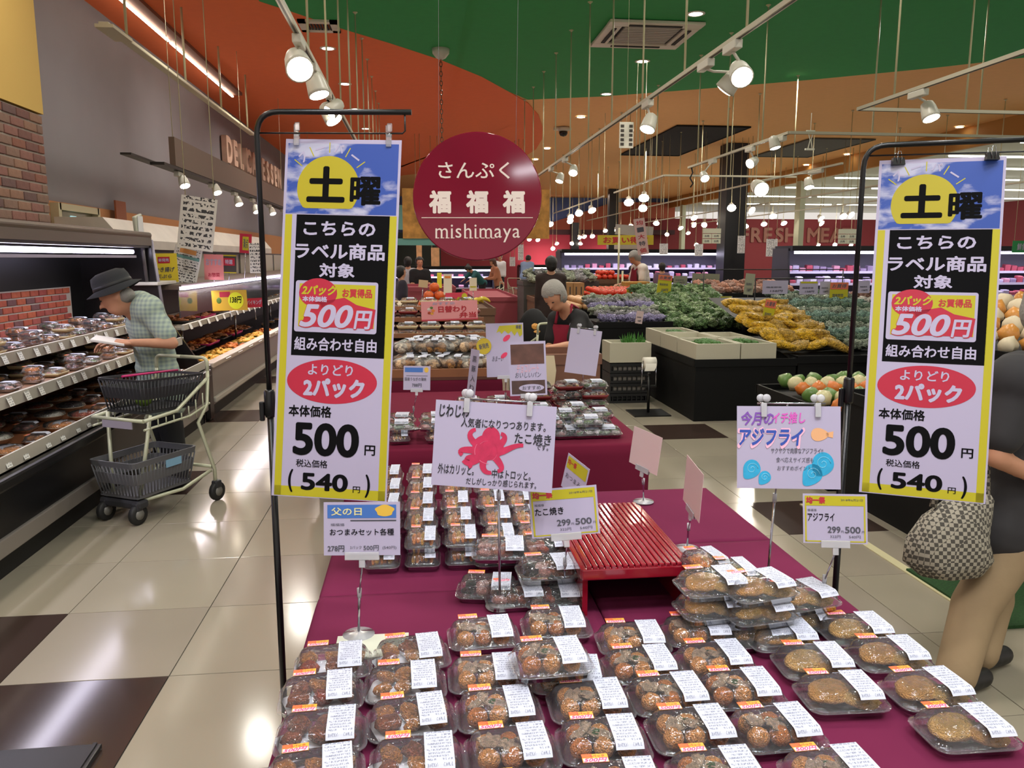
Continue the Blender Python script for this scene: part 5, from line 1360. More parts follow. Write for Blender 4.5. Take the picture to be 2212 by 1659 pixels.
tray_gr = mat('tray_green', '3C5A22', .35); tray_pk = mat('tray_pink', 'C21F62', .35); tray_bk = mat('tray_black', '18161a', .3)
def tray(x, y, z, w, d, m, fm, label, n=46, h=.04, grp='trays in the hot food case'):
    tt = thing('food_tray', label, 'tray', (x, y, z), group=grp)
    build('tray', lambda b: b.rrect([(w * .92, d * .92, .03, 0), (w, d, .03, .03), (w * .98, d * .98, .03, .03), (w * .9, d * .9, .03, .008)], 4), m, tt)
    def hp(b):
        for i in range(n):
            u, v = R.uniform(-.4, .4), R.uniform(-.4, .4)
            b.ball((u * w, v * d, .025 + h * (1 - (u * u + v * v) * 4) * R.random()), R.uniform(.022, .036), 1, (1.5, .8, .6), .2, 2, i, M=Matrix.Rotation(R.uniform(0, 3), 3, 'Z'))
    tag(build('fried_food', hp, fm, tt), kind='stuff')
names = ['nearest', 'second', 'third', 'fourth', 'fifth', 'sixth', 'seventh']
for i in range(6):
    y = 8.25 + .62 * i
    tray(-2.15, y, .47, .28, .52, (tray_gr, tray_gr, tray_bk)[i % 3], (ft_y, ft_y, ft_o)[i % 3], '%s front tray of yellow fried food in the lower hot case' % names[i])
    tray(-2.5, y, .52, .3, .5, (tray_pk, tray_bk)[i % 2], (ft_o, ft_b)[i % 2], '%s rear tray of orange fried food in the lower hot case' % names[i], 34)
    tray(-2.42, y + .1, .865, .34, .5, (tray_bk, tray_pk)[i % 2], (ft_b, mat('heap_white', 'D8CABC', .5, var=.1))[i > 2], '%s tray on the middle shelf of the hot case' % names[i], 38, .06)
for i in range(26):
    y = 12.2 + (i % 13) * .52; up = i // 13
    pack(('karaage', 'tempura', 'takoyaki')[i % 3], (-2.3 - .1 * up, y, .50 + .38 * up), pi / 2, 'far clear pack in the hot food case, %s shelf, %s from its near end' % (('lower', 'middle')[up], ORD[i % 13]), 'packs far along the hot case', seed=i)
# point-of-sale cards on and over the hot case
def pos(name, TL, TR, BL, Y, m, label, fn=None, cat='sign', leg=False, stick=None):
    M, w, h = plane_frame(at(*TL, Y=Y), at(*TR, Y=Y), at(*BL, Y=Y))
    s_ = thing(name, label, cat, group='shop signs'); s_.matrix_world = M
    build('panel', lambda b: sheet(b, w, h, t=.004), m, s_)
    if fn: fn(s_, w, h)
    if stick is not None:
        L = ((M @ Vector((0, -h / 2, 0))).z - stick) / max(.5, M.to_3x3()[2][1])
        build('stick', lambda b: b.tube([(0, -h / 2 + .02, -.004), (0, -h / 2 - L, -.004)], .004, 5), chrome, s_)
    if name.startswith('hanging'):
        for q in (-.4, .4):
            a = M @ Vector((q * w, h / 2, -.004)); Mi = M.inverted()
            build('wire', lambda b: b.tube([Mi @ a, Mi @ Vector((a.x, a.y, (H if a.x < 12.6 else 4.06)))], .003 + a.y * .00015, 4), rod_m, s_)
    if leg: build('foot', lambda b: b.box((0, -h / 2 - .004, 0), (w * .5, .02, .05)), holder_m, s_)
    return s_
newsp = print_mat('news_sheet', 'D9D6D0', '3a3a3e', rows=9, cols=22, density=.72)
newsp2 = print_mat('leaflet', 'E2E2E4', '4a4a52', rows=14, cols=26, density=.62)
def tt_(s_, st, m, u, v, w, h, fw, fh, **k): txt(s_, st, m, (u - .5) * w, (.5 - v) * h, .0032, w=fw * w, h=fh * h, **k)
pos('hanging_notice', (392, 420), (470, 432), (402, 537), 8.3, newsp, 'tall grey notice densely printed, hanging under the beam spotlights')
def f1(s_, w, h): rect(s_, 'teal_band', mat('print_tealband', '6FA0A0', .5), 0, h * .22, w * .9, h * .08, .0025); rect(s_, 'head_print', mat('print_orangehead', 'E0A060', .5), 0, h * .38, w * .6, h * .12, .0025)
pos('notice_sheet', (379, 527), (438, 541), (383, 611), 8.5, newsp2, 'white notice with a teal band standing on the hot case', f1, stick=1.258)
def f2(s_, w, h):
    rect(s_, 'red_box', red, .04 * w, .27 * h, w * .42, h * .22, .0025); tt_(s_, '新発売', paper, .54, .23, w, h, .36, .12, bold=.03); tt_(s_, 'かき揚げ', gray_ink, .55, .56, w, h, .7, .18, shear=.2, bold=.02); tt_(s_, '天ぷら', gray_ink, .5, .8, w, h, .55, .14, shear=.2, bold=.02)
pos('price_sign', (319, 548), (381, 547), (327, 610), 8.0, mat('pop_yellow', 'D8C132', .5), 'yellow handwritten sign with a red box, standing on the hot case', f2, stick=1.258)
def f3(s_, w, h): tt_(s_, 'おすすめ', paper, .5, .3, w, h, .8, .28, bold=.03); tt_(s_, 'お惣菜', red, .5, .8, w, h, .6, .16, bold=.02)
pos('price_sign', (440, 549), (482, 550), (434, 604), 8.8, mat('pop_pink', 'E58A8C', .5), 'pink sign with white script on the hot case', f3, stick=1.258)
def f4(s_, w, h): rect(s_, 'red_box', red, 0, .12 * h, w * .8, h * .4, .0025); tt_(s_, '特選', paper, .5, .38, w, h, .5, .26, bold=.03); rect(s_, 'yellow_edge', yel, 0, -.46 * h, w, h * .06, .0025); rect(s_, 'yellow_edge', yel, 0, .46 * h, w, h * .06, .0025)
pos('price_sign', (478, 550), (510, 551), (479, 590), 9.3, mat('pop_dark', '3a3634', .5), 'small dark sign with a red box and yellow edges on the hot case', f4, stick=1.258)
def f5(s_, w, h): rect(s_, 'white_oval', yel, 0, 0, w * .5, h * .7, .0025); tt_(s_, '満点', gray_ink, .5, .5, w, h, .4, .5, bold=.02)
pos('price_sign', (518, 504), (544, 506), (518, 546), 10.2, red, 'small red and yellow standing sign near the left pole', f5, stick=1.258)
pos('notice_sheet', (537, 525), (562, 525), (539, 590), 10.0, newsp, 'grey printed notice just left of the black pole', stick=1.258)
def f6(s_, w, h):
    p = .18 * w
    b = MB(); b.poly([(p + .22 * w * cos(a), -.02 * h + .42 * h * sin(a)) for a in (2 * pi * i / 28 for i in range(28))], .0025); put('oval_print', b.mesh('oval_print', mat('print_limeyellow', 'DDE022', .5)), s_)
    tt_(s_, '138円', ink, .68, .48, w, h, .34, .34, bold=.03, shear=.2); rect(s_, 'red_box', red, -.12 * w, .3 * h, w * .3, h * .26, .002)
    b = MB(); b.ball((-.3 * w, 0, .001), .09 * w, 2, (.8, 1, .05)); put('pepper_print', b.mesh('pepper_print', mat('print_pepper', '4d6e26', .5)), s_)
pos('price_sign', (456, 628), (532, 626), (450, 672), 8.6, mat('pop_gold', 'C9A22E', .5), 'gold sign reading 138 yen inside the hot case', f6, stick=.86)
def f7(s_, w, h): tt_(s_, 'バイキング', paper, .5, .45, w, h, .85, .5, bold=.03)
pos('price_sign', (530, 645), (567, 643), (530, 665), 8.7, red, 'narrow red sign beside the gold 138 yen sign', f7, stick=.86)
# serving utensils, white hood and small kitchen things behind the case
t = thing('tongs_stand', 'stand of serving tongs and skewers inside the hot case', 'tongs', at(432, 700, X=-2.32))
for i in range(4): build('tong', lambda b: b.tube([(0, i * .05, -.02), (.01, i * .05 + .01, .12), (.02, i * .05 + .02, .27)], .006, 5), mat('tong_dark', '2a2420', .4), t)
t = thing('kitchen_hood', 'long marbled white hood above the counter behind the hot case', 'hood', (-3.35, at(262, 490, X=-3.05).y, 1.60))
build('hood_body', lambda b: b.prism([(-.35, 0), (.3, 0), (.3, .1), (.12, .32), (-.35, .32)], 0, 8.5), mat('hood_white', 'C9C2B4', .4, var=.08, vscale=3), t).matrix_local = Matrix(((1, 0, 0, 0), (0, 0, 1, 0), (0, 1, 0, 0), (0, 0, 0, 1)))
t = thing('kitchen_counter', 'dark kitchen counter with pale cupboards against the left wall', 'counter', (-3.5, 8, 0))
build('body', lambda b: b.box((0, 7, .6), (.6, 14, 1.2)), mat('counter_grey', '5b544e', .5), t)
for i in range(8): build('cupboard_door', lambda b: b.box((.305, .9 + 1.7 * i, 1.32), (.02, 1.5, .5), bev=.01), mat('cupboard_cream', 'B9B1A0', .5), t)
build('upper_body', lambda b: b.box((0, 7, 1.41), (.6, 14, .38)), mat('counter_upper', '47403a', .5), t)
p = at(262, 478, X=-3.75); o = build('paper_notice', lambda b: b.box((0, 0, 0), (.02, .35, .5)), mat('notice_brown', '8A4A26', .6), loc=p); tag(o, 'brown paper notice on the peach wall band right of the serving window', 'notice')
t = thing('counter_scale', 'grey tilted display post with a white receipt at the fridge end', 'scale', at(300, 505, X=-2.4))
build('display', lambda b: b.box((0, 0, .06), (.03, .18, .20), bev=.01, M=Matrix.Rotation(.2, 3, 'X')), mat('scale_grey', 'B6B8A8', .4), t)
build('post', lambda b: b.tube([(0, .05, -.05), (0, .12, -.42)], .016, 8), mat('post_grey', '6a6468', .4), t)
build('receipt', lambda b: b.box((.02, 0, .08), (.004, .12, .14)), newsp2, t)
o = build('white_board', lambda b: b.box((0, 0, 0), (.3, .55, .03), bev=.005), mat('board_white', 'D5D0C8', .4), loc=at(325, 611, X=-2.45)); tag(o, 'small white cutting board on the near end of the hot case', 'board')
# ---------------------------------------------------------------- shopping cart with two baskets
cart_m = mat('cart_frame', 'BDBFA4', .35, metal=.2); wheel_m = mat('wheel_black', '1a1a1a', .6); bas_d = mat('basket_dark', '2c2c30', .5); bas_g = mat('basket_grey', '5c5c60', .5); pink_h = mat('handle_pink', 'C2256B', .4)
ang = math.atan2(-.88, -.46)
t = thing('shopping_cart', 'cream metal shopping cart holding two baskets beside the man', 'cart', (-1.60, 4.86, 0), rz=ang)
fr = []
def ct(nm, pts, r=.011, m=cart_m): return build(nm, lambda b: b.tube(pts, r, 8), m, t)
for s_ in (-1, 1):
    ct('lower_rail', [(.25, s_ * .11, .13), (-.05, s_ * .16, .13), (-.25, s_ * .20, .20)])
    ct('rear_upright', [(-.27, s_ * .21, .06), (-.27, s_ * .21, .20), (-.16, s_ * .205, .52), (-.25, s_ * .2, .62), (-.27, s_ * .2, .82)])
    ct('front_upright', [(.22, s_ * .10, .13), (.16, s_ * .16, .62)])
    ct('basket_rail', [(.24, s_ * .19, .60), (0, s_ * .2, .62), (-.27, s_ * .2, .78)]); ct('basket_rail', [(.24, s_ * .19, .55), (-.1, s_ * .2, .57), (-.27, s_ * .2, .62)], .007)
    for k in range(8): ct('basket_wire', [(.2 - .06 * k, s_ * .195, .60 + max(0, k - 4) * .03), (.2 - .06 * k, s_ * .195, .555)], .004)
ct('handle', bend((-.27, -.2, .8), (-.27, -.2, .90), (-.27, 0, .90), .04)[:-1] + [(-.27, 0, .90)]); ct('handle', bend((-.27, .2, .8), (-.27, .2, .90), (-.27, 0, .90), .04)[:-1] + [(-.27, 0, .90)])
ct('front_bar', [(.24, -.19, .60), (.24, .19, .60)]); ct('cross_bar', [(-.26, -.2, .22), (-.26, .2, .22)])
build('front_plate', lambda b: b.box((.245, 0, .575), (.006, .22, .05)), mat('plate_lilac', '9A92A0', .4), t)
build('front_fork', lambda b: b.box((.24, 0, .115), (.08, .30, .05), bev=.015), bas_d, t)
for x, y in ((.26, .12), (.26, -.12), (-.28, .21), (-.28, -.21)):
    w_ = build('wheel', lambda b: b.lathe([(.02, -.016), (.056, -.016), (.060, -.008), (.060, .008), (.056, .016), (.02, .016)], (x, y, .06), 18, M=Matrix.Rotation(pi / 2, 3, 'X')), wheel_m, t)
    build('hub', lambda b: b.lathe([(.001, -.019), (.03, -.018), (.03, .018), (.001, .019)], (x, y, .06), 12, M=Matrix.Rotation(pi / 2, 3, 'X')), mat('hub_grey', '77756f', .4), w_)
    build('caster', lambda b: b.box((x, y, .105), (.05, .045, .05), bev=.01), bas_d, t)
def basket(label, loc, rz, m, L=.50, Wd=.34, hh=.20, handle=None):
    k = thing('shopping_basket', label, 'basket', loc, rz=rz, group='shopping baskets')
    build('bottom', lambda b: b.box((0, 0, .006), (L * .82, Wd * .82, .008)), m, k)
    def band(b, z0, z1, t_=.004):
        def rr(z, o): f = .82 + .18 * z / hh; return (L * f - o, Wd * f - o, .03, z)
        b.rrect([rr(z0, 0), rr(z1, 0), rr(z1, t_ * 2), rr(z0, t_ * 2), rr(z0, 0)], 4, cap=(False, False), smooth=False)
    build('lower_band', lambda b: band(b, 0, .02), m, k); build('middle_band', lambda b: band(b, .085, .15), m, k)
    build('rim', lambda b: (band(b, .185, hh, .010)), m, k)
    def bars(b, x0, y0, x1, y1, n):
        for i in range(n):
            f = (i + .5) / n; x, y = x0 + (x1 - x0) * f, y0 + (y1 - y0) * f
            q = lambda z: (x * (.82 + .18 * z / hh), y * (.82 + .18 * z / hh), z)
            b.tube([q(.015), q(.19)], .0045, 4)
    c = .495
    for nm, a in (('side_bars', (-L * c, -Wd * c, L * c, -Wd * c, 18)), ('side_bars', (-L * c, Wd * c, L * c, Wd * c, 18)), ('end_bars', (-L * c, -Wd * c, -L * c, Wd * c, 12)), ('end_bars', (L * c, -Wd * c, L * c, Wd * c, 12))):
        tag(build(nm, lambda b: bars(b, *a), m, k), kind='stuff')
    if handle: build('handle', lambda b: b.tube([(-.2, 0, hh + .012), (.22, 0, hh + .012)], .007, 6), handle, k)
    return k
basket('dark shopping basket with a pink handle on top of the cart', (-1.60 + .02, 4.86, .62), ang, bas_d, handle=pink_h).rotation_euler = (0, -.04, ang)
basket('grey shopping basket on the bottom of the cart', (-1.63, 4.80, .15), ang, bas_g, L=.5, hh=.22)
o = build('basket_label', lambda b: b.box((0, 0, 0), (.12, .003, .045)), mat('label_skyblue', '7FA8C4', .5), None); o.parent = bpy.data.objects['shopping_basket.001']; o.location = (-.05, .168, .165)
o = put('green_melon', lump('green_melon', mat('melon_green', '7FA03C', .5), 3, (1, 1, .9), .1), None, (-1.62, 4.82, .69), sc=.055); tag(o, 'round green vegetable inside the dark upper basket', 'vegetable')
# ---------------------------------------------------------------- elderly man with a hat
def PX(px, py, Y): return at(px, py, Y=Y)
J = dict(s=1.0, head=PX(252, 642, 5.25), neck=PX(284, 668, 5.3), chest=PX(322, 705, 5.35), waist=PX(335, 765, 5.4), pelvis=PX(345, 830, 5.42), shL=PX(322, 672, 5.17), shR=PX(300, 660, 5.5), elL=PX(372, 742, 5.08), haL=PX(282, 740, 5.0), elR=PX(300, 745, 5.6), haR=PX(256, 742, 5.2), hipL=PX(352, 835, 5.33), hipR=PX(342, 835, 5.5), knL=PX(372, 935, 5.30), knR=PX(352, 940, 5.5), anL=PX(388, 1052, 5.25), anR=PX(362, 1035, 5.5), toe=Vector((-.95, -.3, 0)), up=Vector((-.42, 0, .9)), face=Vector((-.85, -.25, -.45)), hdL=(-1, 0, .05), hnL=(0, -.3, 1), hdR=(-1, 0, 0), hnR=(0, .3, 1))
J['anL'].z = J['anR'].z = .085
def ging():
    m = mat('shirt_sage', '9AAA9A', .8); nt = m.node_tree; b = nt.nodes['Principled BSDF']
    tc = nt.nodes.new('ShaderNodeTexCoord'); w = nt.nodes.new('ShaderNodeTexWave'); w.inputs['Scale'].default_value = 12; w.bands_direction = 'Z'
    w2 = nt.nodes.new('ShaderNodeTexWave'); w2.inputs['Scale'].default_value = 12; w2.bands_direction = 'X'
    a = nt.nodes.new('ShaderNodeMath'); a.operation = 'ADD'; mx = nt.nodes.new('ShaderNodeMix'); mx.data_type = 'RGBA'
    for q in (w, w2): nt.links.new(tc.outputs['Object'], q.inputs[0])
    nt.links.new(w.outputs['Fac'], a.inputs[0]); nt.links.new(w2.outputs['Fac'], a.inputs[1])
    s_ = nt.nodes.new('ShaderNodeMath'); s_.operation = 'MULTIPLY'; s_.inputs[1].default_value = .5; nt.links.new(a.outputs[0], s_.inputs[0])
    mx.inputs['A'].default_value = (*hexc('A9B8A4'), 1); mx.inputs['B'].default_value = (*hexc('7C8C90'), 1)
    nt.links.new(s_.outputs[0], mx.inputs['Factor']); nt.links.new(mx.outputs['Result'], b.inputs['Base Color']); return m
man = figure('elderly man in a dark hat and sage checked shirt reading a pack beside the cart', J, ging(), mat('trousers_black', '141416', .8), hair=hair_g, hem=.10, vox=.013, loose=.030, hairstyle='fringe')
hm = mat('hat_charcoal', '24262a', .8, bump=.2, bscale=150)
h = J['head']; up = Vector((-.36, -.05, .93)).normalized(); fd = Vector((-.85, -.25, 0)); fd = (fd - up * fd.dot(up)).normalized(); sd = up.cross(fd)
HM = Matrix((fd, sd, up)).transposed().to_4x4(); HM.translation = h + up * .065 - fd * .01
hat = thing('bucket_hat', "dark brimmed hat on the elderly man's head", 'hat'); hat.matrix_world = HM
def hatf(b):
    rings = []
    for r, z, e in ((.150, -.030, 1.12), (.152, -.026, 1.12), (.105, .004, 1.12), (.102, .05, 1.12), (.092, .085, 1.12), (.06, .100, 1.15), (.0005, .092, 1.2)):
        rings.append([(r * e * cos(a), r * .92 * sin(a), z + (.012 * cos(2 * a) if r > .14 else 0) - (.008 if z > .09 and abs(sin(a)) < .4 else 0)) for a in (2 * pi * i / 28 for i in range(28))])
    b.loops(rings, True, False)
build('crown_and_brim', hatf, hm, hat)
build('hat_band', lambda b: b.lathe([(.106, .004), (.108, .006), (.105, .024), (.103, .026)], seg=28, cap=False), mat('hat_band', '141416', .5), hat, sc=(1.12, .92, 1))
M, w, hh_ = plane_frame(PX(207, 722, 5.0), PX(290, 735, 5.0), PX(206, 738, 4.9))
o = build('white_pack', lambda b: b.box((0, 0, 0), (.19, .13, .016), bev=.004), white_tray, loc=PX(238, 736, 5.02)); o.rotation_euler = (.1, .18, .1); tag(o, "flat white food pack held in the elderly man's hands", 'food pack')
# ================================================================ CENTRE: SECOND TABLE, BREAD STAND, STAFF AND SHOPPERS
def P2(px, py, z=.75): return at(px, py, Z=z)
i = 0
for ci, px in enumerate((1210, 1258, 1304, 1346)):
    for ri, y in enumerate((3.46, 3.62, 3.78)):
        x = at(px, 955, Z=.75).x
        for lv in range(1 + (ci + ri + 1) % 2):
            pack('salad', (x, y, .703 + lv * .05), R.uniform(-.1, .1), 'clear salad pack on the second table, %s column, %s row%s' % (ORD[ci], ORD[ri], ', upper' if lv else ''), 'salad packs', seed=ci + ri + lv)
for ci, x in enumerate((-.10, .06)):
    for ri, y in enumerate((3.44, 3.60)):
        for lv in range(2):
            pack(('tempura', 'salad')[lv], (x, y, .703 + lv * .05), R.uniform(-.1, .1), 'clear pack left on the second table, %s column, %s row, %s' % (ORD[ci], ORD[ri], ('lower', 'upper')[lv]), 'packs left on the second table', seed=ci + ri)
for ci, x in enumerate((.62, .79, .93)):
    for ri, y in enumerate((4.18, 4.34)):
        for lv in range(3 - ri):
            pack('redbox' if (ci + lv) % 2 else 'salad', (x, y, .703 + lv * .05), R.uniform(-.1, .1), 'pink pack in the rear heap of the second table, %s column, %s row, level %s' % (ORD[ci], ORD[ri], ORD[lv]), 'rear heap of packs', seed=ci + ri)
for ci, x in enumerate((.26, .42)):
    pack('redbox', (x, 4.3, .703), 0, 'pack with orange contents behind the white strip sign, %s' % ORD[ci], 'packs behind the signs', seed=ci)
# ---------------------------------------------------------------- tiered bread stand
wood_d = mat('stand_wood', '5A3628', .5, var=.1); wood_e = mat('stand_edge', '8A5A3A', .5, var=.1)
t = thing('bread_stand', 'tiered brown wooden stand of bread and boxed lunches behind the second table', 'display stand', (0, 0, 0))
tiers = [(4.92, 5.55, .79), (5.55, 6.15, .955), (6.15, 6.75, 1.02), (6.75, 7.4, 1.07)]
for k, (a, c, z) in enumerate(tiers):
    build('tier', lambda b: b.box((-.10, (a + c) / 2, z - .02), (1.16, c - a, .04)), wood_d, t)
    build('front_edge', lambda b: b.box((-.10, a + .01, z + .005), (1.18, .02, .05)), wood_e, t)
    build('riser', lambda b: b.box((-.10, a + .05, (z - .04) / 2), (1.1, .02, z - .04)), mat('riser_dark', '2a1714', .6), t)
build('front_cloth', lambda b: cloth(b, 1.2, .5, .78, .5, 8), cloth_d, t, loc=(-.10, 5.18, -.008))
bagm = clearmat('bag_film', milk=.07, rough=.22, bump=.6, bscale=9, k=1.0)
bread = [lump('bread', mat(n, c, .6, bump=.5, bscale=5, bdist=.1, var=.15, vscale=3), 140 + i, (1, .8, .7), .1) for i, (n, c) in enumerate((('bread_pale', 'D8B48C'), ('bread_gold', 'C08A50'), ('bread_white', 'E0D2BC')))]
bagme = [lump('bag', bagm, 150 + i, (1, .8, .72), .35, 2.6, 3) for i in range(2)]
bagproto = []
for k in range(3):
    bt = thing('bread_bag', '', 'bread'); 
    for j in range(3): put('bread_roll', bread[(k + j) % 3], bt, (-.055 + .055 * j, R.uniform(-.01, .01), .042), (0, 0, R.uniform(0, 3)), .050)
    put('bag', bagme[k % 2], bt, (0, 0, .052), sc=(.105, .075, .062)); put('label', me_lab, bt, (-.03, 0, .054))
    bagproto.append(bt)
spots_ = [(886, 790, 0), (884, 760, 0), (905, 745, 0), (925, 740, 0), (948, 738, 0), (970, 738, 0), (992, 738, 0), (910, 770, 0), (940, 768, 0), (970, 765, 0), (920, 795, 0), (958, 795, 0), (990, 790, 0), (1018, 735, 0), (1035, 728, 0), (1030, 745, 0), (1045, 795, 0), (1022, 760, 0)]
for i, (px, py, _) in enumerate(spots_):
    y = 5.06 if py > 782 else (5.22 if py > 757 else 5.40); x = min(at(px, py, Y=y).x, .36); z = .792
    for lv in range(2 if py < 782 else 1):
        lb = 'clear bag of bread rolls on the lowest tier, %s from the table side, %s' % (ORD[i % 14] if i < 14 else 'back ' + ORD[i - 14], ('lower', 'upper')[lv])
        loc = (x, y + .02 * lv, z + .088 * lv)
        if i < 3 and not lv: bagproto[i].location = loc; tag(bagproto[i], lb, group='bread bags')
        else: clone(bagproto[(i + lv) % 3], loc, rz=R.uniform(-.5, .5), label=lb, group='bread bags')
for k, (kind, nm) in enumerate((('bento', 'second tier'), ('redbox', 'third tier'), ('bento', 'top tier'))):
    a, c, z = tiers[k + 1]
    for i in range(7):
        for lv in range(2):
            pack(kind, (-.58 + .163 * i, a + .14, z + .002 + lv * .05), 0, 'boxed lunch on the %s of the bread stand, %s from left, %s' % (nm, ORD[i], ('lower', 'upper')[lv]), 'boxed lunches, ' + nm, seed=i)
def fb_(s_, w, h):
    rect(s_, 'pink_edge', mat('print_deep_pink', 'C84858', .5), 0, -.46 * h, w, h * .07, .0025)
    for k in range(5):
        a = .3 * k; b = MB(); b.poly([((-.33 + .04 * cos(k * 1.3)) * w + .03 * w * cos(q), (.02 + .16 * sin(k * 1.3)) * h + .07 * h * sin(q)) for q in (2 * pi * i / 12 for i in range(12))], .0026 + k * .0002)
        put('food_print', b.mesh('food_print', (f_orange, f_salg, f_rice, f_sauce, f_yel)[k]), s_)
    tt_(s_, '日替わり', redd, .55, .42, w, h, .50, .34, bold=.03); tt_(s_, '弁当', redd, .82, .74, w, h, .3, .3, bold=.03); tt_(s_, 'おすすめ', paper, .4, .12, w, h, .4, .14, bold=.02)
pos('price_sign', (909, 652), (1031, 648), (910, 694), 6.08, mat('pop_salmon', 'E89A9C', .5), 'salmon pink daily lunch box sign with red lettering', fb_, stick=1.02)
def fc_(s_, w, h): tt_(s_, '均一祭', yel, .4, .62, w, h, .6, .4, bold=.03, shear=.2); b = MB(); b.poly([(.35 * w + .13 * w * cos(a), .05 * h + .38 * h * sin(a)) for a in (2 * pi * i / 20 for i in range(20))], .003); put('yellow_print', b.mesh('yellow_print', yel), s_)
pos('price_sign', (962, 633), (1010, 631), (961, 656), 6.9, mat('pop_crimson', 'C2344A', .5), 'small crimson sign with yellow lettering behind the salmon one', fc_, stick=1.07)
pos('price_sign', (958, 592), (976, 592), (961, 636), 8.0, mat('pop_cream', 'E2D2B8', .5), 'narrow cream sign with an orange oval above the bread stand', lambda s_, w, h: rect(s_, 'orange_oval', f_orange, 0, .35 * h, w * .7, h * .12, .0025), stick=.98)
pos('price_sign', (944, 589), (954, 589), (944, 622), 8.6, mat('pop_lemon', 'E2DC30', .5), 'narrow lemon yellow sign beside the cream one', stick=.98)
pos('price_sign', (905, 604), (925, 606), (903, 620), 9.0, mat('pop_beige', 'CDB48C', .5), 'beige card on the basket behind the bread stand', stick=.98)
pos('price_sign', (1014, 600), (1030, 600), (1013, 628), 8.4, mat('pop_cream'), 'cream card with yellow strip right of the lemon sign', lambda s_, w, h: rect(s_, 'yellow_strip', yel, 0, -.2 * h, w * .8, h * .1, .0025), stick=.98)
# low fruit tables behind
crate_m = mat('crate_brown', '6B4A34', .6, var=.1)
def bin_stand(label, x0, x1, y0, y1, z, m=None, name='produce_table'):
    t = thing(name, label, 'display stand', ((x0 + x1) / 2, (y0 + y1) / 2, 0)); w, d = x1 - x0, y1 - y0; m = m or mat('stand_black_matt', '0e0e0f', .6, spec=.2)
    build('body', lambda b: b.box((0, 0, z / 2 - .02), (w, d, z - .04)), m, t)
    build('top_tray', lambda b: (b.box((0, -d / 2, z - .01), (w + .02, .02, .07)), b.box((0, d / 2, z - .01), (w + .02, .02, .07)), b.box((-w / 2, 0, z - .01), (.02, d, .07)), b.box((w / 2, 0, z - .01), (.02, d, .07))), m, t)
    build('top_board', lambda b: b.box((0, 0, z - .03), (w - .02, d - .02, .02)), m, t)
    return t
bin_stand('brown basket table behind the bread stand', -.65, .75, 8.0, 9.6, .98, crate_m)
fruit = lambda n, c, **k: mat(n, c, k.pop('rough', .3), var=k.pop('var', .12), vscale=20, **k)
def balls(name, label, cat, grp, m, r, pts, sc=(1, 1, .9), nz=.06, stem=True):
    b = MB(); b.ball((0, 0, 0), r, 2, sc, nz, 2, hash_s(name) % 9); me = b.mesh(name, m)
    b = MB(); b.lathe([(r * .25, r * .82), (r * .12, r * .9), (r * .1, r * 1.0)], seg=6); ms = b.mesh('stem', mat('stem_green', '4c6a2a', .6))
    for i, p in enumerate(pts):
        o = put(name, me, None, p, (R.uniform(-.3, .3), R.uniform(-.3, .3), R.uniform(0, 6))); tag(o, label, cat, grp)
        if stem and r > .035: put('stem', ms, o)
def mound(x0, x1, y0, y1, z, r, n, top=.25, slope=False):
    out = []
    nx = max(1, int((x1 - x0) / (2 * r))); ny = max(1, int((y1 - y0) / (2 * r))); lv = 0; 
    while len(out) < n and nx > 0 and ny > 0:
        for i in range(nx):
            for j in range(ny):
                if len(out) >= n: break
                x = (x0 + x1) / 2 + (i - (nx - 1) / 2) * 2.02 * r; y = (y0 + y1) / 2 + (j - (ny - 1) / 2) * 2.02 * r
                out.append((x + R.uniform(-.004, .004), y + R.uniform(-.004, .004), z + r + lv * r * 1.55 + (0 if not slope else slope * (y - y0))))
        nx -= 1; ny -= 1; lv += 1
    return out
balls('persimmon', 'round orange fruit in the small heap behind the salmon sign', 'fruit', 'orange fruit heap', fruit('fruit_orange', 'D9622A'), .055, mound(-.02, .32, 8.1, 8.5, .98, .055, 14))
balls('paper_roll', 'pale rolled pastry standing in the basket behind the bread stand', 'bread', 'pale rolls in the basket', fruit('roll_cream', 'D9C8AE', rough=.6), .04, mound(-.6, -.15, 8.1, 8.6, .98, .04, 30), stem=False)
def banana(b):
    pts = [(.09 * sin(a), 0, .09 * cos(a) - .06) for a in (-.9, -.6, -.3, 0, .3, .6, .9)]; b.tube(pts, [.006, .016, .019, .02, .019, .015, .005], 7)
b = MB(); banana(b); me_b = b.mesh('banana', fruit('fruit_banana', 'DDC53A'))
for i in range(12):
    o = put('banana', me_b, None, (.36 + .06 * (i % 6), 8.3 + .12 * (i // 6), 1.035 + .01 * (i % 3)), (0, 0, .3 + R.uniform(-.3, .3))); tag(o, 'yellow banana on the table behind the bread stand', 'fruit', 'bananas')
# maroon-sided counters and a middle unit between the aisle and far counters
t = bin_stand('reddish counter block in the middle distance by the aisle', .95, 1.75, 14.0, 18.0, .80, mat('counter_rose', '9A4450', .6), 'counter_block')
t = bin_stand('long reddish counter with hanging packs in the middle distance', -1.2, .6, 13.5, 15.2, 1.0, mat('counter_rose'), 'counter_block')
t = bin_stand('low wooden board table before the bending worker', .80, 1.22, 5.30, 5.75, .83, mat('board_brown', '7A5240', .5, var=.1), 'work_table')
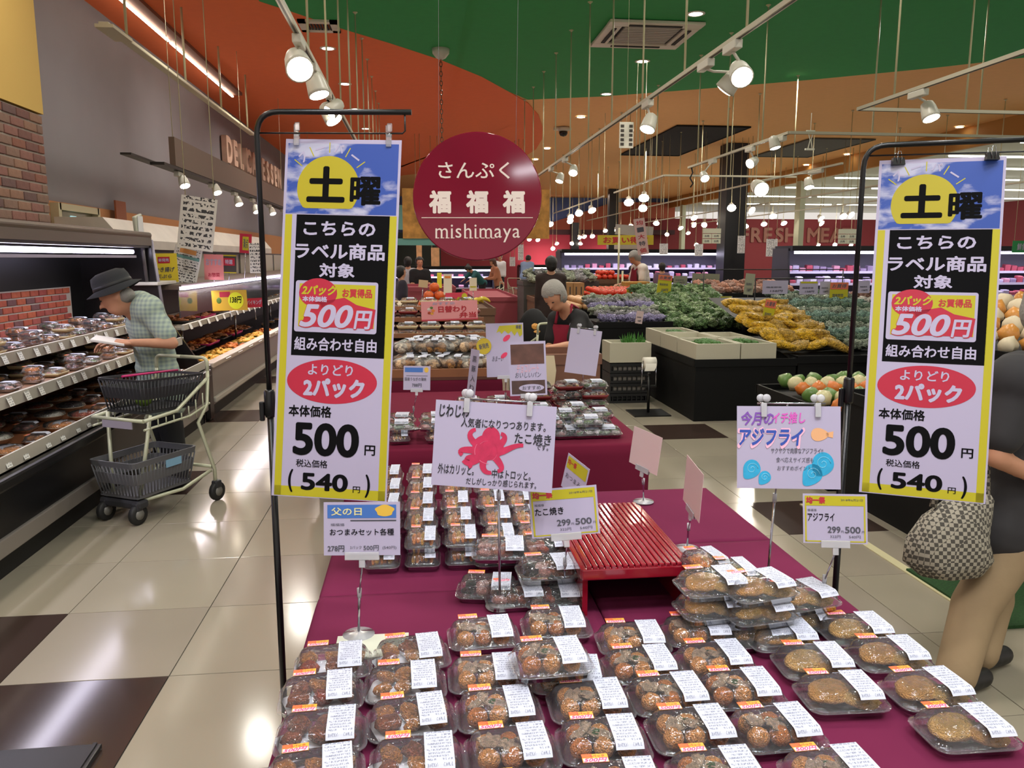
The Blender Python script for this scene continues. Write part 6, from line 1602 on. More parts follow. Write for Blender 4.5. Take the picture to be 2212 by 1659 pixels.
# ---------------------------------------------------------------- bending worker
blk_c = mat('cloth_black', '121114', .85); apr = mat('apron_maroon', '8A1230', .8); navy = mat('cloth_charcoal', '1e1c22', .85)
J = dict(s=1.0, head=PX(1198, 642, 6.2), neck=PX(1222, 668, 6.3), chest=PX(1232, 712, 6.38), waist=PX(1232, 770, 6.42), pelvis=PX(1234, 832, 6.45), shL=PX(1202, 690, 6.42), shR=PX(1252, 690, 6.28), elL=PX(1188, 750, 6.35), haL=PX(1160, 760, 5.95), elR=PX(1238, 745, 6.05), haR=PX(1182, 752, 5.85), toe=Vector((-.6, -.8, 0)), up=Vector((-.45, -.35, .8)), face=Vector((-.35, -.55, -.7)), hdL=(-.8, -.4, -.2), hdR=(-.9, -.3, -.1), hnL=(0, 0, 1), hnR=(0, 0, 1))
pe = J['pelvis']
for s_, k in (('L', -1), ('R', 1)): J['hip' + s_] = pe + Vector((k * .09, 0, -.02)); J['kn' + s_] = Vector((pe.x + k * .1, pe.y, .47)); J['an' + s_] = Vector((pe.x + k * .1, pe.y, .085))
wk = figure('grey-haired worker in black with a maroon apron bending over the board table', J, blk_c, navy, hair=hair_g, vox=.014)
base = Vector(wk.location)
def apron(b):
    f = Vector((-.6, -.8, 0)); ch, pe = J['chest'], J['pelvis']; s_ = f.cross(Vector((0, 0, 1)))
    rows = [(ch + f * .125 + Vector((0, 0, .05)), .09), (ch + f * .135 - Vector((0, 0, .12)), .13), (pe + f * .145 + Vector((0, 0, .05)), .17), (pe + f * .15 - Vector((0, 0, .42)), .19)]
    b.loops([[c + s_ * w * q + f * (.02 * (1 - q * q)) for q in (-1, -.6, -.2, .2, .6, 1)] for c, w in rows], False, False)
a_ = build('apron', apron, apr, wk, loc=-base)
for k in (-1, 1):
    sh = J['shR'] if k > 0 else J['shL']
    build('apron_strap', lambda b: b.tube([J['chest'] + Vector((-.09 + .05 * k, -.10, .06)), sh.lerp(J['neck'], .45) + Vector((-.02, -.04, .085)), sh.lerp(J['neck'], .4) + Vector((.05, .09, .05))], .012, 6), apr, wk, loc=-base)
o = build('name_badge', lambda b: b.lathe([(.02, 0), (.02, .006)], seg=14), paper, wk, loc=J['chest'] + Vector((-.02, -.16, .05)) - base, rot=(pi / 2, 0, 0))
o = build('folded_bag', lambda b: b.loops([[(x * f_, .02 * sin(z * 9), z) for x in (-.06, -.02, .03, .06)] for z, f_ in ((0, .8), (-.1, 1), (-.2, .8), (-.32, .15))], False, False), mat('bag_cream', 'D6C6A4', .7), loc=PX(1182, 768, 5.26)); tag(o, 'cream plastic bag hanging from the front of the board table', 'bag')
o = build('dark_shopping_bag', lambda b: (b.ball((0, 0, .17), .17, 3, (.85, .6, 1.15), .12, 2.5, 3)), blk_c, loc=PX(1152, 712, 7.6) - Vector((0, 0, .17)))
tag(o, 'black cloth shopping bag with a warm-coloured emblem left of the worker', 'bag'); o.location.z = .66
clone(bpy.data.objects['shopping_cart'], (o.location.x, 7.62, 0), rz=2.2, label='shopping cart holding the black cloth bag left of the worker')
pp = Vector((0, -.105, .2)); build('emblem', lambda b: (b.ball(pp, .035, 2, (1, .1, .9)), b.ball(pp + Vector((.02, 0, -.05)), .03, 2, (1.1, .1, .5))), f_gold, o)
# ---------------------------------------------------------------- other people
def P_at(px, py, Y): return at(px, py, Y=Y)
x = P_at(1190, 600, 10.6).x
figure('person seen from behind in a dark brown top with black hair, beyond the worker', standing(x, 10.6, pi / 2, 1.50), mat('top_dark_brown', '2c1c18', .85), navy, hair=hair_b, sleeve='long', vox=.022, hem=.08)
x = P_at(1135, 600, 25.6).x
figure('man in a light blue shirt and grey trousers leaning over the far counter', standing(x, 25.6, 1.15, 1.66, lean=.45, bow=.3, arms='front'), mat('shirt_skyblue', '8FA8CE', .8), mat('trousers_grey', '8c8690', .8), hair=hair_b, sleeve='long', vox=.035, hands=False)
x = P_at(1078, 600, 21.0).x
figure('woman in a tan top pushing a cart toward the left', standing(x, 21.0, 3.4, 1.50, lean=.3, arms='front'), mat('top_tan', 'A86E50', .8), navy, hair=hair_br, sleeve='long', vox=.035, hairstyle='long', hands=False)
x = P_at(1042, 600, 22.5).x
figure('person in a teal top bending down with dark hair tied up', standing(x, 22.5, 3.6, 1.5, lean=.8, bow=.3, arms='work'), mat('top_teal', '1E5658', .8), navy, hair=hair_b, sleeve='short', vox=.035, hairstyle='bun', hands=False)
x = P_at(907, 600, 15.5).x
figure('woman in a black short-sleeved top beyond the left banner', standing(x, 15.5, -1.4, 1.5, arms='front'), blk_c, navy, hair=hair_b, vox=.03, hands=False)
x = P_at(882, 600, 16.6).x
figure('person with black hair in a pale grey top half hidden by the left banner', standing(x, 16.6, 1.4, 1.5), mat('top_pale_grey', 'B0AEB4', .8), navy, hair=hair_b, vox=.03, hands=False)
x = P_at(868, 640, 12.2).x
figure('person in dark clothes at the edge of the left banner', standing(x, 12.2, 0.2, 1.36), mat('top_dark_violet', '2c2634', .8), navy, hair=hair_b, vox=.03, hands=False)
x = P_at(1080, 575, 29.0).x
k = figure('kitchen worker with a white cap and white coat at the far counter', standing(x, 29.0, -1.7, 1.62), mat('coat_white', 'D8D6DA', .8), navy, hair=mat('cap_white', 'E4E2E6', .7), sleeve='long', vox=.04, hands=False)
x = P_at(1352, 585, 24).x
figure('distant person in a maroon top left of the fruit worker', standing(x, 24, 0.2, 1.5), mat('top_maroon', '8A2C3C', .8), navy, hair=hair_b, vox=.04, hands=False)
x = P_at(1364, 588, 19).x
figure('distant person with dark hair and a dark top next to the fruit worker', standing(x, 19, 1.5, 1.3), blk_c, navy, hair=hair_b, vox=.04, hands=False)
x = P_at(1430, 585, 17).x
figure('distant person with black hair right of the fruit worker', standing(x, 17, 1.4, 1.38), mat('top_plum', '6A5068', .8), navy, hair=hair_b, vox=.04, hands=False)
x = P_at(1395, 600, 13.4).x
J = standing(x, 13.4, 3.35, 1.64, lean=.28, bow=.35, arms='front')
w2 = figure('staff member in a white shirt and maroon apron leaning over the fruit boxes', J, mat('shirt_offwhite', 'D6CAC0', .8), mat('trousers_khaki_dark', '5c5648', .8), hair=hair_g, vox=.018, hem=.04)
base = Vector(w2.location); f = Vector((cos(3.35), sin(3.35), 0)); s_ = f.cross(Vector((0, 0, 1))); ch, pe = J['chest'], J['pelvis']
build('apron', lambda b: b.loops([[c + s_ * w * q + f * (.02 * (1 - q * q)) for q in (-1, -.6, -.2, .2, .6, 1)] for c, w in ((ch + f * .13 + Vector((0, 0, .06)), .09), (ch + f * .135 - Vector((0, 0, .1)), .13), (pe + f * .15, .17), (pe + f * .16 - Vector((0, 0, .4)), .2))], False, False), apr, w2, loc=-base)
for k in (-1, 1): build('apron_strap', lambda b: b.tube([ch + f * .135 + s_ * .07 * k + Vector((0, 0, .05)), J['neck'] + s_ * .08 * k + Vector((0, 0, -.0)), ch - f * .11 + s_ * .03 * k, pe - f * .12], .016, 5), apr, w2, loc=-base)
# far cart of the tan woman
t = clone(bpy.data.objects['shopping_cart'], (P_at(1062, 640, 20.3).x, 20.3, 0), rz=3.3, label='distant shopping cart pushed by the woman in the tan top')
t = clone(bpy.data.objects['shopping_cart'], (P_at(1115, 640, 24.6).x, 24.6, 0), rz=1.2, label='distant shopping cart beside the man in the light blue shirt')
# ---------------------------------------------------------------- person cut by the right edge
J = dict(s=1.04, head=PX(2282, 668, 2.62), neck=PX(2262, 745, 2.64), chest=PX(2228, 850, 2.68), waist=PX(2205, 955, 2.68), pelvis=PX(2178, 1080, 2.66), shL=PX(2262, 818, 2.88), shR=PX(2192, 822, 2.48), elL=PX(2250, 1000, 2.88), haL=PX(2340, 1030, 2.8), elR=PX(2152, 988, 2.44), haR=PX(2262, 1042, 2.46), toe=Vector((.9, .3, 0)), up=Vector((.25, 0, .95)), face=Vector((.9, .1, -.4)), hdL=(1, 0, -.1), hnL=(0, -.3, 1), hdR=(1, 0, 0), hnR=(0, .3, 1))
pe = J['pelvis']
J['hipL'] = pe + Vector((-.03, .09, -.03)); J['hipR'] = pe + Vector((.03, -.09, -.03))
J['knL'] = PX(2140, 1295, 2.62); J['knR'] = PX(2105, 1310, 2.48)
J['anL'] = PX(2105, 1500, 2.50); J['anR'] = PX(2058, 1530, 2.36)
for k in ('anL', 'anR'): J[k].z = .085
kh = mat('trousers_khaki', '927C5E', .85, var=.06, bump=.3, bscale=14)
figure('person in a charcoal shirt and khaki trousers cut off by the right edge', J, mat('shirt_charcoal', '2e2c2e', .85, var=.05), kh, hair=hair_g, vox=.014, loose=.03, hem=.09)
def chk():
    m = mat('checked_cloth', '8C8578', .8, bump=.3, bscale=20); nt = m.node_tree; b = nt.nodes['Principled BSDF']
    tc = nt.nodes.new('ShaderNodeTexCoord'); c = nt.nodes.new('ShaderNodeTexChecker'); c.inputs['Scale'].default_value = 75
    c.inputs['Color1'].default_value = (*hexc('4a463f'), 1); c.inputs['Color2'].default_value = (*hexc('A39C8C'), 1)
    nt.links.new(tc.outputs['Object'], c.inputs['Vector']); nt.links.new(c.outputs['Color'], b.inputs['Base Color']); return m
p0 = PX(2055, 1165, 2.48)
bag = thing('cloth_bag', 'large checked cloth bag hanging at the hip of the person at the right', 'bag', p0)
def bagf(b):
    rings = []
    for z, w, d, cx in ((.16, .03, .02, .10), (.14, .09, .04, .05), (.08, .125, .065, .01), (0, .15, .085, -.01), (-.07, .16, .09, -.01), (-.12, .12, .075, .0), (-.145, .03, .02, .01)):
        rings.append([(cx + w * cos(a) * (1 + .05 * sin(5 * a + z * 30)), d * sin(a) * (1 + .08 * sin(4 * a + z * 20)), z) for a in (2 * pi * i / 30 for i in range(30))])
    b.loops(rings, True, True)
build('bag_body', bagf, chk(), bag)
build('bag_strap', lambda b: b.tube([(-.08, 0, .12), (-.04, .02, .3), (.12, .10, .5)], .012, 6), MATS['checked_cloth'], bag)
build('bag_strap', lambda b: b.tube([(.12, .0, .14), (.14, .05, .3), (.15, .12, .45)], .012, 6), MATS['checked_cloth'], bag)
# ================================================================ RIGHT: PRODUCE
stb = mat('stand_black_matt', '0e0e0f', .6, spec=.2); foam = mat('styrofoam', 'B8B29E', .7, bump=.15, bscale=200)
bin_stand('wide black wheeled stand carrying the white foam boxes', 2.51, 3.48, 7.02, 8.75, .555)
def foam_box(x, y, z, w, d, h, label, veg=None):
    t = thing('foam_box', label, 'box', (x, y, z), group='white foam boxes')
    def f(b):
        th = .03
        b.box((0, 0, th / 2), (w, d, th))
        for a, c, e, g in ((0, -d / 2 + th / 2, w, th), (0, d / 2 - th / 2, w, th), (-w / 2 + th / 2, 0, th, d - 2 * th), (w / 2 - th / 2, 0, th, d - 2 * th)): b.box((a, c, h / 2 + th / 2), (e, g, h - th))
    build('shell', f, foam, t)
    build('ice_bed', lambda b: b.box((0, 0, h * .5), (w - .07, d - .07, .02)), mat('ice_white', 'D8DCCE', .5, bump=.5, bscale=60), t)
    return t
def veg_clump(label, x, y, z, w, d, h, m, n=60, kind='leaf', name='greens', cat='vegetable'):
    def f(b):
        for i in range(n):
            u, v = R.uniform(-.5, .5) * w, R.uniform(-.5, .5) * d; L = h * R.uniform(.6, 1.1); a = R.uniform(0, 6.28); t_ = R.uniform(.1, .6)
            if kind == 'leaf':
                e = Vector((cos(a) * sin(t_), sin(a) * sin(t_), cos(t_))) * L; s_ = Vector((-sin(a), cos(a), 0)) * .006; o_ = Vector((u, v, 0))
                b.quad(o_ - s_, o_ + s_, o_ + e * .6 + s_ * 1.6, o_ + e * .6 - s_ * 1.6); b._f([b.bm.verts.new(q) for q in (o_ + e * .6 - s_ * 1.6, o_ + e * .6 + s_ * 1.6, o_ + e)])
            else: b.ball((u, v, h * .3 * (1 - (u / w) ** 2 * 3)), R.uniform(.018, .032), 1, (1, 1, .8), .3, 3, i)
    o = build(name, f, m, loc=(x, y, z)); return tag(o, label, cat, kind='stuff')
gveg = mat('veg_green', '3F6B2C', .6, var=.25, vscale=30); gveg2 = mat('veg_green_pale', '6E8C55', .6, var=.25, vscale=30)
foam_box(2.725, 7.30, .557, .42, .54, .165, 'left front white foam box on the black wheeled stand')
foam_box(3.115, 7.30, .557, .34, .54, .165, 'right front white foam box on the black wheeled stand')
foam_box(2.725, 7.86, .557, .42, .54, .17, 'middle white foam box in the left row on the black stand')
foam_box(2.725, 8.42, .557, .42, .54, .175, 'rear white foam box in the left row on the black stand')
foam_box(3.115, 7.86, .557, .34, .54, .17, 'rear white foam box in the right row on the black stand')
for x, y, lb in ((2.74, 7.34, 'left front'), (3.11, 7.34, 'right front'), (2.78, 8.4, 'rear left')): veg_clump('dark green herbs heaped in the %s foam box' % lb, x, y, .665, .26, .3, .16, gveg, 46, 'lump')
t = bin_stand('stack of black folding crates under the small foam box', 1.95, 2.37, 7.95, 8.4, .43, name='crate_stack')
for o in list(t.children): bpy.data.objects.remove(o)
bpy.data.objects.remove(t)
cr_m = mat('crate_black', '141416', .5); sack_m = mat('crate_sack', '9a938a', .7)
for k in range(4):
    c = thing('folding_crate', 'black folding crate, %s from the floor, under the small foam box' % ORD[k], 'crate', (2.165, 8.2, .002 + k * .106), group='stacked black crates')
    def f(b):
        for s_ in (-1, 1):
            b.box((s_ * .205, 0, .05), (.016, .36, .10)); b.box((0, s_ * .17, .085), (.42, .016, .03)); b.box((0, s_ * .17, .012), (.42, .016, .024))
            for q in range(8): b.box((-.18 + .051 * q, s_ * .17, .05), (.012, .014, .08))
        b.box((0, 0, .006), (.40, .34, .010))
    build('crate_body', f, cr_m, c); build('bundle', lambda b: b.box((0, 0, .045), (.36, .30, .06), bev=.02), sack_m if k else cr_m, c)
foam_box(2.165, 8.2, .43, .44, .36, .205, 'small white foam box on the stack of black crates')
veg_clump('spiky green chives rising from the small foam box', 2.24, 8.2, .56, .2, .2, .17, mat('veg_chive', '3f7a2a', .6, var=.2), 70)
t = thing('roll_stand', 'black floor stand holding a white roll of bags', 'stand', (2.2, 7.45, 0))
build('base_plate', lambda b: b.box((0, 0, .006), (.36, .34, .012)), blackm, t)
build('post', lambda b: b.tube([(0, 0, .01), (0, 0, .40)], .014, 8), blackm, t)
for s_ in (-1, 1): build('fork', lambda b: b.tube([(s_ * .07, 0, .26), (s_ * .07, 0, .50)], .006, 6), chrome, t)
build('cross_piece', lambda b: b.box((0, 0, .27), (.15, .02, .02)), blackm, t)
rl = build('bag_roll', lambda b: b.lathe([(.02, -.06), (.055, -.06), (.055, .06), (.02, .06), (.02, -.06)], (0, 0, .50), 20, cap=False, M=Matrix.Rotation(pi / 2 , 3, 'Y')), mat('roll_white', 'D4D0C4', .6), t)
build('loose_end', lambda b: b.loops([[(-.055, -.05, .51), (.055, -.05, .51)], [(-.06, -.075, .47), (.05, -.07, .47)], [(-.07, -.08, .43), (.03, -.075, .43)]], False, False), mat('roll_white'), rl)
# black bins with bagged produce
bin_stand('black bin with lavender-tinted bagged vegetables', 2.05, 2.95, 9.1, 10.3, .74)
bin_stand('black bin with cascading green leafy bags', 3.0, 4.3, 9.6, 11.2, .74)
bin_stand('black bin with pink carrot bags behind the green ones', 4.35, 5.9, 11.8, 13.2, .95)
bin_stand('produce table piled with tomatoes', 2.52, 3.9, 11.4, 13.0, .86)
bin_stand('black bin of yellow net bags right of the foam boxes', 3.28, 4.2, 8.6, 9.9, .62) if False else None
def pouch_mesh(nm, m, seed): return lump(nm, m, seed, (1, .7, .5), .75, 2.6, 3)
lav = [pouch_mesh('bag', mat(n, c, .3, var=.35, vscale=3, bump=.9, bscale=5, bdist=.15), i) for i, (n, c) in enumerate((('pouch_lavender', 'AEA4D2'), ('pouch_greygreen', 'B0B8A0'), ('pouch_grey', 'A6A4A6')))]
grn = [pouch_mesh('bag', mat(n, c, .3, var=.45, vscale=3, bump=.9, bscale=6, bdist=.15), 7 + i) for i, (n, c) in enumerate((('pouch_leaf', '6E9058'), ('pouch_leaf_light', '96B078')))]
yl = [lump('bag', mat(n, c, .35, var=.45, vscale=4, bump=.9, bscale=9, bdist=.1), 17 + i, (1, .6, .3), .22, 2.2) for i, (n, c) in enumerate((('net_yellow', 'F2BC2C'), ('net_mustard', 'D0A23C')))]
wg = [pouch_mesh('bag', mat(n, c, .25, var=.7, vscale=5, bump=1, bscale=7, bdist=.2), 27 + i) for i, (n, c) in enumerate((('pouch_sprout', 'D2DEC6'), ('pouch_teal', 'A8CCBA'), ('pouch_dark', '8aa68c')))]
pk = [pouch_mesh('bag', mat(n, c, .3, var=.3, vscale=3, bump=.8, bscale=6, bdist=.15), 37 + i) for i, (n, c) in enumerate((('pouch_carrot', 'E8A488'), ('pouch_peach', 'C99A88')))]
def pouches(meshes, label, grp, x0, x1, y0, y1, z0, z1, nx, ny, size, name='produce_bag', rzj=.5, cat='produce'):
    for j in range(ny):
        for i in range(nx):
            fx = (i + .5) / nx; fy = (j + .5) / ny
            o = put(name, meshes[(i * 3 + j * 2) % len(meshes)], None, (x0 + (x1 - x0) * fx + R.uniform(-.02, .02), y0 + (y1 - y0) * fy, z0 + (z1 - z0) * fy + size * .35 + R.uniform(0, .015)), (.35 + R.uniform(-.5, .5), R.uniform(-.4, .4), R.uniform(-rzj, rzj) * 2.2), size * R.uniform(.85, 1.1))
            tag(o, '%s, %s row, %s from left' % (label, ORD[j], ORD[i]), cat, grp)
pouches(lav, 'lavender-grey vegetable bag on the black bin', 'lavender bags', 2.1, 2.9, 9.15, 10.2, .74, .98, 7, 6, .085, name='lavender_bag')
pouches(grn, 'green leafy bag in the cascade behind the foam boxes', 'green leafy bags', 2.95, 4.0, 9.1, 11.0, .66, 1.06, 7, 8, .12, name='leafy_bag')
pouches(pk, 'pinkish carrot bag on the rear black bin', 'carrot bags', 4.4, 5.8, 11.9, 12.7, .95, 1.08, 9, 3, .10, name='carrot_bag')
t = bin_stand('sloping black stand with yellow net bags and pale sprout pouches', 3.50, 6.2, 7.02, 9.4, .575)
build('slope', lambda b: b.loops([[(-1.4, -1.1, .57), (1.4, -1.1, .57)], [(-1.4, 1.1, 1.03), (1.4, 1.1, 1.03)]], False, False), stb, t)
pouches(yl, 'yellow net bag in the golden pile', 'yellow net bags', 3.36, 4.06, 7.15, 8.6, .59, .97, 4, 7, .145, rzj=.15, name='net_bag')
pouches(yl, 'yellow net bag in the upper layer of the golden pile', 'yellow net bags', 3.40, 3.98, 7.35, 8.5, .68, 1.0, 4, 5, .13, rzj=.15, name='net_bag')
pouches(wg, 'pale green sprout pouch on the sloping stand', 'sprout pouches', 4.1, 5.1, 7.2, 9.2, .62, 1.06, 10, 11, .085, name='sprout_pouch')
pouches([salp[0], wg[0], pk[1]], 'white and peach pouch right of the sprouts', 'peach pouches', 5.1, 6.1, 7.2, 9.2, .62, 1.06, 8, 8, .085, name='peach_pouch')
balls('tomato', 'red tomato in the big heap beyond the worker', 'fruit', 'tomatoes', fruit('tomato_red', 'D2402A', rough=.2), .048, mound(2.58, 3.5, 11.45, 12.8, .87, .048, 230, slope=.02))
balls('onion', 'pale golden onion left of the tomatoes', 'vegetable', 'onions', fruit('onion_gold', 'D0A070', rough=.4), .05, mound(2.08, 2.5, 10.6, 11.6, .80, .05, 60), stem=False)
bin_stand('low produce table under the onions', 2.05, 2.55, 10.45, 11.35, .80)
balls('tomato', 'tomato in the upper heap under the white poles', 'fruit', 'upper tomatoes', MATS['tomato_red'], .05, mound(3.1, 3.8, 14.0, 14.6, 1.12, .05, 40))
bin_stand('raised table with the upper tomato heap', 3.02, 3.9, 13.9, 14.9, 1.10, mat('crate_brown'))
for i, px in enumerate((1222, 1246)):
    o = thing('carton', 'brown cardboard carton with hand holes, %s of the pair beyond the worker' % ('left', 'right')[i], 'box', at(px, 645, Y=12.4)); z = o.location.z
    build('carton_body', lambda b: b.box((0, 0, .13), (.17, .3, .24)), mat('cardboard', 'B08658', .8), o)
    for q in (-.04, .04): build('hand_hole', lambda b: b.box((q, -.152, .13), (.018, .006, .12)), mat('slot_dark'), o)
bin_stand('wooden table under the cardboard cartons', 1.75, 2.5, 12.0, 13.0, .88, mat('crate_brown'))
pouches(lav[1:], 'grey leafy bag above the cartons', 'grey leafy bags', 1.75, 2.9, 12.9, 13.6, 1.1, 1.25, 7, 3, .10, name='grey_bag')
bin_stand('grey rack of leafy bags above the cartons', 1.7, 2.95, 13.05, 13.9, 1.10, mat('rack_grey', '4c4a48', .6))
o = thing('yellow_crate', 'yellow-brown wooden crate before the staff member in the white shirt', 'box', (3.55, 12.95, .86)); build('crate_body', lambda b: b.box((0, 0, .13), (.40, .3, .26), bev=.01), mat('crate_yellow', 'B8883C', .6, var=.1), o)
# stand right of the pole with peppers, black display at the far right
bin_stand('low black stand with orange and green vegetables behind the right pole', 2.62, 3.9, 4.75, 5.9, .50)
pouches([lump('pepper', fruit('pepper_orange', 'D0742E'), 3), lump('pepper', fruit('pepper_green', '5f8040'), 4), lump('pepper', fruit('pepper_pale', 'C9C294'), 5)], 'orange or green vegetable behind the right pole', 'peppers', 2.68, 3.8, 4.85, 5.8, .50, .56, 9, 6, .06, cat='vegetable', name='pepper')
bin_stand('large black display block at the far right behind the cut-off person', 2.64, 5.0, 3.46, 4.68, .66)
pouches([lump('mushroom', mat('mushroom_cream', 'E2D2B4', .4, bump=.3), 6), lump('mushroom', fruit('peach_orange', 'D9964A'), 7)], 'wrapped mushroom tray right of the banner', 'mushroom trays', 4.3, 6.4, 5.4, 6.6, .80, 1.12, 12, 6, .075, cat='vegetable', name='mushroom_tray')
bin_stand('black sloping stand under the mushroom trays', 4.25, 6.5, 5.3, 6.9, .80)
o = build('turf_mat', lambda b: b.box((0, 0, .008), (.60, .62, .014)), mat('turf_green', '1F4A1C', .9, bump=1, bscale=300, var=.3, vscale=120), loc=(2.62, 3.12, 0)); tag(o, 'green artificial turf mat under the right edge person', 'mat')
o = build('low_platform', lambda b: (b.box((0, 0, .010), (.92, 1.1, .018), bev=.004), b.box((.44, 0, .021), (.012, 1.1, .004))), mat('platform_black', '101013', .35), loc=(-1.46, 1.84, 0)); tag(o, 'low black platform on the floor at the lower left corner', 'platform')
# hanging price cards on a black rail
t = thing('price_rail', 'black rail with hanging price cards over the sprouts', 'rail', (0, 0, 0))
a = at(1632, 602, Y=8.9); c = at(1845, 602, Y=8.9); zt = a.z
build('rail_bar', lambda b: b.tube([(a.x, 8.9, zt), (c.x + .8, 8.9, zt)], .008, 6), blackm, t)
for x in (a.x, c.x + .8): build('rail_post', lambda b: b.tube([(x, 8.9, .8), (x, 8.9, zt)], .008, 6), blackm, t)
build('rail_bar', lambda b: b.tube([(a.x, 10.6, zt + .08), (c.x + .8, 10.6, zt + .08)], .008, 6), blackm, t)
for x in (a.x, c.x + .8): build('rail_post', lambda b: b.tube([(x, 10.6, .5), (x, 10.6, zt + .08)], .008, 6), blackm, t)
def card(TL, TR, BL, Y, label, ym=0, red_=False, m=None):
    def fn(s_, w, h):
        if red_: rect(s_, 'red_head', mat('print_coral', 'D0684C', .5), 0, .36 * h, w, h * .26, .0025); tt_(s_, 'お買得', gray_ink, .5, .14, w, h, .8, .16, shear=.2, bold=.02)
        elif ym: rect(s_, 'yellow_head', yel, 0, .42 * h, w * .9, h * .14, .0025)
        tt_(s_, '158円', gray_ink, .55, .78, w, h, .5, .16, bold=.02, shear=.1); tt_(s_, '国産野菜', gray_ink, .45, .5, w, h, .6, .12, bold=.01)
    return pos('price_sign', TL, TR, BL, Y, m or paper, label, fn, stick=None if 8.7 < Y < 8.89 and TL[0] > 1600 else (.75 if Y < 9.5 else .95))
card((1648, 606), (1703, 606), (1645, 635), 8.88, 'white price card hanging at the left end of the black rail')
card((1728, 608), (1768, 608), (1727, 636), 8.88, 'white price card with a yellow head, second on the black rail', 1)
card((1772, 608), (1795, 608), (1770, 636), 8.87, 'narrow white price card beside the yellow tag on the rail')
card((1794, 610), (1833, 610), (1791, 666), 8.8, 'yellow tag with a coral head hanging beside the right pole', 0, True, yel)
card((1655, 646), (1678, 650), (1636, 708), 7.9, 'tilted yellow tag with a coral head over the golden pile', 0, True, yel)
card((1855, 606), (1880, 606), (1852, 633), 8.8, 'white price card between the right pole and the banner')
card((1423, 593), (1453, 596), (1424, 634), 10.4, 'yellow tag with a coral head over the green leafy bags', 0, True, yel)
card((1555, 640), (1582, 640), (1550, 664), 10.0, 'cream card with a yellow head behind the foam boxes', 1)
card((1376, 671), (1391, 673), (1372, 698), 8.9, 'small pinkish card over the lavender bags', 0, False, pinkp)
card((1354, 625), (1364, 625), (1353, 655), 11.0, 'narrow yellow card left of the yellow-brown crate', 0, False, yel)
card((1455, 596), (1485, 596), (1455, 614), 13.0, 'grey-green blank card over the carrot bags, left one', 0, False, mat('card_greygreen', '9a9a84', .6))
card((1496, 590), (1555, 592), (1496, 616), 13.0, 'grey-green blank card over the carrot bags, right one', 0, False, mat('card_greygreen'))
card((1612, 590), (1632, 592), (1610, 636), 11.0, 'tall grey-green blank card left of the black rail', 0, False, mat('card_greygreen'))
t = thing('lettuce_stand', 'round green lettuce on a black post behind the foam boxes', 'vegetable', at(1611, 728, Y=8.95)); z = t.location.z; t.location.z = .575
build('post', lambda b: b.tube([(0, 0, 0), (0, 0, z - .575 + .22)], .05, 10), stb, t); zt_ = at(1611, 672, Y=8.95).z - .575
build('lettuce', lambda b: b.ball((0, 0, zt_), .085, 3, (1.2, 1, .55), .25, 3, 2), gveg2, t)

st_ = build('floor_strip', lambda b: b.box((2.33, 3.75, .003), (.05, 1.5, .005)), mat('strip_pale', 'C6BE98', .4)); st_.parent = floor
# ================================================================ BACKGROUND CASES AND SIGNS
lil = mat('case_lilac', '8C86A8', .4)
sp_b = MB(); sp_b.box((0, 0, .03), (.15, .11, .06), bev=.01)
small = [sp_b.mesh('small_pack', mat('smallpack_pink', 'C48CA4', .3, var=.2))]
for n, c in (('smallpack_lilac', 'B4AAC8'), ('smallpack_white', 'C9C4D6'), ('smallpack_red', 'A84A5C'), ('smallpack_violet', '8c7c9c')):
    b = MB(); b.box((0, 0, .03), (.15, .11, .06), bev=.01); small.append(b.mesh('small_pack', mat(n, c, .3, var=.2)))
NSM = [0]
def far_case(label, x0, x1, Y, grp, zc=1.70, shelves=(.72, .98, 1.22), glow=True, step=.15, tag_=''):
    t = thing('far_display_case', label, 'display case', ((x0 + x1) / 2, Y, 0)); L = x1 - x0
    build('base', lambda b: b.box((0, .3, .24), (L, .9, .48)), case_b, t)
    build('back', lambda b: b.box((0, .72, zc / 2), (L, .05, zc)), mat('case_violet_back', '4a4658', .5), t)
    build('canopy', lambda b: b.box((0, .25, zc), (L, .8, .10)), case_b, t)
    build('light_tube', lambda b: b.box((0, -.05, zc - .085), (L - .2, .06, .05)), glow_case, t)
    for s_ in (-1, 1): build('end_panel', lambda b: b.prism([(-.1, 0), (.72, 0), (.72, zc), (.0, zc), (-.0, zc - .2), (-.15, .5)], -.02, .02), mat('case_end', '2a2833', .4), t).matrix_local = Matrix.Translation((s_ * L / 2, 0, 0)) @ Matrix(((0, 0, 1, 0), (1, 0, 0, 0), (0, 1, 0, 0), (0, 0, 0, 1)))
    for k, z in enumerate(shelves):
        build('shelf', lambda b: b.box((0, .3 + .12 * k, z - .015), (L - .1, .66 - .2 * k, .02)), lil, t)
        build('shelf_rail', lambda b: b.box((0, -.03 + .2 * k, z - .01), (L - .1, .015, .05)), mat('rail_lilac', 'B4AFC4', .4), t)
        n = int((L - .3) / step)
        for i in range(n):
            o = put('small_pack', R.choice(small), None, (x0 + .15 + step * (i + .5), Y + .09 + .2 * k, z - .004), (.15, 0, R.uniform(-.1, .1)), 1); o.scale = (.9, 1, R.uniform(1.2, 2.6)) if zc > 1.5 else (1.1, 1, 1.6); tag(o, 'small pink or lilac pack on a shelf of ' + tag_, 'pack', grp); NSM[0] += 1
    area('case_lamp', ((x0 + x1) / 2, Y - .02, zc - .14), L - .2, .08, 4.5 * L, (.90, .84, 1), spread=170)
    return t
far_case('long dark case with violet light behind the price rail, right of the pale post', 7.45, 14.5, 15.6, 'packs in the violet-lit case', tag_='the violet-lit case behind the price rail')
far_case('dark case with violet light left of the big black pillar', 3.9, 8.9, 22.0, 'packs in the case before the pillar', tag_='the case left of the big pillar', step=.2)
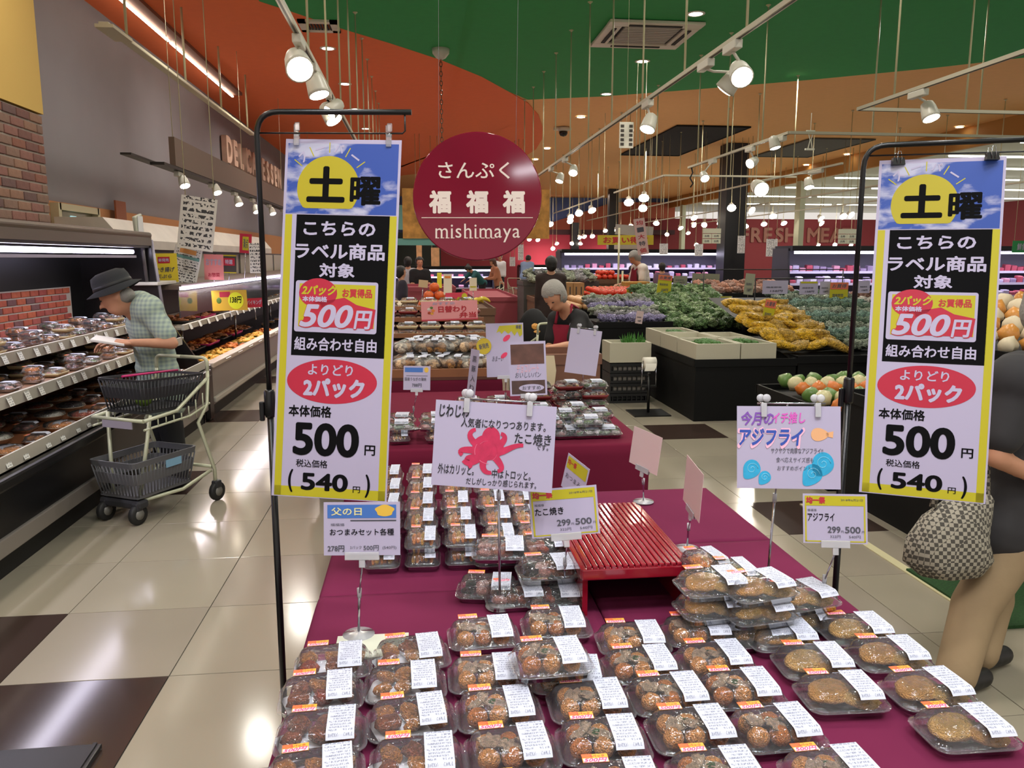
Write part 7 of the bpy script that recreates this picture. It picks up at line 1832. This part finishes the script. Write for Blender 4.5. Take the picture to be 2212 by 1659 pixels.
far_case('far counter with lilac light under the wine-red wall', 4.2, 10.6, 33.6, 'packs in the far red wall counter', zc=1.18, shelves=(.55, .85), tag_='the counter under the wine-red wall', step=.42)
far_case('far lilac counter beyond the left banner', -1.2, 2.4, 26.0, 'packs in the far left counter', zc=1.2, shelves=(.55, .9), tag_='the lilac counter beyond the left banner', step=.32)
spot('wall_wash', (6.2, 38.9, 1.2), (6.0, 40.3, 2.4), 90, 120, (1, .45, .5), .1); spot('wall_wash', (9.6, 38.9, 1.2), (9.6, 40.3, 2.0), 70, 120, (1, .45, .5), .1)
area('ceiling_light', (6.5, 36, 4.3), 3, .3, 90, (1, .8, .7)); area('ceiling_light', (18, 36, 3.8), 6, .3, 60, (1, .85, .8), rot=(.5, 0, 0))
# signs in the distance
def yfn(s_, w, h): tt_(s_, 'お買い得市', redd, .5, .5, w, h, .8, .7, bold=.03)
pos('hanging_banner', (1291, 508), (1412, 508), (1291, 529), 17.0, mat('banner_yellow', 'C9B62C', .5), 'wide yellow banner with red lettering hanging right of the round sign', yfn)
pos('hanging_banner', (1330, 484), (1412, 490), (1330, 506), 17.4, mat('banner_greywhite', '9c9690', .5), 'grey-white panel above the wide yellow banner')
def vf(s_, w, h):
    for i, ch in enumerate('均一大特価'): txt(s_, ch, gray_ink if i % 2 else redd, 0, (.38 - .19 * i) * h, .003, w=.6 * w, h=.13 * h, bold=.02)
pos('hanging_banner', (1368, 474), (1392, 470), (1378, 552), 12.5, mat('banner_pinkwhite', 'D2B0AC', .5), 'tall tilted pinkish banner with vertical lettering above the staff member', vf)
for i, (x, y) in enumerate(((1537, 509), (1830, 510))):
    t = thing('aisle_board', 'white aisle board with four panels %s' % ('left of the big pillar', 'left of the right banner')[i], 'sign', at(x, y, Y=20), group='white aisle boards')
    for q in range(2):
        for r in range(2): build('board_panel', lambda b: b.box((-.125 + .25 * q, 0, -.14 + .13 * r), (.235, .02, .115)), mat('board_mint', 'D3D8C4', .5), t); txt(t, 'お肉', mat('ink_grey'), 0, 0, 0, w=.12, bold=.02).matrix_local = Matrix.Translation((-.125 + .25 * q, -.012, -.14 + .13 * r)) @ Matrix.Rotation(pi / 2, 4, 'X')
    build('head_panel', lambda b: b.box((0, 0, .12), (.49, .02, .12)), mat('board_mint'), t)
    for q in (-.2, .2): build('wire', lambda b: b.tube([(q, 0, .18), (q, 0, (H if t.location.x < 12.6 else 4.05) - t.location.z)], .006, 4), rod_m, t)
for i, (x, y, w_, h_) in enumerate(((1510, 540, 18, 26), (1668, 535, 24, 38), (1434, 538, 18, 24), (1602, 528, 16, 38), (905, 545, 12, 40), (940, 555, 18, 40), (1125, 545, 12, 34), (1107, 565, 12, 20))):
    lb = 'hanging paper leaflet in the distance, ' + ('over the case left of the big pillar', 'in front of the violet-lit case', 'above the distant black-haired person', 'just right of the big pillar', 'orange one nearest the left banner', 'orange one second from the left banner', 'pale one by the blue-shirted man', 'glowing one by the red wall')[i]
    pos('hanging_leaflet', (x - w_ / 2, y - h_ / 2), (x + w_ / 2, y - h_ / 2), (x - w_ / 2, y + h_ / 2), 19 + i * .3, newsp2 if i not in (4, 5) else mat('leaflet_orange', 'D9A878', .5, var=.2), lb)
def gf(s_, w, h): tt_(s_, '鮮魚', paper, .6, .5, w, h, .6, .6, bold=.02)
pos('hanging_sign', (2188, 520), (2222, 520), (2188, 546), 14.0, mat('sign_green', '1E8A4A', .5), 'green sign with white characters at the right edge', gf)
for i, x in enumerate((1334, 1343)):
    p = at(x, 600, Y=13.9); o = build('white_pole', lambda b: b.tube([(0, 0, 0), (0, 0, 1.35)], .018, 8), mat('rod_ivory'), loc=(p.x, 13.85, 1.10 if False else 0)); tag(o, 'slim ivory pole %s beside the tomato heap' % ('left', 'right')[i], 'pole'); o.scale.z = 1.5 if i == 0 else .95
o = thing('wall_fridge', 'pale upright cabinet with a dark screen behind the staff member', 'cabinet', at(1357, 575, Y=27)); o.location.z = 0
build('cabinet_body', lambda b: b.box((0, 0, 1.0), (.9, .5, 2.0), bev=.02), mat('cabinet_cream', 'C6C0B4', .5), o); build('screen', lambda b: b.box((-.1, -.255, 1.3), (.3, .01, .3)), mat('screen_dark', '3a444c', .3), o)

bpy.data.scenes.remove(TMP)
